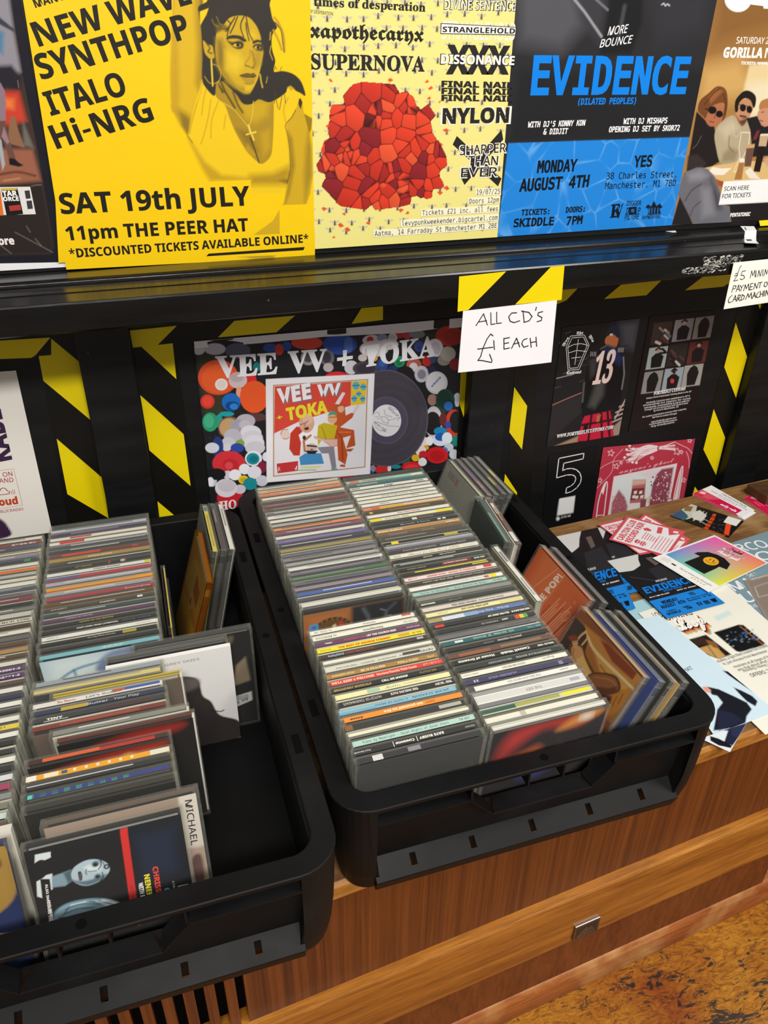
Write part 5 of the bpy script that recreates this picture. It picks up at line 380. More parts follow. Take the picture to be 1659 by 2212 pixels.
{'n':'paper_sign','pl':'y','v':-0.0322,'o':[0.3984,0.7542],'q':[(21,815,),(1386,841,),(1411,-12,),(0,0,)],'b':'f4f3f6','st':14,'ops':[('K','222126',14,[218,608,314,755,381,602],),('K','222126',14,[255,654,366,659],),('K','222126',14,[418,759,435,603,496,607],),('K','222126',14,[502,760,516,608,584,611],),('K','222126',15,[796,726,724,729,684,683,711,622,772,597,854,615],),('K','222126',15,[888,743,923,590],),('K','222126',15,[867,741,978,716,1034,655,995,602,920,587],),('K','222126',15,[1083,776,1077,733],),('K','222126',15,[1186,708,1121,698,1118,664,1186,629,1180,589,1118,579],),('K','222126',15,[476,449,439,478,390,414,339,292,313,186,276,138,332,132,478,90,486,115,443,204],),('K','222126',15,[264,293,487,296],),('K','222126',15,[492,385,511,262],),('K','222126',15,[640,402,654,253,734,261],),('K','222126',15,[640,395,723,403],),('K','222126',15,[647,328,716,334],),('K','222126',15,[767,251,830,386,890,258],),('K','222126',15,[789,307,873,318],),('K','222126',15,[991,364,936,350,914,301,952,249,1018,261],),('K','222126',15,[1038,363,1067,237],),('K','222126',15,[1126,370,1150,241],),('K','222126',15,[1052,303,1138,308],)],'rough':0.7,'cat':'sign','label':'white handwritten price sign reading all CDs one pound each'},
{'n':'paper_sign','pl':'y','v':-0.0332,'o':[0.8196,0.8026],'q':[(-14,662,),(993,680,),(1067,42,),(0,0,)],'b':'fbfbee','st':20,'ops':[('K','3a3038',12,[138,610,117,593,103,493,86,443,63,399,135,409],),('K','3a3038',12,[51,474,114,476],),('K','3a3038',12,[61,504,95,506],),('K','3a3038',12,[232,533,176,528,169,473,220,470,247,432,212,409,169,422],),('K','3a3038',12,[351,425,348,525,388,453,403,528,438,431],),('K','3a3038',12,[430,523,450,433],),('K','3a3038',12,[485,433,476,524,529,435,531,525],),('K','3a3038',12,[553,528,571,435],),('K','3a3038',12,[597,436,595,530,637,456,647,532,687,437],),('K','3a3038',12,[683,535,696,457,739,449,751,530],),('K','3a3038',12,[793,445,799,527,841,462,851,532,885,444],),('K','3a3038',12,[75,241,80,331],),('K','3a3038',12,[80,331,127,328,125,292,84,285],),('K','3a3038',12,[152,243,167,337,212,249],),('K','3a3038',12,[152,274,201,276],),('K','3a3038',12,[197,331,235,294,259,332],),('K','3a3038',12,[235,294,234,245],),('K','3a3038',12,[287,243,290,334,327,271,348,342,382,248],),('K','3a3038',12,[395,251,388,339,429,342],),('K','3a3038',12,[392,292,431,295],),('K','3a3038',12,[395,251,444,254],),('K','3a3038',12,[467,256,462,342,521,262,527,345],),('K','3a3038',12,[528,342,593,347],),('K','3a3038',12,[563,345,570,266],),('K','3a3038',12,[680,344,643,336,645,289,679,274,706,306,680,344],),('K','3a3038',12,[747,271,745,350,799,278,804,353],),('K','3a3038',12,[95,196,58,167,45,121,72,88,110,100],),('K','3a3038',12,[130,99,155,191,194,104],),('K','3a3038',12,[137,132,181,135],),('K','3a3038',12,[207,103,211,192,249,184,243,147,213,143,260,104],),('K','3a3038',12,[278,108,279,192],),('K','3a3038',12,[274,192,326,167,324,123,276,106],),('K','3a3038',12,[362,114,379,200,417,139,439,205,471,119],),('K','3a3038',12,[486,121,497,211,540,127],),('K','3a3038',12,[486,154,528,157],),('K','3a3038',12,[584,210,552,186,550,139,581,124,614,139],),('K','3a3038',12,[606,214,622,133],),('K','3a3038',12,[655,217,668,136],),('K','3a3038',12,[617,170,664,174],),('K','3a3038',12,[679,218,692,138],),('K','3a3038',12,[718,140,710,221,770,145,762,228],),('K','3a3038',12,[786,226,801,151,844,154],),('K','3a3038',12,[786,226,829,228],),('K','3a3038',13,[794,188,828,191],)],'rough':0.7,'cat':'sign','label':'white handwritten sign reading five pound minimum payment on card machine'},
{'n':'hazard_tape','pl':'y','v':-0.031,'o':[0.3934,0.835],'q':[(-7,442,),(1493,476,),(1514,29,),(0,0,)],'b':'151310','st':60,'ops':[('P','f0d80c',[-7,442,646,459,150,12,0,0],),('P','f0d80c',[1291,472,1493,476,1514,29,823,26],)],'rough':0.33,'cat':'tape','grp':'hazard tape strips','label':'short black and yellow hazard tape holding up the CD price sign'},
{'n':'hazard_tape','pl':'y','v':0.1243,'o':[-0.1284,0.5275],'q':[(135,2845,),(668,2845,),(545,-108,),(0,0,)],'b':'151310','st':60,'ops':[('P','f0d80c',[120,2771,289,2755,590,2387,599,1553,102,2198],),('P','f0d80c',[106,1376,583,693,558,39,84,524],)],'rough':0.33,'cat':'tape','grp':'hazard tape strips','label':'vertical hazard tape beside the cream radio card'},
{'n':'hazard_tape','pl':'y','v':0.1237,'o':[-0.1755,0.7818],'q':[(91,401,),(810,384,),(732,-14,),(0,0,)],'b':'151310','st':60,'ops':[('P','f0d80c',[53,233,767,212,545,0,493,-25,2,7],)],'rough':0.33,'cat':'tape','grp':'hazard tape strips','label':'short horizontal hazard tape above the cream radio card'},
{'n':'hazard_tape','pl':'y','v':0.1243,'o':[-0.0048,0.503],'q':[(42,3085,),(574,3075,),(610,-121,),(0,0,)],'b':'151310','st':60,'ops':[('P','f0d80c',[81,2938,551,2933,533,2271,124,2789],),('P','f0d80c',[29,2101,532,1445,534,606,34,1266],),('P','f0d80c',[33,438,255,138,238,-47,19,-4],)],'rough':0.33,'cat':'tape','grp':'hazard tape strips','label':'vertical hazard tape between the wide post and the bottle-cap poster'},
{'n':'hazard_tape','pl':'y','v':0.1237,'o':[-0.0017,0.7799],'q':[(4,292,),(2629,327,),(3028,41,),(0,0,)],'b':'151310','st':60,'ops':[('P','f0d80c',[-5,229,597,238,321,5,0,0],),('P','f0d80c',[1362,234,2204,232,1929,23,1118,28],),('P','f0d80c',[3176,254,3502,254,3504,55,3028,41],)],'rough':0.33,'cat':'tape','grp':'hazard tape strips','label':'long horizontal hazard tape under the rail over the bottle-cap poster'},
{'n':'hazard_tape','pl':'y','v':0.1243,'o':[0.4776,0.5536],'q':[(-107,2625,),(179,2637,),(216,-33,),(0,0,)],'b':'151310','st':60,'ops':[('P','f0d80c',[-63,1948,108,1931,137,1364,147,526,5,910],)],'rough':0.33,'cat':'tape','grp':'hazard tape strips','label':'hazard tape along the narrow post beside the bottle-cap poster'},
{'n':'hazard_tape','pl':'y','v':0.1243,'o':[0.584,0.4197],'q':[(-160,4623,),(166,4632,),(524,-99,),(0,0,)],'b':'151310','st':60,'ops':[('P','f0d80c',[-66,2345,214,1979,207,1180,-75,1546],),('P','f0d80c',[-76,757,205,341,200,-38,-79,15],)],'rough':0.33,'cat':'tape','grp':'hazard tape strips','label':'hazard tape at the edge of the panel holding the leather jacket card'},
{'n':'hazard_tape','pl':'y','v':0.1237,'o':[0.5907,0.7852],'q':[(-36,301,),(4434,390,),(4571,-28,),(0,0,)],'b':'151310','st':60,'ops':[('P','f0d80c',[384,210,810,207,635,39,467,-12,136,4],),('P','f0d80c',[1611,208,2381,220,2139,-1,1332,1],),('P','f0d80c',[3224,232,4148,248,3683,22,2897,20],)],'rough':0.33,'cat':'tape','grp':'hazard tape strips','label':'horizontal hazard tape under the rail above the two clothing cards'},
{'n':'hazard_tape','pl':'y','v':0.1243,'o':[0.992,0.3606],'q':[(106,4068,),(703,4054,),(1010,-186,),(0,0,)],'b':'151310','st':60,'ops':[('P','f0d80c',[513,3917,614,3909,637,3759],),('P','f0d80c',[132,3607,587,2940,574,2151,116,2801],),('P','f0d80c',[111,1986,563,1336,574,531,99,1160],),('P','f0d80c',[110,354,254,197,298,-55,109,-20],)],'rough':0.33,'cat':'tape','grp':'hazard tape strips','label':'vertical hazard tape at the far side of the crimson card'},
{'n':'flyer','pl':'z','v':0.4346,'o':[0.5689,-0.4344],'q':[(328,2386,),(2283,2508,),(1973,152,),(0,0,)],'b':'a9d4dc','st':20,'ops':[],'rough':0.35,'cat':'flyer','grp':'flyers on the sideboard','label':'pale turquoise sheet under the other flyers beside the crate'},
{'n':'flyer','pl':'z','v':0.4352,'o':[0.7415,-0.3572],'q':[(714,2381,),(2947,2630,),(2031,107,),(0,0,)],'b':'7f99a3','st':20,'ops':[('t','eef2f2','n','RCO',1277,2175,1844,2152,1293,2388,),('t','eef2f2','n','ON',1377,1858,2002,1877,1409,2081,),('t','eef2f2','n','MA',420,1349,878,1388,420,1542,),('t','eef2f2','n','UN',372,1051,875,1089,405,1273,),('t','eef2f2','i','THE FEAR OF',369,928,749,930,369,1003,)],'rough':0.35,'cat':'flyer','grp':'flyers on the sideboard','label':'grey blue event flyer with widely spaced white capitals'},
{'n':'flyer','pl':'z','v':0.4358,'o':[0.7479,-0.3573],'q':[(672,1528,),(2240,1583,),(1745,50,),(0,0,)],'b':'a39a94','st':20,'ops':[('p','8d7f74',122,0,[672,1528,1254,1533,445,195,0,0],),('t','f0ece6','n','Set 1',818,1563,979,1571,813,1647,),('t','e4ded6','n','featuring works by new',788,1488,1174,1503,786,1526,),('s','d8d0c8',4,0,8,[697,1319,581,1113,862,1120],),('s','d8d0c8',4,0,6,[700,1336,1061,1357],)],'rough':0.35,'cat':'flyer','grp':'flyers on the sideboard','label':'muted brown programme flyer overlapping the grey blue one'},
{'n':'flyer','pl':'z','v':0.436,'o':[0.6152,-0.4631],'q':[(-6,2428,),(1674,2603,),(1515,143,),(0,0,)],'b':'f3f1e2','st':16,'ops':[('p','cfe3e0',37,0,[90,1985,377,2009,406,1875,174,1865],),('p','d4e6e4',38,0,[944,2002,1250,2058,1239,1964,935,1909],),('t','2a2c30','n','LOOP',153,2260,343,2242,163,2368,),('t','2a2c30','n','RECORDING',68,2147,715,2146,68,2253,),('t','b8c4b0','C','Loop',321,1814,788,1820,318,2060,),('t','d8a040','C','Loop',317,1839,784,1846,313,2086,),('t','d8582c','C','Loop',311,1863,779,1869,307,2110,),('t','3a2c50','C','Loop',305,1886,774,1893,301,2134,),('t','fbf8ec','C','Loop',300,1912,770,1919,297,2161,),('p','241a14',3,0,[207,1710,580,1718,621,1272,397,1253,229,1494],),('p','c89a5a',14,0,[247,1516,544,1529,527,1277,402,1259],),('p','8a5a38',10,0,[490,1650,590,1557,553,1410,472,1496],),('s','e0a83a',5,0,14,[491,1518,441,1279],),('s','1f6a5a',5,0,14,[438,1507,391,1296],),('p','3a2a20',9,0,[264,1699,519,1685,475,1552,267,1567],),('p','16171a',3,0,[714,1722,1165,1748,1219,1717,1216,1309,1163,1279,765,1273,728,1306],),('s','3a8ad0',3,0,9,[1113,1435,1137,1436],),('s','8a9096',3,0,9,[1170,1636,1194,1637],),('s','4a5058',3,0,9,[1076,1527,1100,1527],),('s','3a8ad0',3,0,9,[934,1648,958,1649],),('s','3a8ad0',3,0,9,[1126,1458,1150,1459],),('s','c8ccd0',3,0,9,[1202,1504,1226,1505],),('s','4a5058',3,0,9,[821,1515,844,1515],),('s','c8ccd0',3,0,9,[1064,1491,1087,1492],),('s','c8ccd0',3,0,9,[1186,1558,1209,1558],),('s','4a5058',3,0,9,[922,1548,946,1548],),('s','8a9096',3,0,9,[995,1627,1018,1628],),('s','c8ccd0',3,0,9,[1067,1444,1090,1444],),('s','8a9096',3,0,9,[1219,1491,1243,1492],),('s','3a8ad0',3,0,9,[1123,1412,1147,1413],),('s','c8ccd0',3,0,9,[1179,1411,1203,1411],),('s','3a8ad0',3,0,9,[1081,1585,1105,1586],),('s','c8ccd0',3,0,9,[876,1503,900,1504],),('s','8a9096',3,0,9,[972,1477,995,1478],),('s','4a5058',3,0,9,[772,1489,795,1489],),('s','8a9096',3,0,9,[1115,1549,1138,1549],),('s','c8ccd0',3,0,9,[822,1603,845,1604],),('s','4a5058',3,0,9,[852,1612,875,1613],),('s','4a5058',3,0,9,[1003,1478,1026,1479],),('s','4a5058',3,0,9,[919,1518,942,1519],),('s','c8ccd0',3,0,9,[749,1405,772,1405],),('s','3a8ad0',3,0,9,[814,1505,837,1505],),('s','c8ccd0',3,0,9,[780,1545,803,1546],),('s','3a8ad0',3,0,9,[1180,1472,1204,1472],),('s','c8ccd0',3,0,9,[930,1440,954,1441],),('s','3a8ad0',3,0,9,[999,1529,1022,1530],),('s','4a5058',3,0,9,[1251,1593,1275,1593],),('s','8a9096',3,0,9,[942,1467,965,1468],),('s','4a5058',3,0,9,[731,1522,754,1523],),('s','4a5058',3,0,9,[1047,1556,1071,1557],),('s','4a5058',3,0,9,[1004,1566,1028,1566],),('s','3a8ad0',3,0,9,[1203,1405,1227,1406],),('s','3a8ad0',3,0,9,[1068,1579,1092,1580],),('s','3a8ad0',3,0,9,[1071,1521,1094,1522],),('s','3a8ad0',3,0,9,[974,1488,997,1489],),('s','3a8ad0',3,0,9,[880,1486,904,1486],),('s','3a8ad0',3,0,9,[1112,1578,1136,1579],),('s','8a9096',3,0,9,[1218,1455,1242,1456],),('s','c8ccd0',3,0,9,[1239,1567,1263,1568],),('s','8a9096',3,0,9,[1011,1403,1034,1404],),('s','c8ccd0',3,0,9,[718,1463,741,1463],),('s','3a8ad0',3,0,9,[1096,1552,1119,1552],),('s','b0683a',7,0,19,[1153,1708,1168,1297],),('t','4a4c50','n','studios, a light filled creative hub located',340,1198,1206,1240,337,1243,),('t','4a4c50','n','in, just minutes from Manchester',382,1134,1125,1154,380,1179,),('t','4a4c50','n','musicians at all stages of their',474,1043,1122,1056,473,1087,),('t','4a4c50','n','any chat about what you',481,978,1068,999,480,1022,),('t','4a4c50','n','recording / mixing / mastering',534,941,1143,938,534,985,),('t','2a2c30','n','OFFERS: 25%',563,831,950,829,563,891,)],'rough':0.35,'cat':'flyer','grp':'flyers on the sideboard','label':'cream recording studio flyer with retro lettering and two studio photos'},
{'n':'flyer','pl':'z','v':0.4368,'o':[0.5568,-0.4445],'q':[(406,2115,),(821,2099,),(978,64,),(0,0,)],'b':'d3eaf5','st':14,'ops':[('t','3a4a5a','n','HAT',395,998,533,1009,390,1062,),('p','1a1c26',5,0,[866,861,983,799,1092,682,1131,538,1033,297,972,265,959,397,920,561,888,727],),('p','1a1c26',5,0,[782,571,835,490,893,370,888,274,801,214,763,318,769,463],),('p','1a1c24',6,0,[472,692,582,603,688,417,747,300,723,189,585,120,491,39,295,18,43,62,327,327,467,397,485,513,438,554],),('p','22263e',32,0,[327,316,464,209,492,61,102,41],),('p','e8a088',5,0,[413,707,477,685,479,614,426,588,392,632],)],'rough':0.35,'cat':'flyer','grp':'flyers on the sideboard','label':'pale blue flyer with a black flying coat figure'},
{'n':'flyer','pl':'z','v':0.4376,'o':[0.541,-0.4484],'q':[(-38,45,),(665,69,),(149,-231,),(0,0,)],'b':'e6edf4','st':12,'ops':[('p','20243a',6,0,[129,63,654,63,409,-79,250,-162,183,-96,357,38,268,69],),('p','16171f',6,0,[100,40,167,-26,242,-159,200,-187,97,-109,56,-19],),('p','2a3050',25,0,[417,61,627,55,387,-82,343,-45],)],'rough':0.35,'cat':'flyer','grp':'flyers on the sideboard','label':'small corner flyer with dark sleeves overhanging the sideboard edge'},
{'n':'flyer','pl':'z','v':0.4382,'o':[0.5211,-0.2147],'q':[(836,2088,),(1682,2109,),(941,27,),(0,0,)],'b':'202022','st':12,'ops':[('p','d8d8d4',0,0,[836,2088,1357,2101,1145,1810,1006,1622,798,1571,646,1612],),('p','1d1d1f',0,0,[1357,2101,1682,2109,1245,882,342,854,646,1612,841,1572,1058,1692,1198,1905],),('p','6a5a56',0,0,[1319,1908,1422,1911,1320,1631,1215,1583],),('p','2c2c30',0,0,[1032,1510,1409,1588,1282,985,782,969],),('s','66666a',4,0,6,[641,1389,872,972],),('P','2186dd',[223,556,1139,584,941,27,0,0],),('t','0a84ea','M','EVIDENCE',385,785,1174,810,479,981,),('t','f4f4f4','c','MORE BOUNCE',769,1051,966,1057,794,1115,),('t','0a84ea','M','(DILATED PEOPLES)',608,723,917,733,623,763,),('t','f4f4f4','M',"WITH DJ'S KONNY KON & DIDJIT",307,636,632,645,319,665,),('t','f4f4f4','M','WITH DJ MISHAPS',763,659,1114,670,774,689,),('t','0e141c','M','MONDAY',298,388,554,396,336,483,),('t','0e141c','M','AUGUST 4TH',181,273,567,285,218,367,),('t','0e141c','M','YES',772,440,865,442,804,526,),('t','0e141c','M','38 Charles Street,',638,352,1013,363,652,389,),('t','0e141c','M','Manchester. M1 7BD',617,296,993,307,631,333,),('t','0e141c','M','TICKETS:',152,155,299,159,167,191,),('t','0e141c','M','SKIDDLE',83,73,304,79,108,136,),('t','0e141c','M','DOORS:',410,162,522,166,424,199,),('t','0e141c','M','7PM',401,91,494,93,425,154,),('t','0e141c','M','EV',617,124,693,126,651,215,),('p','14405e',0,0,[755,218,840,220,800,111,714,109],),('p','0e141c',0,0,[868,221,963,224,905,114,848,113],)],'rough':0.35,'cat':'flyer','grp':'small rap flyers','label':'rap gig flyer half hidden under the dark sleeve and crate edge'},
{'n':'flyer','pl':'z','v':0.4374,'o':[0.5607,-0.1805],'q':[(941,1772,),(1858,1768,),(915,28,),(0,0,)],'b':'202022','st':12,'ops':[('p','d8d8d4',0,0,[941,1772,1505,1769,1267,1532,1111,1377,890,1338,730,1375],),('p','1d1d1f',0,0,[1505,1769,1858,1768,1307,752,390,735,730,1375,935,1338,1169,1435,1327,1610],),('p','6a5a56',0,0,[1456,1610,1567,1610,1442,1379,1329,1340],),('p','2c2c30',0,0,[1133,1283,1534,1341,1354,838,844,829],),('s','66666a',4,0,6,[719,1186,936,831],),('P','2186dd',[255,480,1171,500,915,28,0,0],),('t','0a84ea','M','EVIDENCE',430,676,1228,691,536,842,),('t','f4f4f4','c','MORE BOUNCE',836,899,1038,902,865,952,),('t','0a84ea','M','(DILATED PEOPLES)',651,621,963,627,669,655,),('t','f4f4f4','M',"WITH DJ'S KONNY KON & DIDJIT",344,548,670,555,358,573,),('t','f4f4f4','M','WITH DJ MISHAPS',803,566,1155,574,816,591,),('t','0e141c','M','MONDAY',320,335,573,342,363,417,),('t','0e141c','M','AUGUST 4TH',196,237,577,247,239,317,),('t','0e141c','M','YES',793,379,885,381,832,452,),('t','0e141c','M','38 Charles Street,',653,304,1024,314,670,336,),('t','0e141c','M','Manchester. M1 7BD',627,256,998,266,644,288,),('t','0e141c','M','TICKETS:',159,134,304,139,176,166,),('t','0e141c','M','SKIDDLE',86,63,302,70,115,118,),('t','0e141c','M','DOORS:',412,142,522,145,429,173,),('t','0e141c','M','7PM',397,80,488,83,426,134,),('t','0e141c','M','EV',611,109,685,111,653,187,),('p','14405e',0,0,[755,190,838,192,788,99,704,97],),('p','0e141c',0,0,[866,193,960,195,890,102,834,100],)],'rough':0.35,'cat':'flyer','grp':'small rap flyers','label':'rap gig flyer lying underneath, its blue edge peeking out'},
{'n':'flyer','pl':'z','v':0.439,'o':[0.6418,-0.2472],'q':[(39,1514,),(982,1521,),(1032,25,),(0,0,)],'b':'202022','st':8,'ops':[('p','d8d8d4',0,0,[39,1514,618,1518,505,1319,429,1189,218,1154,30,1184],),('p','1d1d1f',0,0,[618,1518,982,1521,1011,660,16,641,30,1184,266,1155,458,1238,524,1385],),('p','6a5a56',0,0,[658,1386,773,1387,777,1193,680,1160],),('p','2c2c30',0,0,[506,1110,895,1163,1009,734,457,724],),('s','66666a',4,0,6,[121,1026,556,726],),('P','2186dd',[11,420,1018,442,1032,25,0,0],),('t','0a84ea','M','EVIDENCE',93,590,962,608,115,733,),('t','f4f4f4','c','MORE BOUNCE',408,784,625,787,408,829,),('t','0a84ea','M','(DILATED PEOPLES)',368,544,708,551,368,574,),('t','f4f4f4','M',"WITH DJ'S KONNY KON & DIDJIT",71,480,427,487,71,502,),('t','f4f4f4','M','WITH DJ MISHAPS',568,497,954,505,567,519,),('t','0e141c','M','MONDAY',166,295,447,301,167,366,),('t','0e141c','M','AUGUST 4TH',85,209,508,218,86,279,),('t','0e141c','M','YES',671,335,773,337,670,399,),('t','0e141c','M','38 Charles Street,',559,269,972,278,559,297,),('t','0e141c','M','Manchester. M1 7BD',559,227,973,236,559,255,),('t','0e141c','M','TICKETS:',103,119,264,123,103,146,),('t','0e141c','M','SKIDDLE',61,56,304,62,63,104,),('t','0e141c','M','DOORS:',386,125,508,128,386,153,),('t','0e141c','M','7PM',406,71,508,73,406,119,),('t','0e141c','M','EV',632,97,715,99,631,166,),('p','14405e',0,0,[745,168,839,170,840,88,746,86],),('p','0e141c',0,0,[870,171,975,174,956,91,893,89],)],'rough':0.35,'cat':'flyer','grp':'small rap flyers','label':'topmost rap gig flyer lying fully open beside the rainbow card'},
{'n':'flyer','pl':'z','v':0.4398,'o':[0.7039,-0.0992],'q':[(-108,1022,),(386,1057,),(637,-35,),(0,0,)],'b':'d9545c','st':8,'ops':[('P','f2eef0',[-78,969,374,998,593,18,26,47],),('t','d9545c','B','CARLTON CLUB',-34,809,386,826,-48,928,),('t','d9545c','B','RECORD FAIR',-16,661,420,669,-30,777,),('e','d9545c',0,63,474,54,-19,-44,-62,),('e','d9545c',0,60,578,46,-16,-39,-56,),('s','f2eef0',2,0,9,[6,567,106,568],),('s','f2eef0',2,0,9,[11,526,112,526],),('s','f2eef0',2,0,9,[16,484,118,484],),('s','f2eef0',2,0,9,[21,443,124,443],),('s','d9545c',2,0,13,[142,547,288,548],),('s','d9545c',2,0,13,[149,500,284,500],),('s','d9545c',2,0,13,[157,453,279,452],),('s','d9545c',2,0,13,[164,406,274,405],),('s','d9545c',2,0,13,[171,360,268,358],),('s','d9545c',2,0,13,[178,313,262,312],),('p','d9545c',2,0,[300,602,325,645,372,581,366,494,332,494],),('P','d9545c',[352,388,472,429,503,343,380,304],),('s','d9545c',2,0,11,[37,312,333,305],),('s','d9545c',2,0,11,[44,256,343,248],),('s','d9545c',2,0,11,[51,202,354,191],),('s','d9545c',2,0,11,[57,147,364,135],),('s','d9545c',2,0,11,[64,93,374,79],),('P','d9545c',[417,179,539,258,593,18,529,21],),('p','f2eef0',2,0,[499,135,532,154,563,71,529,52],)],'rough':0.35,'cat':'flyer','grp':'record fair cards','label':'red record fair card fanned out lowest in its pile'},
{'n':'flyer','pl':'z','v':0.4404,'o':[0.7341,-0.1324],'q':[(-249,913,),(563,1396,),(770,442,),(0,0,)],'b':'d9545c','st':8,'ops':[('P','f2eef0',[-197,888,531,1321,720,464,25,65],),('t','d9545c','B','CARLTON CLUB',-120,768,522,1147,-148,872,),('t','d9545c','B','RECORD FAIR',-85,636,553,1011,-113,739,),('e','d9545c',0,36,515,53,-18,-45,-60,),('e','d9545c',0,27,616,45,-16,-40,-54,),('s','f2eef0',2,0,9,[-47,562,91,643],),('s','f2eef0',2,0,9,[-38,525,101,606],),('s','f2eef0',2,0,9,[-28,488,110,569],),('s','f2eef0',2,0,9,[-18,452,120,532],),('s','d9545c',2,0,13,[143,652,349,772],),('s','d9545c',2,0,13,[154,610,340,719],),('s','d9545c',2,0,13,[164,568,332,666],),('s','d9545c',2,0,13,[175,527,323,613],),('s','d9545c',2,0,13,[185,486,315,561],),('s','d9545c',2,0,13,[195,445,307,509],),('p','d9545c',2,0,[370,838,409,905,471,876,456,781,408,753],),('P','d9545c',[430,660,599,801,633,735,463,595],),('s','d9545c',2,0,11,[13,334,400,558],),('s','d9545c',2,0,11,[26,284,412,508],),('s','d9545c',2,0,11,[39,235,424,458],),('s','d9545c',2,0,11,[52,187,436,408],),('s','d9545c',2,0,11,[65,138,447,358],),('P','d9545c',[505,494,674,675,720,464,640,418],),('p','f2eef0',2,0,[609,513,653,559,686,495,642,450],)],'rough':0.35,'cat':'flyer','grp':'record fair cards','label':'red record fair card in the middle of its pile'},
{'n':'flyer','pl':'z','v':0.441,'o':[0.7401,-0.1196],'q':[(-579,737,),(154,1285,),(784,541,),(0,0,)],'b':'d9545c','st':6,'ops':[('P','f2eef0',[-514,725,148,1218,713,548,9,61],),('t','d9545c','B','CARLTON CLUB',-389,638,206,1075,-455,721,),('t','d9545c','B','RECORD FAIR',-306,533,294,970,-371,615,),('e','d9545c',0,-127,452,53,-18,-44,-60,),('e','d9545c',0,-171,537,45,-16,-39,-54,),('s','f2eef0',2,0,9,[-238,476,-107,572],),('s','f2eef0',2,0,9,[-215,447,-83,542],),('s','f2eef0',2,0,9,[-192,417,-59,512],),('s','f2eef0',2,0,9,[-168,388,-35,483],),('s','d9545c',2,0,13,[-50,589,146,730],),('s','d9545c',2,0,13,[-23,556,156,684],),('s','d9545c',2,0,13,[3,522,165,638],),('s','d9545c',2,0,13,[30,489,174,592],),('s','d9545c',2,0,13,[57,456,183,546],),('s','d9545c',2,0,13,[83,423,192,500],),('p','d9545c',2,0,[146,790,167,853,251,842,269,760,223,726],),('P','d9545c',[284,652,432,805,498,758,348,605],),('s','d9545c',2,0,11,[-93,293,286,561],),('s','d9545c',2,0,11,[-61,253,319,520],),('s','d9545c',2,0,11,[-30,213,352,480],),('s','d9545c',2,0,11,[2,173,384,440],),('s','d9545c',2,0,11,[33,133,417,400],),('P','d9545c',[436,528,572,716,713,548,631,492],),('p','f2eef0',2,0,[556,566,593,614,658,568,621,519],)],'rough':0.35,'cat':'flyer','grp':'record fair cards','label':'topmost red and white record fair card'},
{'n':'flyer','pl':'z','v':0.4418,'o':[0.7372,-0.2183],'q':[(-220,1030,),(1172,1265,),(1417,324,),(0,0,)],'b':'fbfaf4','st':6,'ops':[('r',[41,1044,1146,1226,1383,329,258,77],['4a9ae0','f060b0','f08a5a','e8f02c','60d0b8'],),('p','1c1c1e',2,0,[488,923,572,932,729,884,814,768,850,647,820,487,665,385,609,487,509,459,253,404,167,765,522,824],),('e','efb02c',2,593,656,90,-71,-86,-87,),('s','2a2014',3,1,9,[542,710,533,649,563,603,631,594],),('s','2a2014',3,0,14,[589,687,629,701],),('s','2a2014',3,0,14,[602,625,659,659],),('t','fbfbf8','C','Thank you!',855,841,989,524,943,877,),('t','1a1a1a','C','Printed',1086,828,1177,632,1170,867,),('t','1a1a1a','C','Weekender',976,900,1128,530,1059,938,),('t','fafafa','c','Weekender',982,902,1129,534,1056,935,),('P','e9e8e2',[-29,1003,28,865,-87,831,-133,974],),('P','1a1a1a',[-41,811,-14,802,6,732,-29,723,-46,779],),('t','5a5a58','n','Tell us what you thought!',-11,659,134,110,25,668,),('e','e8b83a',1,10,384,17,-6,-10,-12,),('e','e8b83a',1,23,332,17,-6,-10,-12,),('e','e8b83a',1,36,280,17,-6,-10,-12,),('e','e8b83a',1,49,228,16,-6,-10,-12,),('e','e8b83a',1,62,177,16,-6,-10,-12,),('s','a8a8a4',2,0,5,[-187,993,-148,848],),('s','a8a8a4',2,0,4,[-124,677,-87,538],),('s','a8a8a4',2,0,4,[-39,267,-3,134],),('s','a8a8a4',2,0,4,[-78,498,-41,362],)],'rough':0.35,'cat':'flyer','grp':'flyers on the sideboard','label':'rainbow thank you card with a black smiley shirt'},
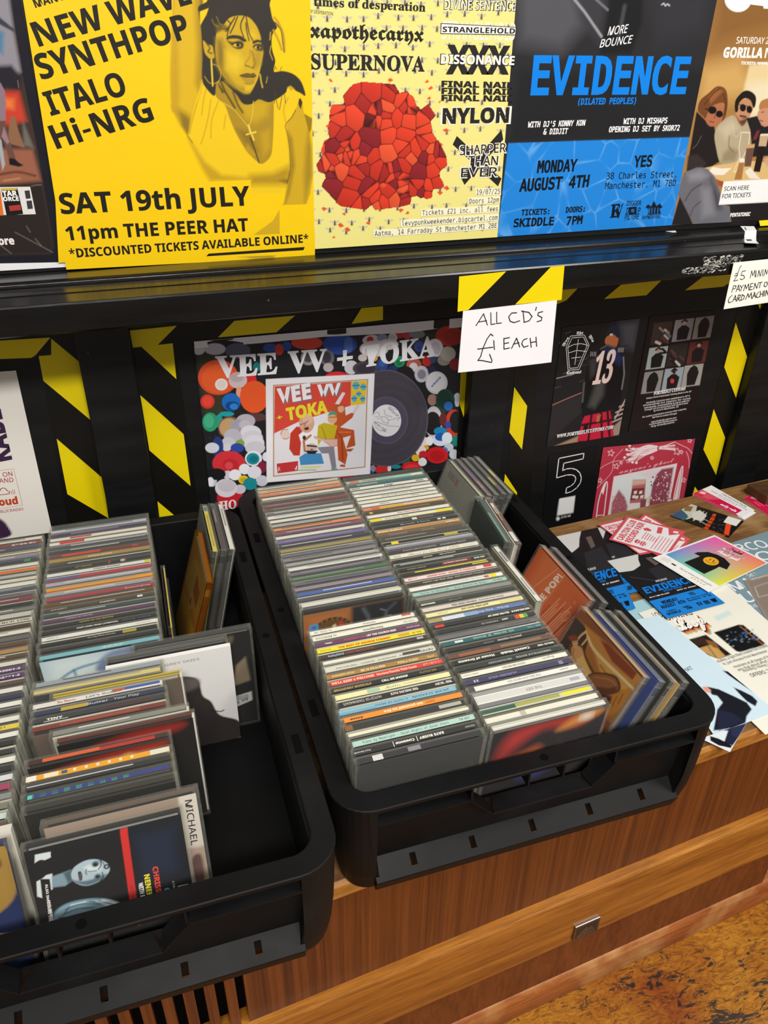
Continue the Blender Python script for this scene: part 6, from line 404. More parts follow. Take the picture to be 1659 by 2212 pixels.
{'n':'flyer','pl':'z','v':0.4346,'o':[0.8812,-0.0973],'q':[(-472,909,),(157,1128,),(629,347,),(0,0,)],'b':'17171a','st':8,'ops':[('p','c8c8bc',9,0,[-415,928,112,1271,227,1054,-84,743,-276,713],),('p','3a5a7a',14,0,[-452,916,-138,1029,-164,818,-358,751],),('p','8a6a44',14,0,[23,1123,127,1038,-28,917,-124,975],),('p','d8d4c8',18,0,[-47,875,160,902,146,712,-43,586,-166,676],),('p','2a6a60',6,0,[-364,743,-186,826,-183,777,-349,691],),('s','d8dcd8',9,0,14,[-196,639,196,841],),('s','d8dcd8',9,0,14,[-117,565,209,787],),('s','d8dcd8',9,0,14,[-40,728,44,557],),('s','d8dcd8',9,0,14,[-128,758,-68,455],),('p','ee5024',4,0,[-211,357,-170,316,-93,372,-136,414],),('s','2a1410',4,0,9,[-179,351,-127,379],),('p','ee5024',4,0,[-114,434,-69,382,7,439,-30,488],),('s','2a1410',4,0,9,[-79,422,-23,449],),('p','ee5024',4,0,[-7,509,34,457,105,508,77,555],),('s','2a1410',4,0,9,[26,497,78,517],),('p','ee5024',4,0,[95,577,132,527,227,598,188,640],),('s','2a1410',4,0,9,[126,566,195,604],),('p','ee5024',4,0,[211,661,245,621,337,695,301,727],),('s','2a1410',4,0,9,[241,656,306,696],),('p','ee5024',4,0,[309,419,365,353,47,54,2,114],),('p','ee5024',4,0,[-193,406,-6,72,-56,46,-243,378],),('P','ecece6',[484,572,608,387,378,256,265,434],),('s','5a5a5c',4,0,12,[320,525,328,508],),('s','5a5a5c',4,0,11,[-106,221,-98,205],),('s','5a5a5c',4,0,11,[149,397,157,381],),('s','5a5a5c',4,0,11,[52,234,60,217],),('s','5a5a5c',4,0,11,[110,387,118,370],),('s','5a5a5c',4,0,12,[69,455,77,439],),('s','5a5a5c',4,0,11,[-10,349,-2,332],),('s','5a5a5c',4,0,12,[242,508,251,491],),('s','5a5a5c',4,0,12,[263,526,271,509],),('s','5a5a5c',4,0,11,[-24,344,-16,327],),('s','5a5a5c',4,0,11,[-38,222,-30,206],),('s','5a5a5c',4,0,11,[59,287,67,271],),('s','5a5a5c',4,0,11,[-81,270,-73,253],),('s','5a5a5c',4,0,11,[-19,356,-11,339],),('s','5a5a5c',4,0,11,[45,189,54,173],),('s','5a5a5c',4,0,11,[194,367,202,350],),('s','5a5a5c',4,0,11,[42,248,50,232],),('s','5a5a5c',4,0,11,[-115,227,-107,210],),('s','5a5a5c',4,0,11,[201,370,209,353],),('s','5a5a5c',4,0,11,[173,376,181,360],)],'rough':0.35,'cat':'flyer','grp':'flyers on the sideboard','label':'dark photo flyer of record sleeves with orange lettering'},
{'n':'flyer','pl':'z','v':0.4348,'o':[0.9209,0.0415],'q':[(530,158,),(635,-886,),(267,-1010,),(0,0,)],'b':'f6f4f6','st':10,'ops':[('P','d8184c',[262,78,424,-811,231,-875,0,0],),('t','4a4448','n','PROFESSIONAL',475,-195,550,-770,519,-181,),('t','5a5458','n','studio, live, production & training',378,-23,501,-828,409,-14,),('t','8a8488','n','courses & hire',359,-230,429,-642,383,-223,),('t','fbf2f4','C','unity radio',199,-499,276,-818,278,-474,),('p','f4c8d2',2,0,[216,30,260,-59,179,-106,127,-19],),('s','f0a8ba',2,0,10,[254,-106,299,-337],),('s','f0a8ba',2,0,10,[209,-120,250,-319],),('s','f0a8ba',2,0,10,[164,-133,201,-301],),('s','f0a8ba',2,0,10,[119,-147,151,-282],)],'rough':0.35,'cat':'flyer','grp':'pink and white business cards','label':'pink and white business card, lower of the two stacked by the panel'},
{'n':'flyer','pl':'z','v':0.436,'o':[0.9225,0.045],'q':[(554,147,),(647,-854,),(262,-989,),(0,0,)],'b':'f6f4f6','st':10,'ops':[('P','d8184c',[274,73,429,-789,227,-857,0,0],),('t','4a4448','n','PROFESSIONAL',491,-192,560,-745,537,-179,),('t','5a5458','n','studio, live, production & training',393,-26,508,-803,425,-18,),('t','8a8488','n','courses & hire',370,-226,436,-624,395,-219,),('t','fbf2f4','C','unity radio',199,-488,274,-800,282,-463,),('p','f4c8d2',2,0,[225,27,270,-60,185,-105,132,-20],),('s','f0a8ba',2,0,10,[262,-106,305,-330],),('s','f0a8ba',2,0,10,[215,-118,255,-312],),('s','f0a8ba',2,0,10,[168,-131,205,-294],),('s','f0a8ba',2,0,10,[121,-144,153,-277],)],'rough':0.35,'cat':'flyer','grp':'pink and white business cards','label':'pink and white business card on top of its twin by the panel'},
{'n':'flyer','pl':'z','v':0.4348,'o':[1.0001,0.003],'q':[(638,128,),(865,-652,),(-48,-1239,),(0,0,)],'b':'f6f4f6','st':10,'ops':[('P','d8184c',[316,63,385,-818,-42,-1076,0,0],),('t','4a4448','n','PROFESSIONAL',574,-164,670,-646,641,-138,),('t','5a5458','n','studio, live, production & training',447,-31,549,-758,488,-19,),('t','8a8488','n','courses & hire',399,-232,439,-624,435,-218,),('t','fbf2f4','C','unity radio',81,-592,76,-961,218,-527,),('p','f4c8d2',2,0,[254,17,292,-75,179,-130,138,-33],),('s','f0a8ba',2,0,10,[275,-124,288,-362],),('s','f0a8ba',2,0,10,[213,-143,220,-357],),('s','f0a8ba',2,0,10,[153,-162,154,-350],),('s','f0a8ba',2,0,10,[92,-180,91,-339],)],'rough':0.35,'cat':'flyer','grp':'pink and white business cards','label':'second pink card further along, cut off by the photo edge'}]
# ---------------------------------------------------------------- the room shell
b = MB(); b.box(-2.2, 3.2, -2.8, .3, -.02, 0); structure(b.build('floor', FLOOR))
b = MB(); b.box(-1.2, 2.0, .1245, .16, 0, .86); structure(b.build('wall_back', PANEL))
b = MB(); b.box(-1.2, 2.0, .0765, .16, .8945, 1.75); structure(b.build('wall_upper', PANEL))
prof = [(.16, .8505), (-.027, .8505), (-.03, .853), (-.03, .8815), (-.0285, .884), (.0005, .8858), (.002, .8868), (.031, .8878), (.0325, .8888), (.0325, .8905), (.034, .8925), (.037, .8938), (.16, .8943)]
b = MB(); b.prism(prof, -1.2, 2.0, 'x'); structure(b.build('trim_1', PAINT_GLOSS, bevel=.0006))
for k, (x0, x1) in enumerate(((-.0705, -.0045), (.4895, .5555), (1.052, 1.13))):
    b = MB(); b.box(x0, x1, .105, .1248, .0, .8507); structure(b.build('trim_%d' % (k + 2), PAINT_SATIN, bevel=.0012))
# wear on the ledge
rng = random.Random(11)
b = MB()
for k in range(260):
    t = rng.random(); x = .735 + t * .098; z = .8785 - rng.random() * .013 if rng.random() < .65 and x > .768 else .8655 - rng.random() * .008
    if z < .866 and x > .81: continue
    w = rng.uniform(.002, .007); a = rng.uniform(-.35, .5); h = rng.uniform(.0003, .0008); c, s_ = math.cos(a), math.sin(a)
    b.add([(x + i * w * c - j * h * s_, -.0301 - d, z + i * w * s_ + j * h * c) for d in (0, .0004) for i, j in ((-.5, -1), (.5, -1), (.5, 1), (-.5, 1))], [(0, 1, 2, 3), (7, 6, 5, 4), (0, 4, 5, 1), (1, 5, 6, 2), (2, 6, 7, 3), (3, 7, 4, 0)], rng.choice(['b8b8b0', '8a8a84', 'd8d6cc', '55554f']))
tag(b.build('sticker_residue', ink(.6)), 'scraped off sticker residue in pale streaks on the rail beside the payment sign', 'sticker residue')
def scrap(pts, label, col, thick=.0006, marks=()):
    """A paper scrap folded over the steps of the ledge: cross-section runs along y and z."""
    b = MB(); n = len(pts)
    b.add([p for p in pts] + [(p[0], p[1] - thick, p[2] + thick) for p in pts], [(i, i + 2, i + 3, i + 1) for i in range(0, n - 2, 2)] + [(n + i, n + i + 1, n + i + 3, n + i + 2) for i in range(0, n - 2, 2)] + [(0, 1, n + 1, n), (n - 2, n + n - 2, n + n - 1, n - 1)] + [(i, n + i, n + i + 2, i + 2) for i in range(0, n - 2, 2)] + [(i + 1, i + 3, n + i + 3, n + i + 1) for i in range(0, n - 2, 2)], col)
    for m in marks: b.add(m, [tuple(range(len(m)))], '2a2a2c')
    return tag(b.build('paper_scrap', ink(.5)), label, 'paper scrap')
scrap([(.916, .0725, .8947), (.936, .066, .8947), (.893, .037, .8944), (.915, .0375, .8944), (.888, .0308, .8884), (.910, .0308, .8884), (.863, .0025, .8872), (.885, .003, .8872), (.853, -.010, .8888), (.873, -.015, .8878)], 'torn white sticker folded over the steps of the glossy ledge', 'f2f2f0', marks=[[(.872, .006, .8882), (.880, .005, .8882), (.884, .012, .8885), (.876, .014, .8886)], [(.9015, .044, .8955), (.903, .044, .8955), (.914, .060, .8957), (.9125, .060, .8957)]])
scrap([(.776, .071, .8948), (.793, .071, .8948), (.781, .060, .8946), (.787, .060, .8946)], 'tiny white torn paper corner on the ledge below the blue poster', 'e4e4e2')
scrap([(.953, .0755, .9005), (1.02, .0755, .9010), (.946, .0635, .8950), (1.02, .0635, .8950)], 'small yellow paper edge at the far end of the ledge', 'ecd41c')

# ---------------------------------------------------------------- the sideboard
MC = Matrix.Rotation(CT, 4, 'Z')
side = empty('sideboard', MC, 'long low wooden sideboard with a slatted grille and honey coloured rail', 'sideboard')
UL, UR = -.9, 1.5
lip = [(-.481, ZT - .004), (-.4805, ZT - .0215), (-.478, ZT - .0235), (.0, ZT - .0235), (.0, ZT), (-.477, ZT)]
b = MB(); b.prism(lip, UL, UR, 'x'); o = b.build('top_board', W_TOP, side, bevel=.0008)
o.data.materials.append(W_LIP)
for p in o.data.polygons:
    if p.normal.y < -.3: p.material_index = 1
gl, gr = -.62, -.0285           # grille opening
b = MB(); b.box(gr, UR, -.472, -.455, .235, ZT - .0235); b.box(UL, gl, -.472, -.455, .235, ZT - .0235); b.build('front_panel', W_PANEL, side)
b = MB(); b.box(gl, gr, -.452, -.449, .235, ZT - .0235); b.build('grille_backing', HOLE_SHADE, side)
b = MB()
x = gr - .0085
while x - .0105 > gl: b.box(x - .0105, x, -.4715, -.455, .235, ZT - .0235); x -= .0195
b.build('grille_slat', W_PANEL, side, bevel=.0006)
b = MB(); b.prism([(-.484, .152), (-.484, .2435), (-.4825, .246), (-.47, .247), (-.455, .247), (-.455, .152)], UL, UR, 'x'); b.build('drawer_rail', W_RAIL, side, bevel=.001)
b = MB(); b.box(UL, .738, -.472, -.45, .045, .152); b.box(.775, UR, -.472, -.45, .045, .152); b.build('lower_panel', W_LOW, side)
b = MB(); b.prism([(-.476, .0), (-.4785, .012), (-.479, .026), (-.4775, .044), (-.474, .052), (-.47, .054), (-.44, .054), (-.44, 0)], UL, UR, 'x'); b.build('plinth', W_PLINTH, side, bevel=.0015)
b = MB(); b.box(UL, UR, -.45, -.01, .02, ZT - .0235); b.build('carcass', HOLE_SHADE, side)
bd = MB(); bd.prism([(.3735, .1565), (.4115, .1565), (.4115, .1855), (.3735, .1855)], -.4868, -.4835, 'y'); badge = bd.build('badge', CHROME, side, bevel=.0008)
bb = MB()
bb.prism([(.3765, .1595), (.4085, .1595), (.4085, .1825), (.3765, .1825)], -.48700, -.4867, 'y'); bb.build('badge_inlay', principled('dark_enamel', '3a302c', .3, .5, .6)[0], badge)
bb = MB()
bb.prism([(.380, .166), (.390, .1795), (.394, .174), (.398, .1775), (.4045, .166), (.397, .168), (.392, .166)], -.4872, -.4869, 'y')
for k in range(8): bb.prism([(.3795 + k * .0033, .1610), (.3815 + k * .0033, .1610), (.3815 + k * .0033, .1632), (.3795 + k * .0033, .1632)], -.4872, -.4869, 'y')
bb.build('badge_emblem', CHROME, badge)
b = MB(); b.box(1.02, 1.4, -.03, .02, ZT, ZT + .018); tag(b.build('wooden_strip', W_DARK, bevel=.002), 'dark wooden strip lying at the back end of the sideboard top', 'wood')
bpy.context.view_layer.update()

# ---------------------------------------------------------------- printed sheets on the wall and the sideboard
CURL = {'white handwritten price': lambda q: 3 + 22 * np.clip((700 - q[:, 1]) / 700, 0, 1) ** 2 * (.5 + .5 * np.sin(q[:, 0] / 420.)), 'landscape record poster': lambda q: 3 + 2.5 * np.sin(q[:, 0] / 260.) + 2.5}
for s in PRINTS:
    cur = next((f for k, f in CURL.items() if s['label'].startswith(k)), None)
    loc = Matrix.Translation((s['o'][0], s['v'], s['o'][1]) if s['pl'] == 'y' else (s['o'][0], s['o'][1], s['v']))
    step = s['st'] if s['n'] != 'hazard_tape' else 400
    o = sheet(s['n'], s['q'], step, s['b'], s['ops'], wall_frame if s['pl'] == 'y' else table_frame, ink(s['rough']), mw=loc, curl=cur)
    tag(o, s['label'], s['cat'], s.get('grp'))

# ---------------------------------------------------------------- the two crates
CW, CDp, RH = .4, .6, .1205
CR = Matrix.Translation((.08631, -.49923, ZT)) @ Matrix.Rotation(-.0369, 4, 'Z')
CL = Matrix.Translation((.08033, -.53992, ZT)) @ Matrix.Rotation(-.0384, 4, 'Z') @ Matrix.Translation((-.4, 0, 0))
def rrect(x0, x1, y0, y1, r, z, n=8):
    out = []
    for cx, cy, a0 in ((x1 - r, y0 + r, -90), (x1 - r, y1 - r, 0), (x0 + r, y1 - r, 90), (x0 + r, y0 + r, 180)):
        out += [(cx + r * math.cos(math.radians(a0 + 90 * k / n)), cy + r * math.sin(math.radians(a0 + 90 * k / n)), z) for k in range(n + 1)]
    return out
def crate(mw, label):
    root = empty('storage_crate', mw, label, 'crate', 'plastic storage crates')
    b = MB(); t = .0205; f = .0225
    b.box(t, CW - t, t, CDp - t, 0.0, .005)
    for x0, x1, y0, y1 in ((t, f, t, CDp - t), (CW - f, CW - t, t, CDp - t), (t, CW - t, CDp - f, CDp - t)): b.box(x0, x1, y0, y1, .005, .1166)
    for x0, x1, z0, z1 in ((f, .135, .005, .1166), (.265, CW - f, .005, .1166), (.135, .265, .005, .0705), (.135, .265, .0965, .1166)): b.box(x0, x1, t, f, z0, z1)
    b.build('tub', CRATE, root)
    i = .0205
    b = MB(); R = [rrect(0, CW, 0, CDp, .036, .1162), rrect(0, CW, 0, CDp, .036, .1196), rrect(.0009, CW - .0009, .0009, CDp - .0009, .0352, RH), rrect(i - .0012, CW - i + .0012, i - .0012, CDp - i + .0012, .0205, RH), rrect(i, CW - i, i, CDp - i, .0195, .1192), rrect(i, CW - i, i, CDp - i, .0195, .1162), rrect(0, CW, 0, CDp, .036, .1162)]
    b.loft(R, False, False); rim = b.build('rim', CRATE, root)
    for kind, x, y in (('slot', .0105, .135), ('slot', .0105, .465), ('hole', .0105, .3), ('slot', CW - .0105, .135), ('slot', CW - .0105, .465), ('hole', CW - .0105, .3), ('hole', .2, .0105)):
        b = MB()
        if kind == 'slot': b.prism([(x - .0038, y - .012), (x + .0038, y - .012), (x + .0038, y + .012), (x - .0038, y + .012)], .1195, RH + .0001)
        else: b.prism([(x + .0042 * math.cos(k * .524), y + .0042 * math.sin(k * .524)) for k in range(12)], .1195, RH + .0001)
        b.build('painted_rim_' + kind, HOLE_SHADE, rim)  # solid plug on the rim; the opening's shade is only its dark colour
    for sx in (0, 1):
        for sy in (0, 1):
            def sec(ins, z, e):
                r = .036
                P = [(r + e, .0207), (r + e, ins)] + [(r - (r - ins) * math.sin(a), r - (r - ins) * math.cos(a)) for a in np.linspace(0, math.pi / 2, 9)] + [(ins, r + .012), (.0207, r + .012), (.0207, .0207)]
                return [((CW - x if sx else x), (CDp - y if sy else y), z) for x, y in P]
            b = MB(); b.loft([sec(.0012, .1163, -.008), sec(.0014, .09, -.007), sec(.0030, .05, -.003), sec(.0055, .022, .003), sec(.0085, .006, .009), sec(.0105, .0, .011)]); b.build('corner_post', CRATE, root)
    for side_y in (0, 1):
        Yf = (lambda y: CDp - y) if side_y else (lambda y: y)
        def plate(bb, q): bb.add(q, [(0, 1, 2, 3), (7, 6, 5, 4), (0, 4, 5, 1), (1, 5, 6, 2), (2, 6, 7, 3), (3, 7, 4, 0)])
        def slab(bb, p, thick): plate(bb, [(x, Yf(y), z) for x, y, z in p] + [(x, Yf(y), z - thick) for x, y, z in p])
        for x0, x1 in ((.03, .126), (.274, .37)):
            b = MB(); slab(b, [(x0, .0012, .0992), (x1, .0012, .0992), (x1, .0208, .0992), (x0, .0208, .0992)], .002); b.build('stiffening_rib', CRATE, root)
        for x in (.125, .182, .218, .2735):
            b = MB(); b.box(x - .001, x + .001, *sorted((Yf(.0015), Yf(.0208))), .0975, .1163); b.build('upright_rib', CRATE, root)
        b = MB(); slab(b, [(.148, .0005, .0735), (.252, .0005, .0735), (.245, .0208, .0715), (.155, .0208, .0715)], .002)
        for x0, x1 in ((.148, .125), (.252, .275)): slab(b, [(x0, .0005, .0735), (x0, .0208, .0715), (x1, .0208, .0975), (x1, .0005, .099)] if x0 > .2 else [(x1, .0005, .099), (x1, .0208, .0975), (x0, .0208, .0715), (x0, .0005, .0735)], .002)
        b.build('handle', CRATE, root, bevel=.0004)
        b = MB(); cuts = [.036]
        for c in (.075, .136, .2, .264, .325): cuts += [c - .003, c + .003]
        cuts.append(.364); zz = lambda y: .0165 + (y - .0015) * .67
        for k in range(len(cuts) - 1):
            x0, x1 = cuts[k], cuts[k + 1]
            for y0, y1 in (((.0015, .0208),) if k % 2 == 0 else ((.0015, .007), (.0165, .0208))): slab(b, [(x0, y0, zz(y0)), (x1, y0, zz(y0)), (x1, y1, zz(y1)), (x0, y1, zz(y1))], .0018)
        b.prism([(Yf(.0015), .0165), (Yf(.0035), .0165), (Yf(.0095), .0), (Yf(.0065), .0)], .036, .364, 'x'); b.build('foot_ledge', CRATE, root)
    return root
crate(CR, 'black plastic crate packed full, set below the bottle-cap poster')
crate(CL, 'black plastic crate with empty space inside, nearer the viewer and cut by the photo edge')
# ---------------------------------------------------------------- compact disc cases
ORD = 'first second third fourth fifth sixth seventh eighth ninth tenth eleventh twelfth thirteenth fourteenth fifteenth sixteenth seventeenth eighteenth nineteenth'.split()
TENS = {20: 'twenty', 30: 'thirty', 40: 'forty', 50: 'fifty'}
def ordinal(n):
    if n < 20: return ORD[n - 1]
    t, r = divmod(n, 10); return (TENS[t * 10] + '-' + ORD[r - 1]) if r else TENS[t * 10][:-1] + 'ieth'
mm = .001
def case_mesh(w, t, h, mat, name):
    b = MB(); x = w / 2
    b.box(-x, x, 0, 1.2, 0, h); b.box(-x + .5, x - .5, t - 1.2, t, 0, h); b.box(-x + .5, x - .5, 3.0, t, h - 1.2, h); b.box(-x + .5, x - .5, 2.4, t, 0, 1.2)
    for s in (-1, 1):
        b.box(*sorted((s * x, s * (x - 1.2))), 1.2, 7.5, 22, h - 20); b.box(*sorted((s * (x - 1.4), s * (x - 2.5))), 2.6, t - 1.2, 2, h - 1.2)
        b.box(*sorted((s * (x - .2), s * (x - 4.2))), 1.2, t - .8, h - 9, h - .4); b.box(*sorted((s * x, s * (x - 1.6))), 1.2, 3, h - 40, h - 34); b.box(*sorted((s * x, s * (x - 1.6))), 1.2, 3, 30, 36)
    b.v = [(a * mm, c * mm, d * mm) for a, c, d in b.v]; return b.mesh(name, mat)
def plain_box(x0, x1, y0, y1, z0, z1, name, mat, col=None):
    b = MB(); b.box(x0 * mm, x1 * mm, y0 * mm, y1 * mm, z0 * mm, z1 * mm, col); return b.mesh(name, mat)
CASES = {('clear', 10.0): case_mesh(125, 10.0, 142, CLEAR, 'case_shell'), ('amber', 10.0): case_mesh(125, 10.0, 142, AMBER, 'case_shell'), ('clear', 22.0): case_mesh(125, 22.0, 142, CLEAR, 'case_shell'), ('clear', 5.4): case_mesh(125, 5.4, 142, CLEAR, 'case_shell')}
TRAYS = {(k, t): plain_box(-57, 57, 3.6, t - 1.8, 3, 136, 'disc_tray', TRAY[k]) for k in TRAY for t in (10.0, 22.0, 5.4)}
SPINE_INK = ink(.34)
def spine_mesh(t, hexc, texts, stripes, hgt=142, w=118.5):
    """Paper inlay folded over the spine: a strip under the top edge and the back sheet, with its printing."""
    b = MB(); y0, y1, z = 3.4, t - .9, hgt - 1.75
    b.box(-w / 2, w / 2, y0, y1, z - .2, z, hexc); b.box(-w / 2, w / 2, t - 1.75, t - 1.4, 2, z - .3, hexc)
    for x0, x1, a, c, col in stripes: X0, X1 = -w / 2 + x0 * w, -w / 2 + x1 * w; ya, yc = y0 + a * (y1 - y0), y0 + c * (y1 - y0); b.add([(X0, ya, z + .04), (X1, ya, z + .04), (X1, yc, z + .04), (X0, yc, z + .04)], [(0, 1, 2, 3)], col)
    for txt, st, f0, f1, cl, flip, *hh in texts:
        V, F = layout(txt, st); cap = (hh[0] if hh else .46) * (y1 - y0) if t < 12 else 3.0; x0, x1 = -w / 2 + f0 * w, -w / 2 + f1 * w; ym = (y0 + y1) / 2
        if flip: P = [(x1 - p[0] * (x1 - x0), ym + cap / 2 - p[1] * cap, z + .09) for p in V]
        else: P = [(x0 + p[0] * (x1 - x0), ym - cap / 2 + p[1] * cap, z + .09) for p in V]
        b.add(P, F, cl)
    b.v = [(a * mm, c * mm, d * mm) for a, c, d in b.v]; return b.mesh('spine_card', SPINE_INK)
BOOK = {}
def booklet_mesh(hexc, top=139):
    if (hexc, top) not in BOOK: BOOK[(hexc, top)] = plain_box(-59.5, 59.5, 1.35, 2.9, 3, top, 'booklet', SPINE_INK, hexc)
    return BOOK[(hexc, top)]
COUNT = [0]
def art_frame(u, v, h): return np.stack([u - .0595, .0014 - h * .3, v + .003], 1)
def cd(mw, label, hexc, texts=(), stripes=(), tray='dark', cover='d8d8d4', art=None, t=10.0, shell='clear', group=None, back=False, extra=None, cat='CD case'):
    """One jewel case as an Empty at its foot with shell, tray, inlay and booklet as parts (the meshes are shared between copies)."""
    root = empty('compact_disc_case', mw, label, cat, group); n = random.Random(COUNT[0]); COUNT[0] += 1
    put('case_shell', CASES[(shell, t)], root); put('disc_tray', TRAYS[(tray, t)], root); put('spine_card', spine_mesh(t, hexc, texts, stripes), root)
    if art: sheet('booklet', [(0, 1360), (1190, 1360), (1190, 0), (0, 0)], art[0], art[1], art[2], art_frame, SPINE_INK, thick=12, parent=root)
    else: put('booklet', booklet_mesh(cover, 139 - n.choice((0, 0, 3))), root)
    if extra:
        for nm, me in extra: put(nm, me, root)
    return root
def sleeve(mw, label, hexc, w=125, t=6.0, h=138, art=None, group=None, texts=(), cat='CD case'):
    """A cardboard wallet: no plastic shell."""
    root = empty('card_wallet', mw, label, cat, group)
    b = MB(); b.box(-w / 2 * mm, w / 2 * mm, 0, t * mm, 0, h * mm, hexc)
    for txt, st, f0, f1, cl, flip, *hh in texts:
        V, F = layout(txt, st); cap = .5 * t; x0, x1 = -w / 2 + f0 * w, -w / 2 + f1 * w
        P = [((x1 - p[0] * (x1 - x0)) * mm, (t / 2 + cap / 2 - p[1] * cap) * mm, (h + .08) * mm) if flip else ((x0 + p[0] * (x1 - x0)) * mm, (t / 2 - cap / 2 + p[1] * cap) * mm, (h + .08) * mm) for p in V]; b.add(P, F, cl)
    put('wallet', b.mesh('wallet', ink(.55)), root)
    if art: sheet('cover_print', [(0, h * 10), (w * 10, h * 10), (w * 10, 0), (0, 0)], art[0], art[1], art[2], lambda u, v, hh: np.stack([u - w / 2 * mm, -.0001 - hh * .3, v], 1), ink(.5), thick=2, parent=root)
    return root
def upright(C, a, b, lean=0., yaw=0., z=.0055): return C @ Matrix.Translation((a, b, z + .0102 * math.sin(math.radians(max(-lean, 0))))) @ Matrix.Rotation(yaw, 4, 'Z') @ Matrix.Rotation(math.radians(lean), 4, 'X')
def sideways(C, a, b, lean, t=10.0, yaw=0., z=.0055): return C @ Matrix.Translation((a, b, z + t * mm * math.sin(math.radians(max(lean, 0))))) @ Matrix.Rotation(-math.pi / 2 + yaw, 4, 'Z') @ Matrix.Rotation(-math.radians(lean), 4, 'X')

# spine: (colour, colour word, texts, stripes, options)   text: (string, style, from, to, colour, upside-down)
K_, W0, G0 = '1b1b1b', 'f0efe6', '5a5a58'
def S(c, word, *texts, st=(), **o): return (c, word, texts, st, o)
R1 = [S('24242a', 'black and white', st=[(.12, .2, 0, 1, 'd8d4d8'), (.4, .5, .2, 1, '8a8690')], cover='15151a'),
      S(K_, 'black', ('Pure Records', 'B', .0, .13, 'b8b8b4', 1, .3), ('Cowsong', 'B', .33, .48, W0, 1), ('KATE RUSBY', 'B', .52, .72, W0, 1), ('PRCD04', 'n', .9, .98, 'c8c8c4', 1, .3), st=[(.31, .315, 0, 1, W0), (.5, .505, 0, 1, W0)]),
      S('b4d4cc', 'pale teal', ('Piano by Moonlight - Quiet Nights of Quiet Stars', 'm', .08, .78, '3a5a56', 0, .42), ('TR 001', 'n', .87, .96, '3a5a56', 0, .4)),
      S('e6e2cc', 'cream', st=[(0, 1, 0, .4, '6a6a60')]), S('2c2b28', 'dark grey', st=[(.78, .97, .2, .9, 'b0b0a8'), (0, .06, 0, 1, '8a5a34')]),
      S('f0922a', 'orange', ('envy', 'B', .05, .16, K_, 0, .35), ('set yourself on fire', 'B', .33, .66, 'fbe8c8', 1), ('ENVY', 'n', .68, .76, '8a4a10', 1, .4)),
      S('8abcd4', 'light blue', ('A TASTE OF BRASS', 'n', .3, .58, '3a5a70', 1, .4), ('JACKIE GLEASON', 'n', .62, .94, '2c4c64', 1, .4), st=[(.0, .3, 0, .5, '7aaac6')]),
      S('1a1a1a', 'black', ('HUTCD155 724354642425', 'n', .04, .36, 'd8d4d0', 1, .5), ('THE SMILING FACE', 's', .44, .68, W0, 1), ('THE "BURN', 's', .83, .98, W0, 1)),
      S('eee9b2', 'pale yellow', ('Midler', 'c', .42, .56, '6a8a8a', 0), ('The Best Bette', 'n', .58, .74, 'c8b88a', 0, .4), st=[(.27, .38, .1, .9, 'a8c8b4')]),
      S('191917', 'black', ('BROADWAY MUSICALS', 'B', .02, .34, 'b89a5c', 0), ('CALL ME MADAM', 'B', .43, .66, W0, 0), ('PLATCD 934', 'n', .77, .92, 'b89a5c', 0, .4)),
      S('d8402c', 'red', ("WE'LL KEEP A WELCOME", 's', .01, .38, 'fbe8dc', 0), ('Morriston/Tynorthy Welsh Guards', 's', .4, .76, 'f8d8c8', 0), ('0777 7 80131 2 1', 'n', .82, .98, 'f8d0c0', 0, .4)),
      S('a9803c', 'tan gold', ('INTEGRITY MUSIC', 's', .05, .25, 'e8d8b0', 0, .36), ('HE IS EXALTED', 's', .3, .52, 'f0e4c8', 0), ('TWILA PARIS', 's', .63, .82, 'e8d8b0', 0), ('Light', 'c', .9, .97, 'e8d8b0', 0)),
      S('d9d7cc', 'barcoded white', ('PACHELBEL . CANON . ALBINONI . ADAGIO', 'n', .1, .8, '5a5a54', 0, .32), ('ERATO', 's', .86, .98, '6a6a64', 0), st=[(.7, .86, .35, 1, '44443e'), (0, 1, .93, 1, 'f8f6ee')]),
      S('e8e6dc', 'plain white', st=[(0, 1, 0, .3, '8a8a80')]),
      S('3a302c', 'brown grey', ('babybird', 'B', .08, .22, '9ab0c8', 0), ('UGLY BEAUTIFUL', 'n', .24, .5, 'b8402c', 0), st=[(.9, .96, .3, .8, 'b8b4b0')]),
      S('f4e212', 'bright yellow', ('DIGITAL', 'n', .03, .13, '7a6a14', 0, .26), ('THE BEST OF GEORGE FORMBY', 'B', .19, .68, 'd83a1c', 0), ('CD 6015', 'B', .88, .97, '8a5a14', 0, .36), st=[(.75, .86, .2, .85, 'd8a81a')]),
      S('6c3464', 'plum purple', ('40252', 'B', .08, .15, W0, 0, .3), ('INTEGRITY LIVE', 'n', .26, .46, 'd8585c', 0, .36), ('LET THE CHURCH RISE', 'B', .47, .75, W0, 0), ('INTEGRITY MUSIC', 'n', .85, .98, 'e8d8e4', 0, .3)),
      S('efece0', 'cream', ('POLYGRAM TV', 'n', .03, .22, '4a4a46', 0, .44), ('boyzoftheswing', 's', .47, .66, '6a6458', 0), ('535 423-2', 'n', .86, .97, '6a6a64', 0, .4)),
      S('efece4', 'cream backmost', ('461 3622 10', 'n', .04, .2, '8a8880', 0, .5), ('Fantasia', 's', .5, .62, '9a968c', 0, .44), st=[(.88, .97, .5, 1, 'e04a5a'), (.91, .94, .5, 1, 'e8c83a')])]
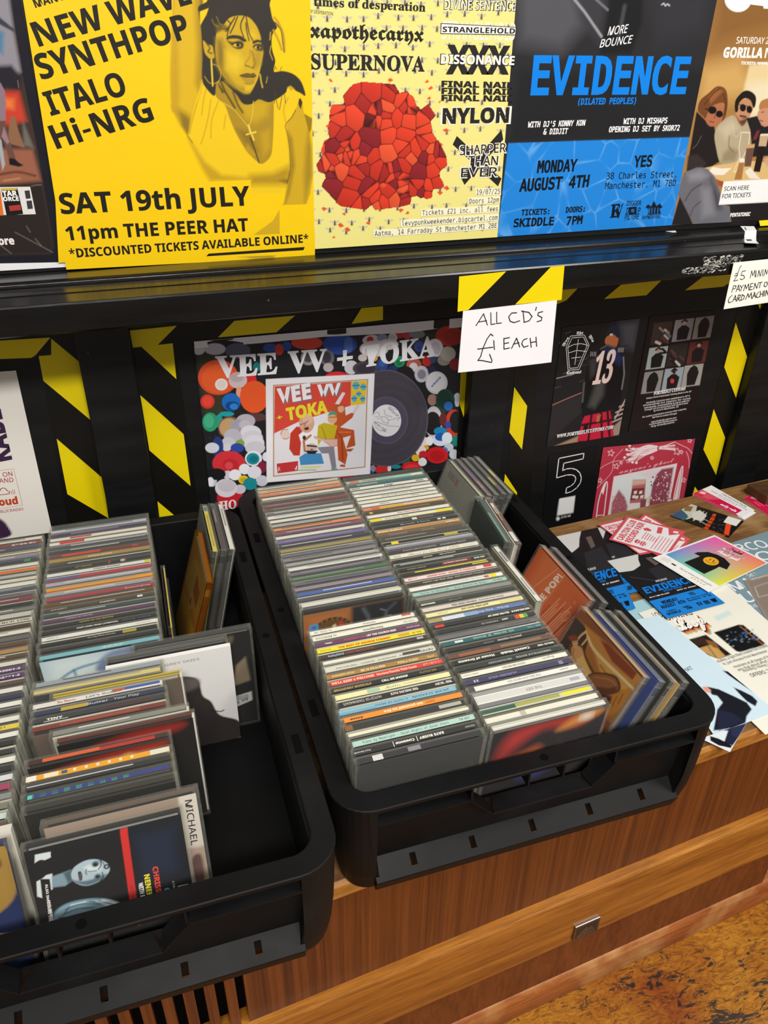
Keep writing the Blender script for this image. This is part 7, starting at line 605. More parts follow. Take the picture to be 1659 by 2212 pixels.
R1B = [('1d1d1f', 'black'), ('dcdcd4', 'silver white'), ('55525e', 'grey'), ('4a66b4', 'blue'), ('9a8a98', 'pinkish grey'), ('6a6a78', 'slate'), ('4c7a52', 'speckled green'), ('74707e', 'lilac grey'), ('e4e4e0', 'white'), ('a6a4a6', 'silver'), ('8c8a90', 'dull silver'), ('7c7a84', 'grey lilac'), ('a8964c', 'olive edged'), ('3a3846', 'dark slate'), ('7a68b0', 'violet'), ('e6e4dc', 'ivory'), ('8a4a6c', 'plum'), ('e8945a', 'orange and grey'), ('b4b2b0', 'mottled grey'), ('e8e8e2', 'white'), ('ecece6', 'bright white'), ('6e6c7c', 'dusky grey'), ('5a5850', 'smoky'), ('8a3a44', 'dark red'), ('4c4a44', 'charcoal'), ('e6e4d8', 'off-white'), ('e0784c', 'salmon and yellow'), ('e8b080', 'peach'), ('c8c8b8', 'green printed clear')]
R2 = [S('c8c6be', 'fiery red fronted', cover='c03a2a', st=[(0, 1, .3, .5, 'e8e6de')], tray='grey', art=(14, '1a1218', [('p', 'c8302a', 160, 1, [100, 900, 500, 1250, 900, 1180, 1100, 1340, 800, 1360, 200, 1300]), ('p', 'f0a040', 120, 1, [700, 1180, 1000, 1230, 1150, 1340, 900, 1340]), ('e', 'fbf4e0', 90, 980, 1290, 70, 0, 0, 50), ('p', '3a4ab0', 140, 1, [300, 700, 800, 900, 900, 700, 500, 500]), ('p', 'e06a2a', 160, 1, [50, 750, 500, 1000, 450, 700])])),
      S('e4e2d4', 'cream trayed', tray='pale', st=[(.3, .35, 0, 1, 'bcb8a8')]),
      S('c8ccc0', 'green landscape', st=[(.0, .3, .2, 1, '2c5a44'), (.3, .7, .3, 1, 'a8a84a'), (.72, .98, .3, 1, 'f4dc14')], tray='grey'),
      S('d4d3d2', 'thick double white', ('THE KEY', 'n', .45, .6, '8a8684', 1), st=[(0, 1, 0, .22, '7a7a7c'), (0, 1, .26, .3, 'f4f4f2'), (0, 1, .72, .76, 'f4f4f2'), (0, 1, .78, 1, '9a9a9c'), (.86, .95, .4, .62, 'a8a8c0')], t=22.0, tray='grey', cover='c8ccd8'),
      S('ece9e6', 'white', ('THE MILLION MASK KID', 'n', .35, .66, '8a868c', 1, .4), ('ocean', 'n', .84, .92, '7a767c', 1, .4), st=[(.0, .05, 0, 1, '4a4a4c')]),
      S('3a3560', 'dark violet', ('AURORA VALE', 'n', .22, .48, 'a8a0cc', 1, .36), ('II', 's', .08, .13, 'c8c0e0', 1), st=[(.88, .92, .1, .9, '8a80b4')]),
      S('eceae0', 'white', ('DIGITAL STEREO', 'n', .02, .16, '6a6a66', 0, .26), ('DREAM MELODIES', 'n', .38, .6, '5a5a56', 0, .4), ('Larghetto', 'c', .76, .88, '5a5a56', 1)),
      S('24302e', 'green black', ('THE NYACK NAMES', 's', .3, .52, 'a8b4b0', 1, .34), ('ORKESVILLE RIVER', 's', .56, .9, 'b4bcb8', 1, .34)),
      S('1c1a18', 'black', ('House of Dreams', 'B', .06, .4, W0, 1, .5), ('Cassell Webb', 'B', .46, .74, W0, 1, .5), ('WOLCD 1025', 'B', .82, .98, W0, 1, .36)),
      S('6a4636', 'marbled brown', st=[(.1, .4, .1, .8, '9a5a40'), (.5, .9, .3, .9, '8a6a54')]),
      S('1f1f20', 'black', ('JAKATTA VISIONS', 'B', .5, .74, 'c8c4c0', 1, .36), ('RULINC01', 'n', .36, .46, '9a9894', 1, .3)),
      S('1f6068', 'deep teal', ('nik kershaw 15 minutes', 'm', .3, .7, 'c8e0e0', 1, .5), ('EAG 110-2', 'n', .84, .97, 'c0d8d8', 1, .36), st=[(.12, .2, .3, .8, 'dce8e8')]),
      S('6e6c72', 'lilac grey', ('STILELIBERO', 'n', .42, .58, '3a3a40', 1, .36), ('EROS RAMAZZOTTI', 'n', .66, .92, '2c2c34', 1, .36)),
      S('232326', 'black rainbow stickered', ("OTHER PEOPLE'S LIVES", 'n', .45, .62, 'c8c4c0', 1, .34), ('cars', 'B', .66, .72, W0, 1, .4), st=[(.79, .84, 0, 1, 'd8482c'), (.84, .88, 0, 1, 'e8c83a'), (.88, .92, 0, 1, '5aa84a')]),
      S('1b1b1c', 'black red tagged', ('SILVER SIDE UP', 'B', .56, .78, W0, 1, .44), ('NICKELBACK', 'B', .8, .99, W0, 1, .44), st=[(.03, .12, .1, .8, 'd8382c')]),
      S('5a78b4', 'blue and white', ("Friday's Child", 'c', .5, .66, 'e8ecf4', 1), ('Will Young', 'c', .7, .82, 'e8ecf4', 1), st=[(.0, .14, 0, 1, 'a89a6a'), (.14, .36, 0, 1, 'd4e0ec'), (.36, .5, 0, 1, '8aa8d4')]),
      S('efe6ac', 'pale yellow', ('paul weller heavy soul', 's', .36, .64, '3a3420', 1, .5), ('CD 5243', 'n', .12, .22, '8a8050', 1, .3), st=[(.76, .98, .1, .9, 'e0d49a')]),
      S('dccfc8', 'pinkish', ('THE MERCURYMEN', 's', .3, .56, '4a4440', 0, .44), ('Postcards From Valonia', 's', .58, .84, '5a5450', 0, .36)),
      S('2b3130', 'dark slate', ('MOTOWN', 'B', .02, .16, W0, 0, .4), ('Johnny Gill', 'c', .3, .44, '8a9492', 0)),
      S('8a8c88', 'clear grey', tray='grey'),
      S('a5c8c2', 'pale teal', ('Guitar by Moonlight - Wind Beneath My Wings', 'm', .08, .78, '3a5a56', 0, .42), ('TR 006', 'n', .85, .95, '3a5a56', 0, .4)),
      S('efeee8', 'yellow dotted white', ('music from the original motion picture soundtrack', 'n', .22, .84, '4a4a48', 1, .32), st=[(.86, .93, 0, 1, 'f4dc14'), (.8, .85, .2, .8, 'd8484a')]),
      S('40342e', 'dark brown', ('open up the sky', 'n', .16, .48, 'd8ccc0', 0, .4), ('with Lindell Cooley', 'n', .5, .82, 'c8bcb0', 0, .36)),
      S('f1dcdc', 'pink lettered white', ('91446', 'B', .04, .14, 'd84a58', 0, .4), ('ANNIE ROSS - MUSIC IS FOREVER', 'B', .24, .78, 'd84a58', 0, .44), st=[(.86, .95, .2, 1., 'd8202c')]),
      S('26251c', 'ragged yellow-edged', st=[(.16, .95, .7, 1., 'e4d41c'), (.78, .96, .1, .5, 'c8b84a')]),
      S('1b1a19', 'black red banded', ('BUDDY GRECO', 'n', .1, .3, 'b8b4b0', 1, .3), ('SUMMIT RECORDS', 's', .5, .76, 'f0d8d0', 0, .34), ('DCD 527', 'B', .84, .96, W0, 0, .4), st=[(.48, .8, 0, 1, '7a2028')]),
      S('2c3630', 'bottle green'), S('20201f', 'black', ('gateway', 'n', .34, .44, W0, 0, .36), ('wake up the world', 'n', .52, .7, W0, 0, .36)),
      S('ece8d8', 'cream', ('14242', 'n', .03, .12, '5a544c', 0, .4), ('Shout to the Lord 2000', 'c', .2, .78, 'a8584a', 0), ('INTEGRITY', 'n', .82, .97, 'b0aa98', 0, .3)),
      S('3b3a40', 'charcoal', ('FRAMPTON COMES ALIVE II', 's', .16, .54, 'b4b2b8', 1, .36), ('PETER FRAMPTON', 's', .58, .88, 'b4b2b8', 1, .36)),
      S('8a8896', 'lilac grey', st=[(0, 1, .6, .9, 'b8b6c4')]),
      S('1a1a1a', 'black yellow stickered', st=[(.09, .17, .0, 1, 'f0dc14'), (.7, .86, .3, 1, 'c8b41c'), (.02, .98, .0, .12, 'd8d8d4')]),
      S('4c463e', 'brown grey'), S('6c543c', 'mid brown', ('THE GREENLEE', 'n', .12, .34, 'b8a890', 0, .36), ('family', 'c', .5, .66, 'b8a890', 0)),
      S('c38a3e', 'tan', ('Dhania Stafford', 'B', .02, .3, 'f8ecd4', 0, .44), ('walking on', 'B', .82, .98, 'f8ecd4', 0, .4)),
      S('232322', 'black', ('Lucinda', 'c', .3, .48, 'd8d4cc', 0), ('The Shadow Side', 'c', .5, .66, 'c8c4bc', 0), st=[(.75, .79, .2, .8, 'd8d8d0'), (.81, .85, .2, .8, 'd8d8d0')]),
      S('353330', 'charcoal', ('family favourites', 'n', .56, .74, 'd8a45a', 1, .34), st=[(.48, .54, .1, .9, 'e0dcd4')]),
      S('eeeccc', 'yellow ended white', ('BRYN TERFEL - BRYN', 'n', .18, .46, '4a4a40', 0, .4), st=[(.0, .14, 0, 1, 'f0dc20'), (.8, .99, 0, 1, 'f4e414')]),
      S('efeae6', 'white', ('JOAN ARMATRADING', 'B', .36, .64, 'd04848', 0, .34)), S('4c4226', 'dark olive', st=[(.06, .1, .1, .8, 'd8b83a'), (.3, .8, .3, .8, '8a6a30')]),
      S('e6b03c', 'amber and pink', st=[(.0, .1, 0, 1, 'e88a6a'), (.1, .2, 0, 1, 'e8602c'), (.5, .98, .3, 1, 'ecc4b4')]), S('edece4', 'white', ('SUEDE', 's', .22, .34, '7a7870', 1, .4)), S('e8e6d8', 'cream', ('Lounge', 'c', .66, .76, '4a4a46', 1)),
      S('f0eee0', 'ivory', ('Now Saturday Arrives Here Slowly', 's', .3, .9, '5a584e', 1, .34)), S('f2f1ea', 'white'), S('dcdcd6', 'grey white', ('turin brakes', 'n', .1, .26, 'a8a8a2', 0, .4), ('ether song', 'n', .46, .66, 'a8a8a2', 0, .4)),
      S('ecebe2', 'white', ('NAXOS', 'B', .02, .12, K_, 0, .44), ('Largo', 's', .43, .54, '2a2a28', 0, .6), st=[(.84, .94, .2, .8, '9a9a94')]), S('276d72', 'teal', ('THE HORRORS SKYING', 'B', .1, .36, 'c8e4e4', 0, .36)),
      S('9ed0c4', 'mint', ('THUNDER', 'B', .2, .38, 'd8402c', 0, .5), ('the best of it all', 'n', .42, .62, '3a5a54', 0, .34), st=[(.84, .98, 0, 1, 'e8e6d0'), (.04, .16, 0, 1, 'd8786a')]), S('2a2b29', 'black', tray='grey')]
def row(C, items, a, b0, pitch, lean, where, group, seed, count_from=0, jit=.0012):
    rg = random.Random(seed); b = b0
    for i, (c, word, texts, st, o) in enumerate(items):
        o = dict(o); b += o.pop('gap', 0)
        t = o.get('t', 10.0); o = dict(o); n = i + 1 + count_from
        if not st and not texts: st = [(rg.uniform(0, .3), rg.uniform(.5, 1), .62, .84, rg.choice(['e4e2dc', 'c8c4cc', '9a969c', '4a484c']))]
        ttl = ' '.join(x[0] for x in texts if x[1] in 'BsnmcM')[:0]
        cd(upright(C, a + rg.uniform(-jit, jit), b, lean, rg.uniform(-.0003, .0003)), 'CD case, %s spine, %s from the front, %s' % (word.rstrip(','), ordinal(n), where), c, texts, st, tray=o.pop('tray', rg.choice(['dark', 'dark', 'grey'])), cover=o.pop('cover', rg.choice(['c8c6c0', 'e2e0da', '8a8a88', '3a3a3c', '6a5a50'])), group=group, **o)
        b += (t + pitch - 10.0) * mm / math.cos(math.radians(lean))
    return b
G1, G2, G3, G4 = ('CD cases in the row along the gap between crates', 'CD cases in the row beside the leaning ones', 'CD cases in the row beside the empty space', 'CD cases in the row cut by the photo edge')
bR1 = row(CR, R1, .0872, .0455, 10.08, 7, 'row along the gap between crates', G1, 1)
edge = [S(c, w) for c, w in R1B]
covart = (12, '8a5a34', [('p', 'b8723c', 200, 0, [0, 700, 520, 700, 560, 1360, 0, 1360]), ('p', '26272a', 60, 0, [560, 600, 1190, 600, 1190, 1360, 560, 1360]), ('e', '4a3418', 10, 330, 1000, 260, 0, 0, 260), ('e', '6a4a22', 10, 330, 1000, 225, 0, 0, 225)] + [('s', '9a7434', 0, 0, 14, [330 + 232 * math.cos(k * .26), 1000 + 232 * math.sin(k * .26), 330 + 255 * math.cos(k * .26), 1000 + 255 * math.sin(k * .26)]) for k in range(24)] + [('p', 'd8b88a', 8, 0, [150, 1080, 220, 1110, 250, 1020, 190, 1000]), ('p', 'c8302c', 8, 0, [400, 1180, 450, 1180, 500, 980, 440, 980]), ('p', 'e0c89a', 8, 0, [330, 1140, 370, 1160, 400, 1040, 350, 1040]), ('p', '2a1c10', 8, 0, [230, 1000, 330, 1040, 380, 960, 260, 900]), ('s', '8a9aa8', 10, 1, 10, [900, 1250, 980, 1200, 960, 1150, 1040, 1120, 1000, 1060]), ('s', '55606a', 40, 1, 40, [700, 1300, 760, 1150, 740, 1000]), ('s', '4a545c', 40, 1, 30, [1080, 1300, 980, 1200, 940, 1050]), ('p', '2aa8e0', 0, 0, [70, 940, 170, 940, 170, 1200, 70, 1200]), ('e', '5a70b0', 10, 120, 1150, 32, 0, 0, 32), ('t', '1c3c60', 'B', 'SP', 110, 1090, 110, 1010, 160, 1090), ('t', '1c3c60', 'B', 'ED', 80, 1090, 80, 1010, 108, 1090)])
edge[0] = S('1d1d1f', 'black', art=covart, tray='dark', st=[(0, 1, 0, 1, '1d1d1f')])
bR1b = row(CR, edge, .0872, .2565, 10.55, 2.5, 'row along the gap between crates', G1, 3, len(R1))
bR2 = row(CR, R2, .2147, .0450, 10.08, 6.5, 'row beside the leaning ones', G2, 2)

# cases leaning in the fuller crate
sofa = (10, '8a4a20', [('p','b06c28',35,0,[-277,1201,1315,1434,1382,771,-228,504]),('p','3a2a24',17,0,[-16,1238,201,1250,328,1175,392,1019,309,882,-30,737]),('p','6a4428',32,0,[201,1250,392,1292,442,1212,333,1179]),('p','c98538',23,0,[166,1259,416,1294,1044,1365,1202,1354,1171,1199,909,1171,552,1146,324,1180]),('p','8a3a18',21,0,[472,1286,607,1324,1114,1359,1114,1263,771,1222]),('p','d8a04c',48,0,[449,1150,814,1175,1126,1177,1168,984,1001,969,794,990]),('s','eed49c',22,1,32,[304,1191,449,1150,689,1156,986,1186,1181,1200]),('p','c8822e',29,0,[976,997,1171,1199,1208,988,1152,803,979,712]),('p','4a1c10',34,0,[805,847,1018,950,1064,824,992,672,766,622]),('s','7a4418',14,1,11,[1069,995,1085,877]),('s','7a4418',14,1,11,[1114,1068,1131,951]),('s','7a4418',15,1,12,[661,1082,812,1074]),('s','7a4418',14,1,12,[959,965,975,845]),('p','6a3c18',17,1,[129,942,301,1060,450,1013,636,976,762,946,613,784,396,777,238,843]),('p','d89a50',13,1,[180,947,305,1028,437,985,593,941,726,933,609,816,412,808,266,865]),('p','f0c070',26,1,[328,897,353,1005,446,975,593,941,712,921,605,847,454,842]),('p','e0a468',13,1,[194,975,296,1038,374,1005,340,907,259,895]),('p','5a2e14',15,1,[602,905,728,1036,902,1141,1019,1125,1054,1048,950,923,787,814,625,786]),('p','9a5c30',15,1,[625,907,741,1022,896,1110,994,1103,1030,1043,937,937,792,835,641,809]),('p','6a3418',24,1,[765,864,907,970,1002,1069,1001,969,836,840]),('s','b87a44',15,1,15,[694,940,873,1058,972,1076]),('s','ecb878',8,1,27,[194,1037,206,1133,241,1221]),('s','ecb878',8,1,24,[241,1221,304,1174,292,1070]),('s','c48448',9,1,26,[218,950,294,870,459,865,540,862]),('p','e8b478',8,1,[131,1006,177,1056,230,1039,237,992,193,970]),('p','8a3c18',10,1,[61,987,72,1031,146,1088,202,1075,187,1045,132,996]),('s','5a3018',3,1,7,[163,996,183,1015]),('s','5a3018',3,1,6,[192,1028,204,1045]),('s','8a3a2a',3,1,7,[206,991,221,1009])])
pop = (10, 'c85a22', [('p','d0622a',72,0,[90,1449,1469,1395,1547,808,-35,655]),('p','d8703a',144,0,[154,1386,659,1394,611,935,136,864]),('p','b04c20',144,0,[1013,1224,1522,1339,1457,900,1145,821]),('s','f0b890',4,0,6,[270,886,497,1361]),('s','f0b890',3,0,5,[564,691,654,1357]),('t','f2ded0','B','PURE POP!',521,637,639,1320,410,619),('s','3a1408',3,0,8,[632,697,703,937]),('s','f0c4a4',3,0,8,[670,698,788,1099]),('s','f0c4a4',3,0,8,[708,698,805,1029]),('s','f0c4a4',3,0,8,[746,699,821,959]),('s','f0c4a4',3,0,8,[783,699,904,1120]),('s','3a1408',3,0,8,[820,700,920,1051]),('s','f0c4a4',3,0,8,[857,700,937,981]),('s','f0c4a4',3,0,8,[894,701,1017,1140]),('s','f0c4a4',3,0,7,[931,701,1033,1071]),('s','f0c4a4',3,0,8,[967,701,1050,1003]),('s','3a1408',3,0,8,[1003,702,1066,934]),('s','f0c4a4',3,0,7,[1039,702,1144,1092]),('s','f0c4a4',3,0,8,[1074,703,1161,1024]),('s','f0c4a4',3,0,7,[1110,703,1177,956]),('s','f0c4a4',3,0,7,[1145,704,1253,1111]),('s','3a1408',3,0,7,[1180,704,1269,1044]),('s','f0c4a4',3,0,8,[1214,705,1285,977]),('e','c85a28',6,1027,1209,45,0,0,45),('e','d8703a',9,1027,1209,25,0,0,25),('s','f0b890',3,1,5,[970,942,969,1025,1031,1071,1084,1044,1061,959,990,922])])
GL_ = 'cases leaning in the fuller crate'
def lean(C, a, b, ang, label, c, grp=GL_, yaw=0., z=.0055, st=(), texts=(), **o): return cd(sideways(C, a, b, ang, o.get('t', 10.0), yaw, z), label, c, texts, st, group=grp, **o)
a0, dx = .2787, .0112
lean(CR, a0, .122, 24, 'leaning CD case with a golden photo of a figure on a sofa', 'c08a4a', art=sofa, tray='grey')
lean(CR, a0 + dx, .112, 24, 'leaning CD case with a plain blue cover behind the golden sofa case', '26408a', cover='26408a', tray='grey', st=[(.0, .3, 0, 1, '8a8a90')])
lean(CR, a0 + 2 * dx, .108, 24, 'leaning CD case with a black cover, third in the front leaning stack', '202020', cover='1a1a1a')
lean(CR, a0 + 3 * dx, .104, 24, 'leaning black digipak with a tan edge against the crate side', '1c1a18', cover='d8b070', tray='dark')
lean(CR, .2935, .2545, 25, 'leaning CD case with an orange tracklist cover reading pop', 'd06a34', art=pop, tray='grey')
lean(CR, .2935 + dx, .2455, 25, 'leaning CD case with a purple black edge behind the orange one', '2a1c30', cover='2a1c30', st=[(0, 1, .3, .5, '6a4a7a')])
sil = (14, '9a9a90', [('p', 'a8a89c', 300, 0, [0, 600, 1190, 500, 1190, 1360, 0, 1360])] + [('s', '4a4a46', 0, 0, 10, [180 + k * 16, 1180, 180 + k * 16, 1280]) for k in range(0, 16, 2)] + [('s', 'a85a4a', 0, 0, 9, [460 + k * 16, 1180, 460 + k * 16, 1280]) for k in range(6)] + [('s', '6a6a64', 0, 0, 8, [180 + k * 40, 1100 - (k % 3) * 40, 210 + k * 40, 1100 - (k % 3) * 40]) for k in range(8)])
for k, (lab, c, o) in enumerate((('silver grey CD case, foremost of the five leaning in the back corner', 'c8c6a8', dict(art=sil, tray='pale')), ('purple edged CD case, second of the five leaning in the back corner', '6a3a62', dict(st=[(.1, .9, .2, .6, '8a4a9a'), (.6, .8, .5, 1, 'd8a060')], tray='grey')), ('grey edged CD case, middle of the five leaning in the back corner', '5a5a62', dict(tray='grey')), ('black edged CD case with a yellow mark, fourth in the back corner stack', '2a2a2a', dict(st=[(.55, .75, .2, .9, 'b8b41c')])), ('clear edged CD case with a yellow mark, last in the back corner stack', '8a8a84', dict(st=[(.35, .55, .2, .9, 'e0d84a')], tray='dark')))):
    lean(CR, .2797 + k * .0109, .5125 - k * .0006, 20, lab, c, cover='3a3a3c', **o)
grn = (14, '1f3a34', [('p', '4a3a28', 200, 0, [0, 0, 1190, 0, 1190, 900, 0, 1000])])
lean(CR, .2890, .385, 9, 'dark green CD case with pale wavy lines leaning midway', '2a4a44', yaw=-.10, art=grn, st=[(.35, .98, .1 + .12 * k, .15 + .12 * k, '9ac8b4') for k in range(6)])
lean(CR, .3002, .378, 9, 'brown and cream spined CD case behind the green wavy one', '6a3424', yaw=-.10, tray='pale', st=[(.1, .35, .1, .9, 'e8dcc8'), (.75, .95, 0, 1, 'e8e4dc'), (.2, .5, .3, .7, 'b8744a')])
lean(CR, .2805, .2575, 1.5, 'single clear CD case with a white spine standing along the row', 'e6e6e0', tray='pale', cover='a8a48c', st=[(.1, .3, .2, .8, '8a8a88'), (.6, .9, .3, .7, 'a8a8a4')])

# the emptier crate
LX = .4
def L_(n_): return n_ + LX
LA = [S('2a2a30', 'dark teal'), S('e8e6de', 'white', tray='pale')]
LAf = [S('3a3a3c', 'black', st=[(.05, .98, .2, .9, '2c3a8a')] + [(.02 + .08 * k, .06 + .08 * k, .2, .9, '5ad0c4') for k in range(9)], cover='2c2a26'),
       S('222220', 'black', cover='1c1b1a'), S('f0a818', 'golden white-dotted', st=[(.0, .07, 0, 1, 'f4f0e4'), (.12, .22, .1, .9, 'f4ead0'), (.24, .28, .2, .8, '2a5a8a')] + [(.32 + .08 * k, .34 + .08 * k, .3, .8, 'f4ead8') for k in range(6)] + [(.86, 1, 0, 1, 'e8e2d0')], cover='1a1512'),
       S('3a1a12', 'fiery red', gap=.008, st=[(.1, .5, .2, .9, 'd8602c'), (.5, .9, .1, .8, 'b8281c')], art=(12, '16100e', [('p', 'c8381c', 120, 1, [100, 900, 600, 1100, 1000, 1250, 1150, 1340, 500, 1300, 100, 1200]), ('p', 'f0b030', 90, 1, [200, 950, 600, 1120, 800, 1240, 500, 1230, 250, 1120]), ('p', 'f4d048', 70, 1, [600, 1050, 900, 1200, 800, 1280])])),
       S('5a2418', 'dark ember', gap=.010, art=(12, '16100e', [('p', 'b8281c', 120, 1, [200, 1000, 700, 1150, 1100, 1300, 700, 1330, 200, 1200]), ('p', 'e8a028', 90, 1, [150, 1020, 400, 1100, 600, 1200, 300, 1180])])),
       S('8a8a84', 'clear grey', tray='grey'), S('7a3028', 'dark red', st=[(.2, .8, .2, .8, '9a4a3c')]), S('34343c', 'charcoal boxed-lettering', ('TINY', 'B', .1, .22, W0, 0), st=[(.08, .26, .0, .14, 'd8d8d4'), (.5, .9, .2, .8, '4a2c2c')]), S('2c3450', 'navy', ('Butter', 'n', .4, .56, 'd8d8d8', 0), ('Your Play', 'n', .6, .8, 'd8d8d8', 0), st=[(.2, .4, .1, .9, 'c8a83a')]),
       S('e8e4e0', 'white', ('The Thieves', 's', .18, .32, 'c86a5a', 0), ("Let's Rotate", 'n', .4, .68, '4a4a4a', 0), st=[(.7, .98, .4, 1, '3a5ab4'), (.6, .7, .4, 1, 'c85a3a')]), S('c8b040', 'mustard', st=[(0, 1, .3, .6, '8a7a1c')], tray='pale'), S('d8c884', 'pale gold', tray='pale'), S('9aa4b0', 'grey blue', tray='grey')]
LAb = [S('7ab8c4', 'light blue', ('TILT', 'c', .5, .7, 'd8f0f0', 0), art=(12, 'b8d8e4', [('p', 'e8f4f4', 200, 1, [50, 900, 500, 900, 600, 1300, 100, 1340]), ('s', '4a90b4', 30, 1, 26, [40, 1000, 300, 1180, 620, 1240, 900, 1340]), ('s', '4a90b4', 30, 1, 22, [300, 1180, 320, 900]), ('p', '8a9ac0', 50, 1, [560, 1080, 800, 1200, 1100, 1260, 1180, 1360, 700, 1340, 520, 1180]), ('p', '2a2024', 16, 1, [440, 1010, 520, 1060, 560, 1020, 500, 960]), ('p', 'f4f2ec', 0, 0, [240, 960, 380, 990, 370, 1100, 240, 1080]), ('t', '2a2a2c', 'm', '.00', 330, 1070, 330, 980, 280, 1070)])),
       S('1c1c1c', 'black'), S('1e1e1c', 'black olive marked', ('The Pearl Deep Plea Trio', 'n', .4, .64, 'c8c4bc', 1, .36), st=[(.7, .82, .1, .9, 'a8a01c')]), S('eceae6', 'white', ('VIRGIN CD', 'n', .04, .14, '8a8a88', 0, .36), ('sweet', 'n', .8, .94, 'a8a4a0', 0, .36)), S('1d1d1e', 'black', ('POST-CARD FROM LIVERPOOL', 'B', .3, .66, 'e8e4e0', 0, .36), ('blue note', 'n', .7, .95, '4a6a9a', 0, .4)), S('2a2224', 'black', ('HEARTS OF THE FESTIVAL', 'n', .32, .62, 'c8b83a', 0, .4)), S('5c3c5c', 'purple grey', ('COMING UP FOR AIR', 'n', .2, .44, 'c8b0c8', 0, .36)), S('3a4a4c', 'dark teal'),
       S('4a4034', 'brown white-dotted', ('JOHN BARRY II', 'n', .06, .2, 'd8d4cc', 0, .36), ('EMBERS', 'n', .5, .64, W0, 0, .36), st=[(.84, .89, .2, .8, 'e8e4dc')]), S('6a4a24', 'tobacco brown'), S('a83c44', 'crimson', ('Sentimental Journey', 'c', .72, .96, 'f0d4d4', 0)), S('a8a6b4', 'lilac mesh'), S('f0a020', 'padded orange envelope', cover='f0a020', tray='pale'), S('b0aebc', 'lilac'), S('b83c4c', 'rose red', st=[(0, .3, .3, 1, '4a5aa0')]), S('e8e6e2', 'white', ('STEREO SOUNDS', 'B', .44, .7, '2a2a2a', 0, .36), st=[(.94, .99, 0, 1, 'd8d01c')]), S('202021', 'black red blocked', ('LET JORDAN', 'n', .26, .42, 'c8b83a', 0, .4), st=[(.58, .6, .1, .9, 'b82c34'), (.7, .74, .1, .9, 'c8c4c4'), (.74, .76, .1, .9, '8a2c34')]), S('3c3834', 'black brown'), S('b08c3c', 'tan gold', ('DEWALD DATTLES', 'B', .38, .62, 'f0e0b8', 0, .4)), S('7a2c24', 'red brown', st=[(.12, .5, .1, .9, 'd0442c'), (.82, .88, .2, .8, 'c83a3a')]),
       S('30343c', 'navy black'), S('4c4e60', 'slate blue'), S('f0ece6', 'white red stickered', st=[(.1, .35, .1, 1, 'e02424')], tray='pale'), S('efe4d8', 'cream red cornered', st=[(.2, .42, .2, .9, 'b85a48')], tray='pale'), S('3a3458', 'violet navy', st=[(.2, .7, .3, .9, '7a6a9a')]), S('c4c6d4', 'lilac white mesh', tray='pale'), S('3c4040', 'smoky clear', tray='grey')]
bA = row(CL, LAf, L_(-.1830), .1165, 10.15, 1.5, 'row beside the empty space', G3, 5, 2)
bA2 = row(CL, LAb, L_(-.1825), bA + .033, 10.15, 2.5, 'row beside the empty space', G3, 6, 2 + len(LAf))
names = 'cream,red,navy,cream,lilac,green stickered dark,white,yellow to orange,pale grey,cream,white,slate,mauve,dark red,black,grey,off-white,cream,umber,ivory,mauve grey,brown,tan,chestnut,white,purple,deep purple,brown,white,navy,pearl,black,white,yellow,white,black,charcoal,white,black,white,magenta,grey,olive grey,pale teal'.split(',')
cols = 'e8e2d0,8a3a38,3a4a6a,d8cca8,8a80a4,3a3648,e6e4dc,e8b03a,b8b8b4,dcd6c4,e8e6e0,4a5666,7a6e74,8a3238,2a2a2a,7a7872,c8c6be,dcd8c8,4a3420,e6e2d4,6a6264,5c4030,b08a54,5a4230,dcd8d0,5c3470,54286a,5a443c,e4e2dc,2e2e50,eceae6,1c1c1c,e8e6e0,e4cc50,ece8e4,202020,2c2e2c,eae8e0,1e1e20,dcdce4,a83860,8a8a86,7a7a68,c4d4d0'.split(',')
txtB = {1: ('PRE', 's', .7, .95), 17: ('MYRCD 1290', 's', .66, .98), 25: ('RDCD2001-2', 'B', .7, .97), 26: ('RDCD2661-2', 'B', .7, .97), 28: ('CRC018', 'B', .66, .8), 33: ('AD 1001', 'n', .7, .9)}
LB = [S(c, w, *([(txtB[i][0], txtB[i][1], txtB[i][2], txtB[i][3], 'e8e0ec' if w in ('purple', 'deep purple', 'red') else '4a4a48', 0)] if i in txtB else []), st=[(.86, .92, .1, .9, '1f9a4a')] if 'green' in w else ([(.5, 1, .1, .9, 'e86a3a')] if 'orange' in w else ())) for i, (w, c) in enumerate(zip(names, cols))][::-1]
bB = row(CL, LB, L_(-.3128), .108, 10.2, 3, 'row cut by the photo edge', G4, 7, 3)

GE = 'loose cases in the emptier crate'
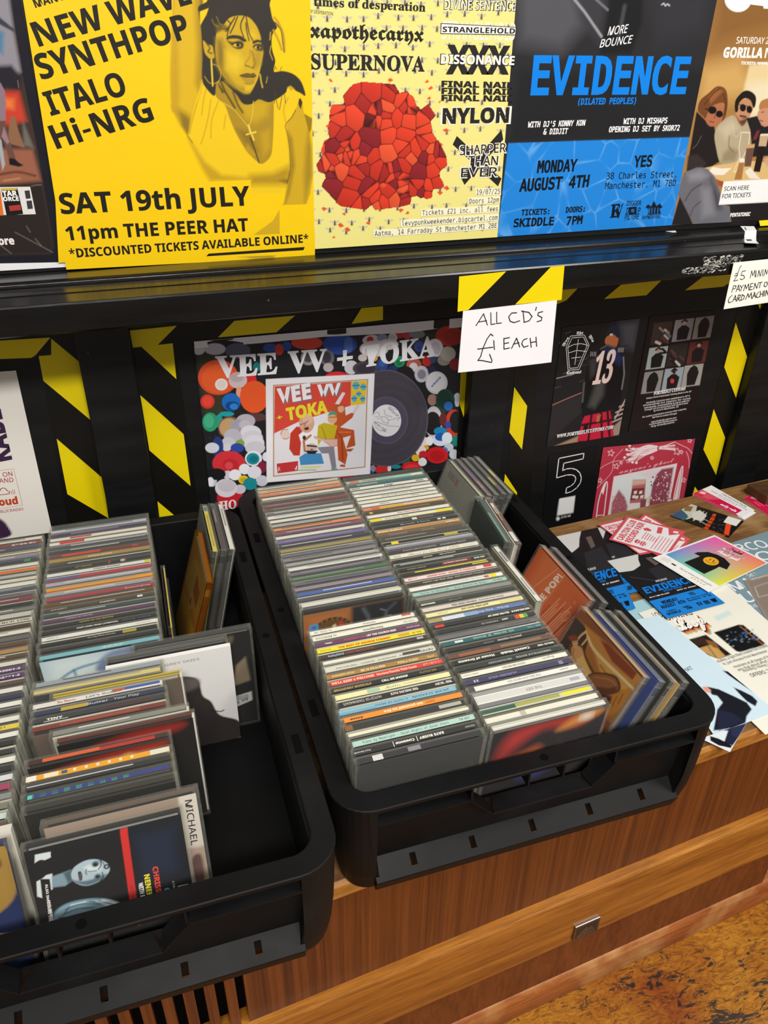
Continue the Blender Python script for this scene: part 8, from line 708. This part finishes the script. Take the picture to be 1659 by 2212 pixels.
# back corner of the emptier crate
lean(CL, L_(-.0830), .5125, 13, 'yellow spined CD case leaning in the back corner of the emptier crate', 'd8cc2c', grp=GE, cover='2a3010', st=[(.02, .12, .1, .9, '4a6a9a'), (.2, .9, .3, .7, 'b89a2c')])
lean(CL, L_(-.0725), .512, 13, 'maroon black CD case between the yellow and white spined corner ones', '3a2428', grp=GE, cover='1c1a1c', st=[(.1, .4, .3, .6, '8a7a78')])
lean(CL, L_(-.0620), .5115, 13, 'white spined CD case against the side of the emptier crate', 'e2e0da', grp=GE, cover='2a2a2c', st=[(.1, .5, .3, .7, '9a9a94')])
disc = (10, 'a89478', [('p', 'b09a70', 20, 0, [0, 0, 1190, 0, 1190, 1360, 0, 1360]), ('e', 'bcb8a8', 8, 595, 690, 545, 0, 0, 545), ('p', '8a2a44', 10, 0, [640, 1150, 1000, 1080, 960, 820, 620, 880]), ('p', 'd8c83a', 20, 0, [0, 300, 1190, 420, 1190, 620, 0, 480]), ('p', 'c09078', 20, 0, [60, 520, 1130, 640, 1130, 760, 60, 640]), ('e', 'd8d0b8', 8, 595, 690, 110, 0, 0, 110), ('e', '6a5a3a', 8, 595, 690, 60, 0, 0, 60)])
lean(CL, L_(-.1060), .449, 17, 'amber tinted CD case with its pale disc showing through', 'b8a060', grp=GE, art=disc, shell='amber', tray='pale')
o = lean(CL, L_(-.1155), .372, 1., 'slim case with a bright yellow spine standing along the row edge', 'f0dc14', grp=GE, t=5.4, cover='2a1418', texts=[('Auch flustern (frame 1)', 'm', .25, .72, '5a5420', 0, .5)])
# big pieces sticking out of the row towards the empty space
fart = (12, '1a1a1a', [('p', '6a5a44', 40, 1, [640, 900, 800, 1200, 980, 1330, 1000, 1250, 820, 1060]), ('p', '8a7a64', 30, 0, [950, 600, 1010, 900, 1120, 1000, 1150, 640]), ('p', 'd8d8d4', 0, 0, [900, 260, 1150, 330, 1150, 470, 900, 430])] + [('s', '2a2a2a', 0, 0, 10, [930 + k * 24, 370, 930 + k * 24, 430]) for k in range(8)] + [('t', '2a2a2a', 'n', '£9.99', 930, 300, 1100, 340, 925, 345)])
cd(upright(CL, L_(-.0890), bA + .0208, 1.5), 'wide black case with a price sticker jutting out towards the empty space', '3a3a3a', group=GE, art=fart, tray='grey')
cd(upright(CL, L_(-.1160), bA + .0095, 1.5), 'clear case with a yellow garden picture jutting out behind the white wallet', '5a5a58', group=GE, tray='grey', art=(12, '1c1c1c', [('p', 'c8a02c', 40, 0, [520, 1180, 900, 1180, 900, 1300, 520, 1300])] + [('s', ['5a6a1c', 'e8c83a', '7a4a14', 'f0e08a'][k % 4], 10, 0, 16, [530 + (k * 53) % 360, 1190 + (k * 37) % 100, 560 + (k * 53) % 340, 1200 + (k * 37) % 95]) for k in range(26)]))
grey = (8, 'f0eeea', [('t', '9a9690', 'n', 'UNDER GREY SKIES', 320, 1270, 920, 1270, 320, 1300), ('p', '3a3432', 20, 1, [560, 0, 1250, 0, 1250, 260, 1050, 420, 980, 640, 900, 760, 880, 980, 800, 1060, 680, 1080, 640, 960, 660, 800, 600, 500]), ('p', '6a625e', 60, 1, [680, 860, 860, 900, 880, 1000, 780, 1050, 690, 1040]), ('s', '2a2624', 10, 1, 14, [960, 520, 1060, 470, 1100, 480])])
sleeve(upright(CL, L_(-.1150), bA + .0035, 1.5), 'white card wallet lettered under grey skies with a dark hooded figure', 'eceae6', t=5.0, art=grey, group=GE)
SIDE = plain_box(58.9, 61.2, 2.8, 8.6, 4, 138, 'side_spine', SPINE_INK, 'eeeeea')
for o_ in [o for o in COL.objects if o.get('label', '').startswith('CD case') and 'empty space' in o['label'] and any(w in o['label'] for w in ('mustard', 'dark ember', 'clear grey'))]:
    put('side_spine', SIDE, o_); o_.location += o_.matrix_world.to_3x3() @ Vector((.018 if 'ember' not in o_['label'] else .024, 0, 0))
# front of the emptier crate
duo = (6, '131316', [('p','0e141f',6,0,[781,1411,1267,1372,1235,428,725,473]),('p','16233c',102,0,[823,1252,1116,1246,1104,828,821,836]),('p','dbe2e4',6,0,[74,1316,187,1309,180,1256,112,1240,57,1231]),('p','dfe6e8',6,0,[43,1083,116,1107,164,1107,142,959,104,962,89,1004,61,900,21,931]),('s','15151a',8,1,39,[55,1217,111,1236,144,1172,95,1113,45,1091]),('p','15151a',3,0,[71,1084,138,1063,95,534,20,530]),('p','87a2b0',16,0,[157,1080,228,1088,299,1098,296,996,235,962,142,978]),('p','4e6672',20,0,[243,1087,306,1096,300,995,261,979]),('p','b6cad4',10,1,[295,1053,333,1116,422,1149,508,1131,576,1066,574,988,487,923,380,914,308,978]),('p','5b7584',23,1,[296,996,383,917,496,926,552,975,471,962,376,962]),('p','dde8ec',27,1,[407,1094,509,1091,513,1025,420,1034]),('e','54707e',13,486,1093,28,0,0,28),('e','1a2028',6,485,1089,15,0,0,15),('e','54707e',13,484,969,27,0,0,27),('e','1a2028',7,483,970,13,0,0,13),('s','1a2028',4,1,8,[530,1117,524,1068,499,1036]),('s','1a2028',4,1,8,[522,999,523,954,496,924]),('s','6d8794',10,1,11,[483,1030,444,1034,419,1044]),('s','3f535e',5,1,8,[413,1066,403,1043,408,1019]),('p','3a3038',5,1,[349,1059,370,1058,373,1014,363,976,345,981,345,1019]),('s','98848c',3,1,4,[359,1041,357,1012,352,987]),('e','1c2026',3,564,1043,23,0,0,23),('e','a8bcc4',3,564,1043,11,0,0,11),('s','2a2e34',3,1,6,[514,1118,541,1091,551,1060]),('p','86a6b6',23,1,[114,731,203,789,329,792,466,757,597,668,664,532,572,523,359,514,102,502,92,603]),('p','d8e8ee',24,1,[480,744,597,668,660,538,580,568,499,665]),('p','2a3a46',23,1,[125,669,181,671,215,601,157,542,101,541]),('s','4a6674',8,1,9,[194,743,322,751,458,707]),('s','4a6674',8,1,10,[169,694,283,715,406,685]),('s','4a6674',8,1,10,[386,755,534,683,600,593]),('s','4a6674',8,1,10,[227,752,187,707]),('s','d4e4ea',8,1,10,[246,769,356,765]),('s','d4e4ea',8,1,10,[432,744,560,645]),('p','aac2ce',10,1,[225,568,300,632,397,639,486,590,509,534,378,528,223,516]),('e','54707e',14,384,584,27,0,0,27),('e','1a2028',7,384,581,16,0,0,16),('s','1a2028',4,1,8,[371,624,408,608]),('s','4a3840',5,1,10,[251,540,276,545,295,531]),('p','d62f2b',4,0,[734,1460,787,1446,769,1312,730,390,673,409,711,1317]),('t','e8483a','B','CHRISSIE H',905,927,893,528,948,925),('t','f0e03a','B','NENEH CH',830,872,819,532,873,871),('t','f0f0ec','B','WITH ERIC CL',774,808,770,528,810,806),('t','3ab4d8','B','CHER',965,690,962,496,1008,688),('t','d8d8d4','n','A COMIC RELIEF',1037,741,1032,554,1054,741),('t','8a1c1c','n','LOVE CAN BUILD',705,810,697,541,735,808),('t','e8e8e4','B','ALSO INCLUDES THE SINGLE',97,1024,49,524,116,1025),('t','e8e8e4','B','AND WORDS MADE',88,873,73,551,107,874),('P','f4f2ee',[1073,676,1158,674,1160,537,1071,539]),('t','1c1c1c','B','COMIC',1127,663,1125,554,1151,664),('t','c82c2c','B','RELIEF',1093,662,1093,546,1117,663)])
mich = (10, 'a89484', [('p','ddd4c8',26,0,[1046,1484,1330,1400,1233,744,1038,763]),('p','b8a090',40,0,[1043,808,1239,790,1195,273,1018,337]),('p','6a4c48',28,1,[1072,681,1155,700,1144,390,1071,392]),('t','3a2c30','n','MICHAEL',1095,1311,1086,831,1151,1307)])
# (front leaning pieces of the emptier crate)
cd(upright(CL, L_(-.1815), .0985, -1), 'CD case with a plain black back behind the tilted front case', '2c2b27', group=GE, art=(40, '26241f', []), tray='dark')
cd(upright(CL, L_(-.1660), .0600, -10), 'brown portrait case peeking out beside the tilted front case', '6a5a50', group=GE, art=mich, tray='dark')
cd(upright(CL, L_(-.1800), .0340, -14), 'tilted front CD case with two blue toned faces and a red stripe', '15151a', group=GE, art=duo, tray='pale')
sleeve(upright(CL, L_(-.3128), .0780, -6), 'white framed card wallet in front of the cut off row', 'ddd6c8', t=7.0, group=GE, art=(16, 'e4ddd0', [('p', '2a2826', 20, 0, [80, 60, 1170, 60, 1170, 1290, 80, 1290])]))
gold = (9, '1c2a5c', [('p', 'a8843a', 30, 1, [500, 620, 900, 700, 1180, 900, 1180, 1360, 700, 1360, 560, 1000]), ('p', '5a3418', 30, 1, [760, 1180, 1060, 1300, 1120, 1180, 900, 1080]), ('p', '7a4a1c', 30, 1, [700, 940, 980, 1000, 960, 860, 760, 840]), ('p', 'e8e8e4', 0, 0, [760, 250, 1080, 300, 1080, 540, 1000, 560, 760, 500]), ('t', '2a2a2c', 'm', '£1.00', 1010, 530, 950, 300, 930, 520)])
cd(upright(CL, L_(-.3128), .0450, -14), 'blue and gold CD case with a one pound sticker at the photo edge', '1c2a5c', group=GE, art=gold, tray='dark')
bpy.context.view_layer.update()
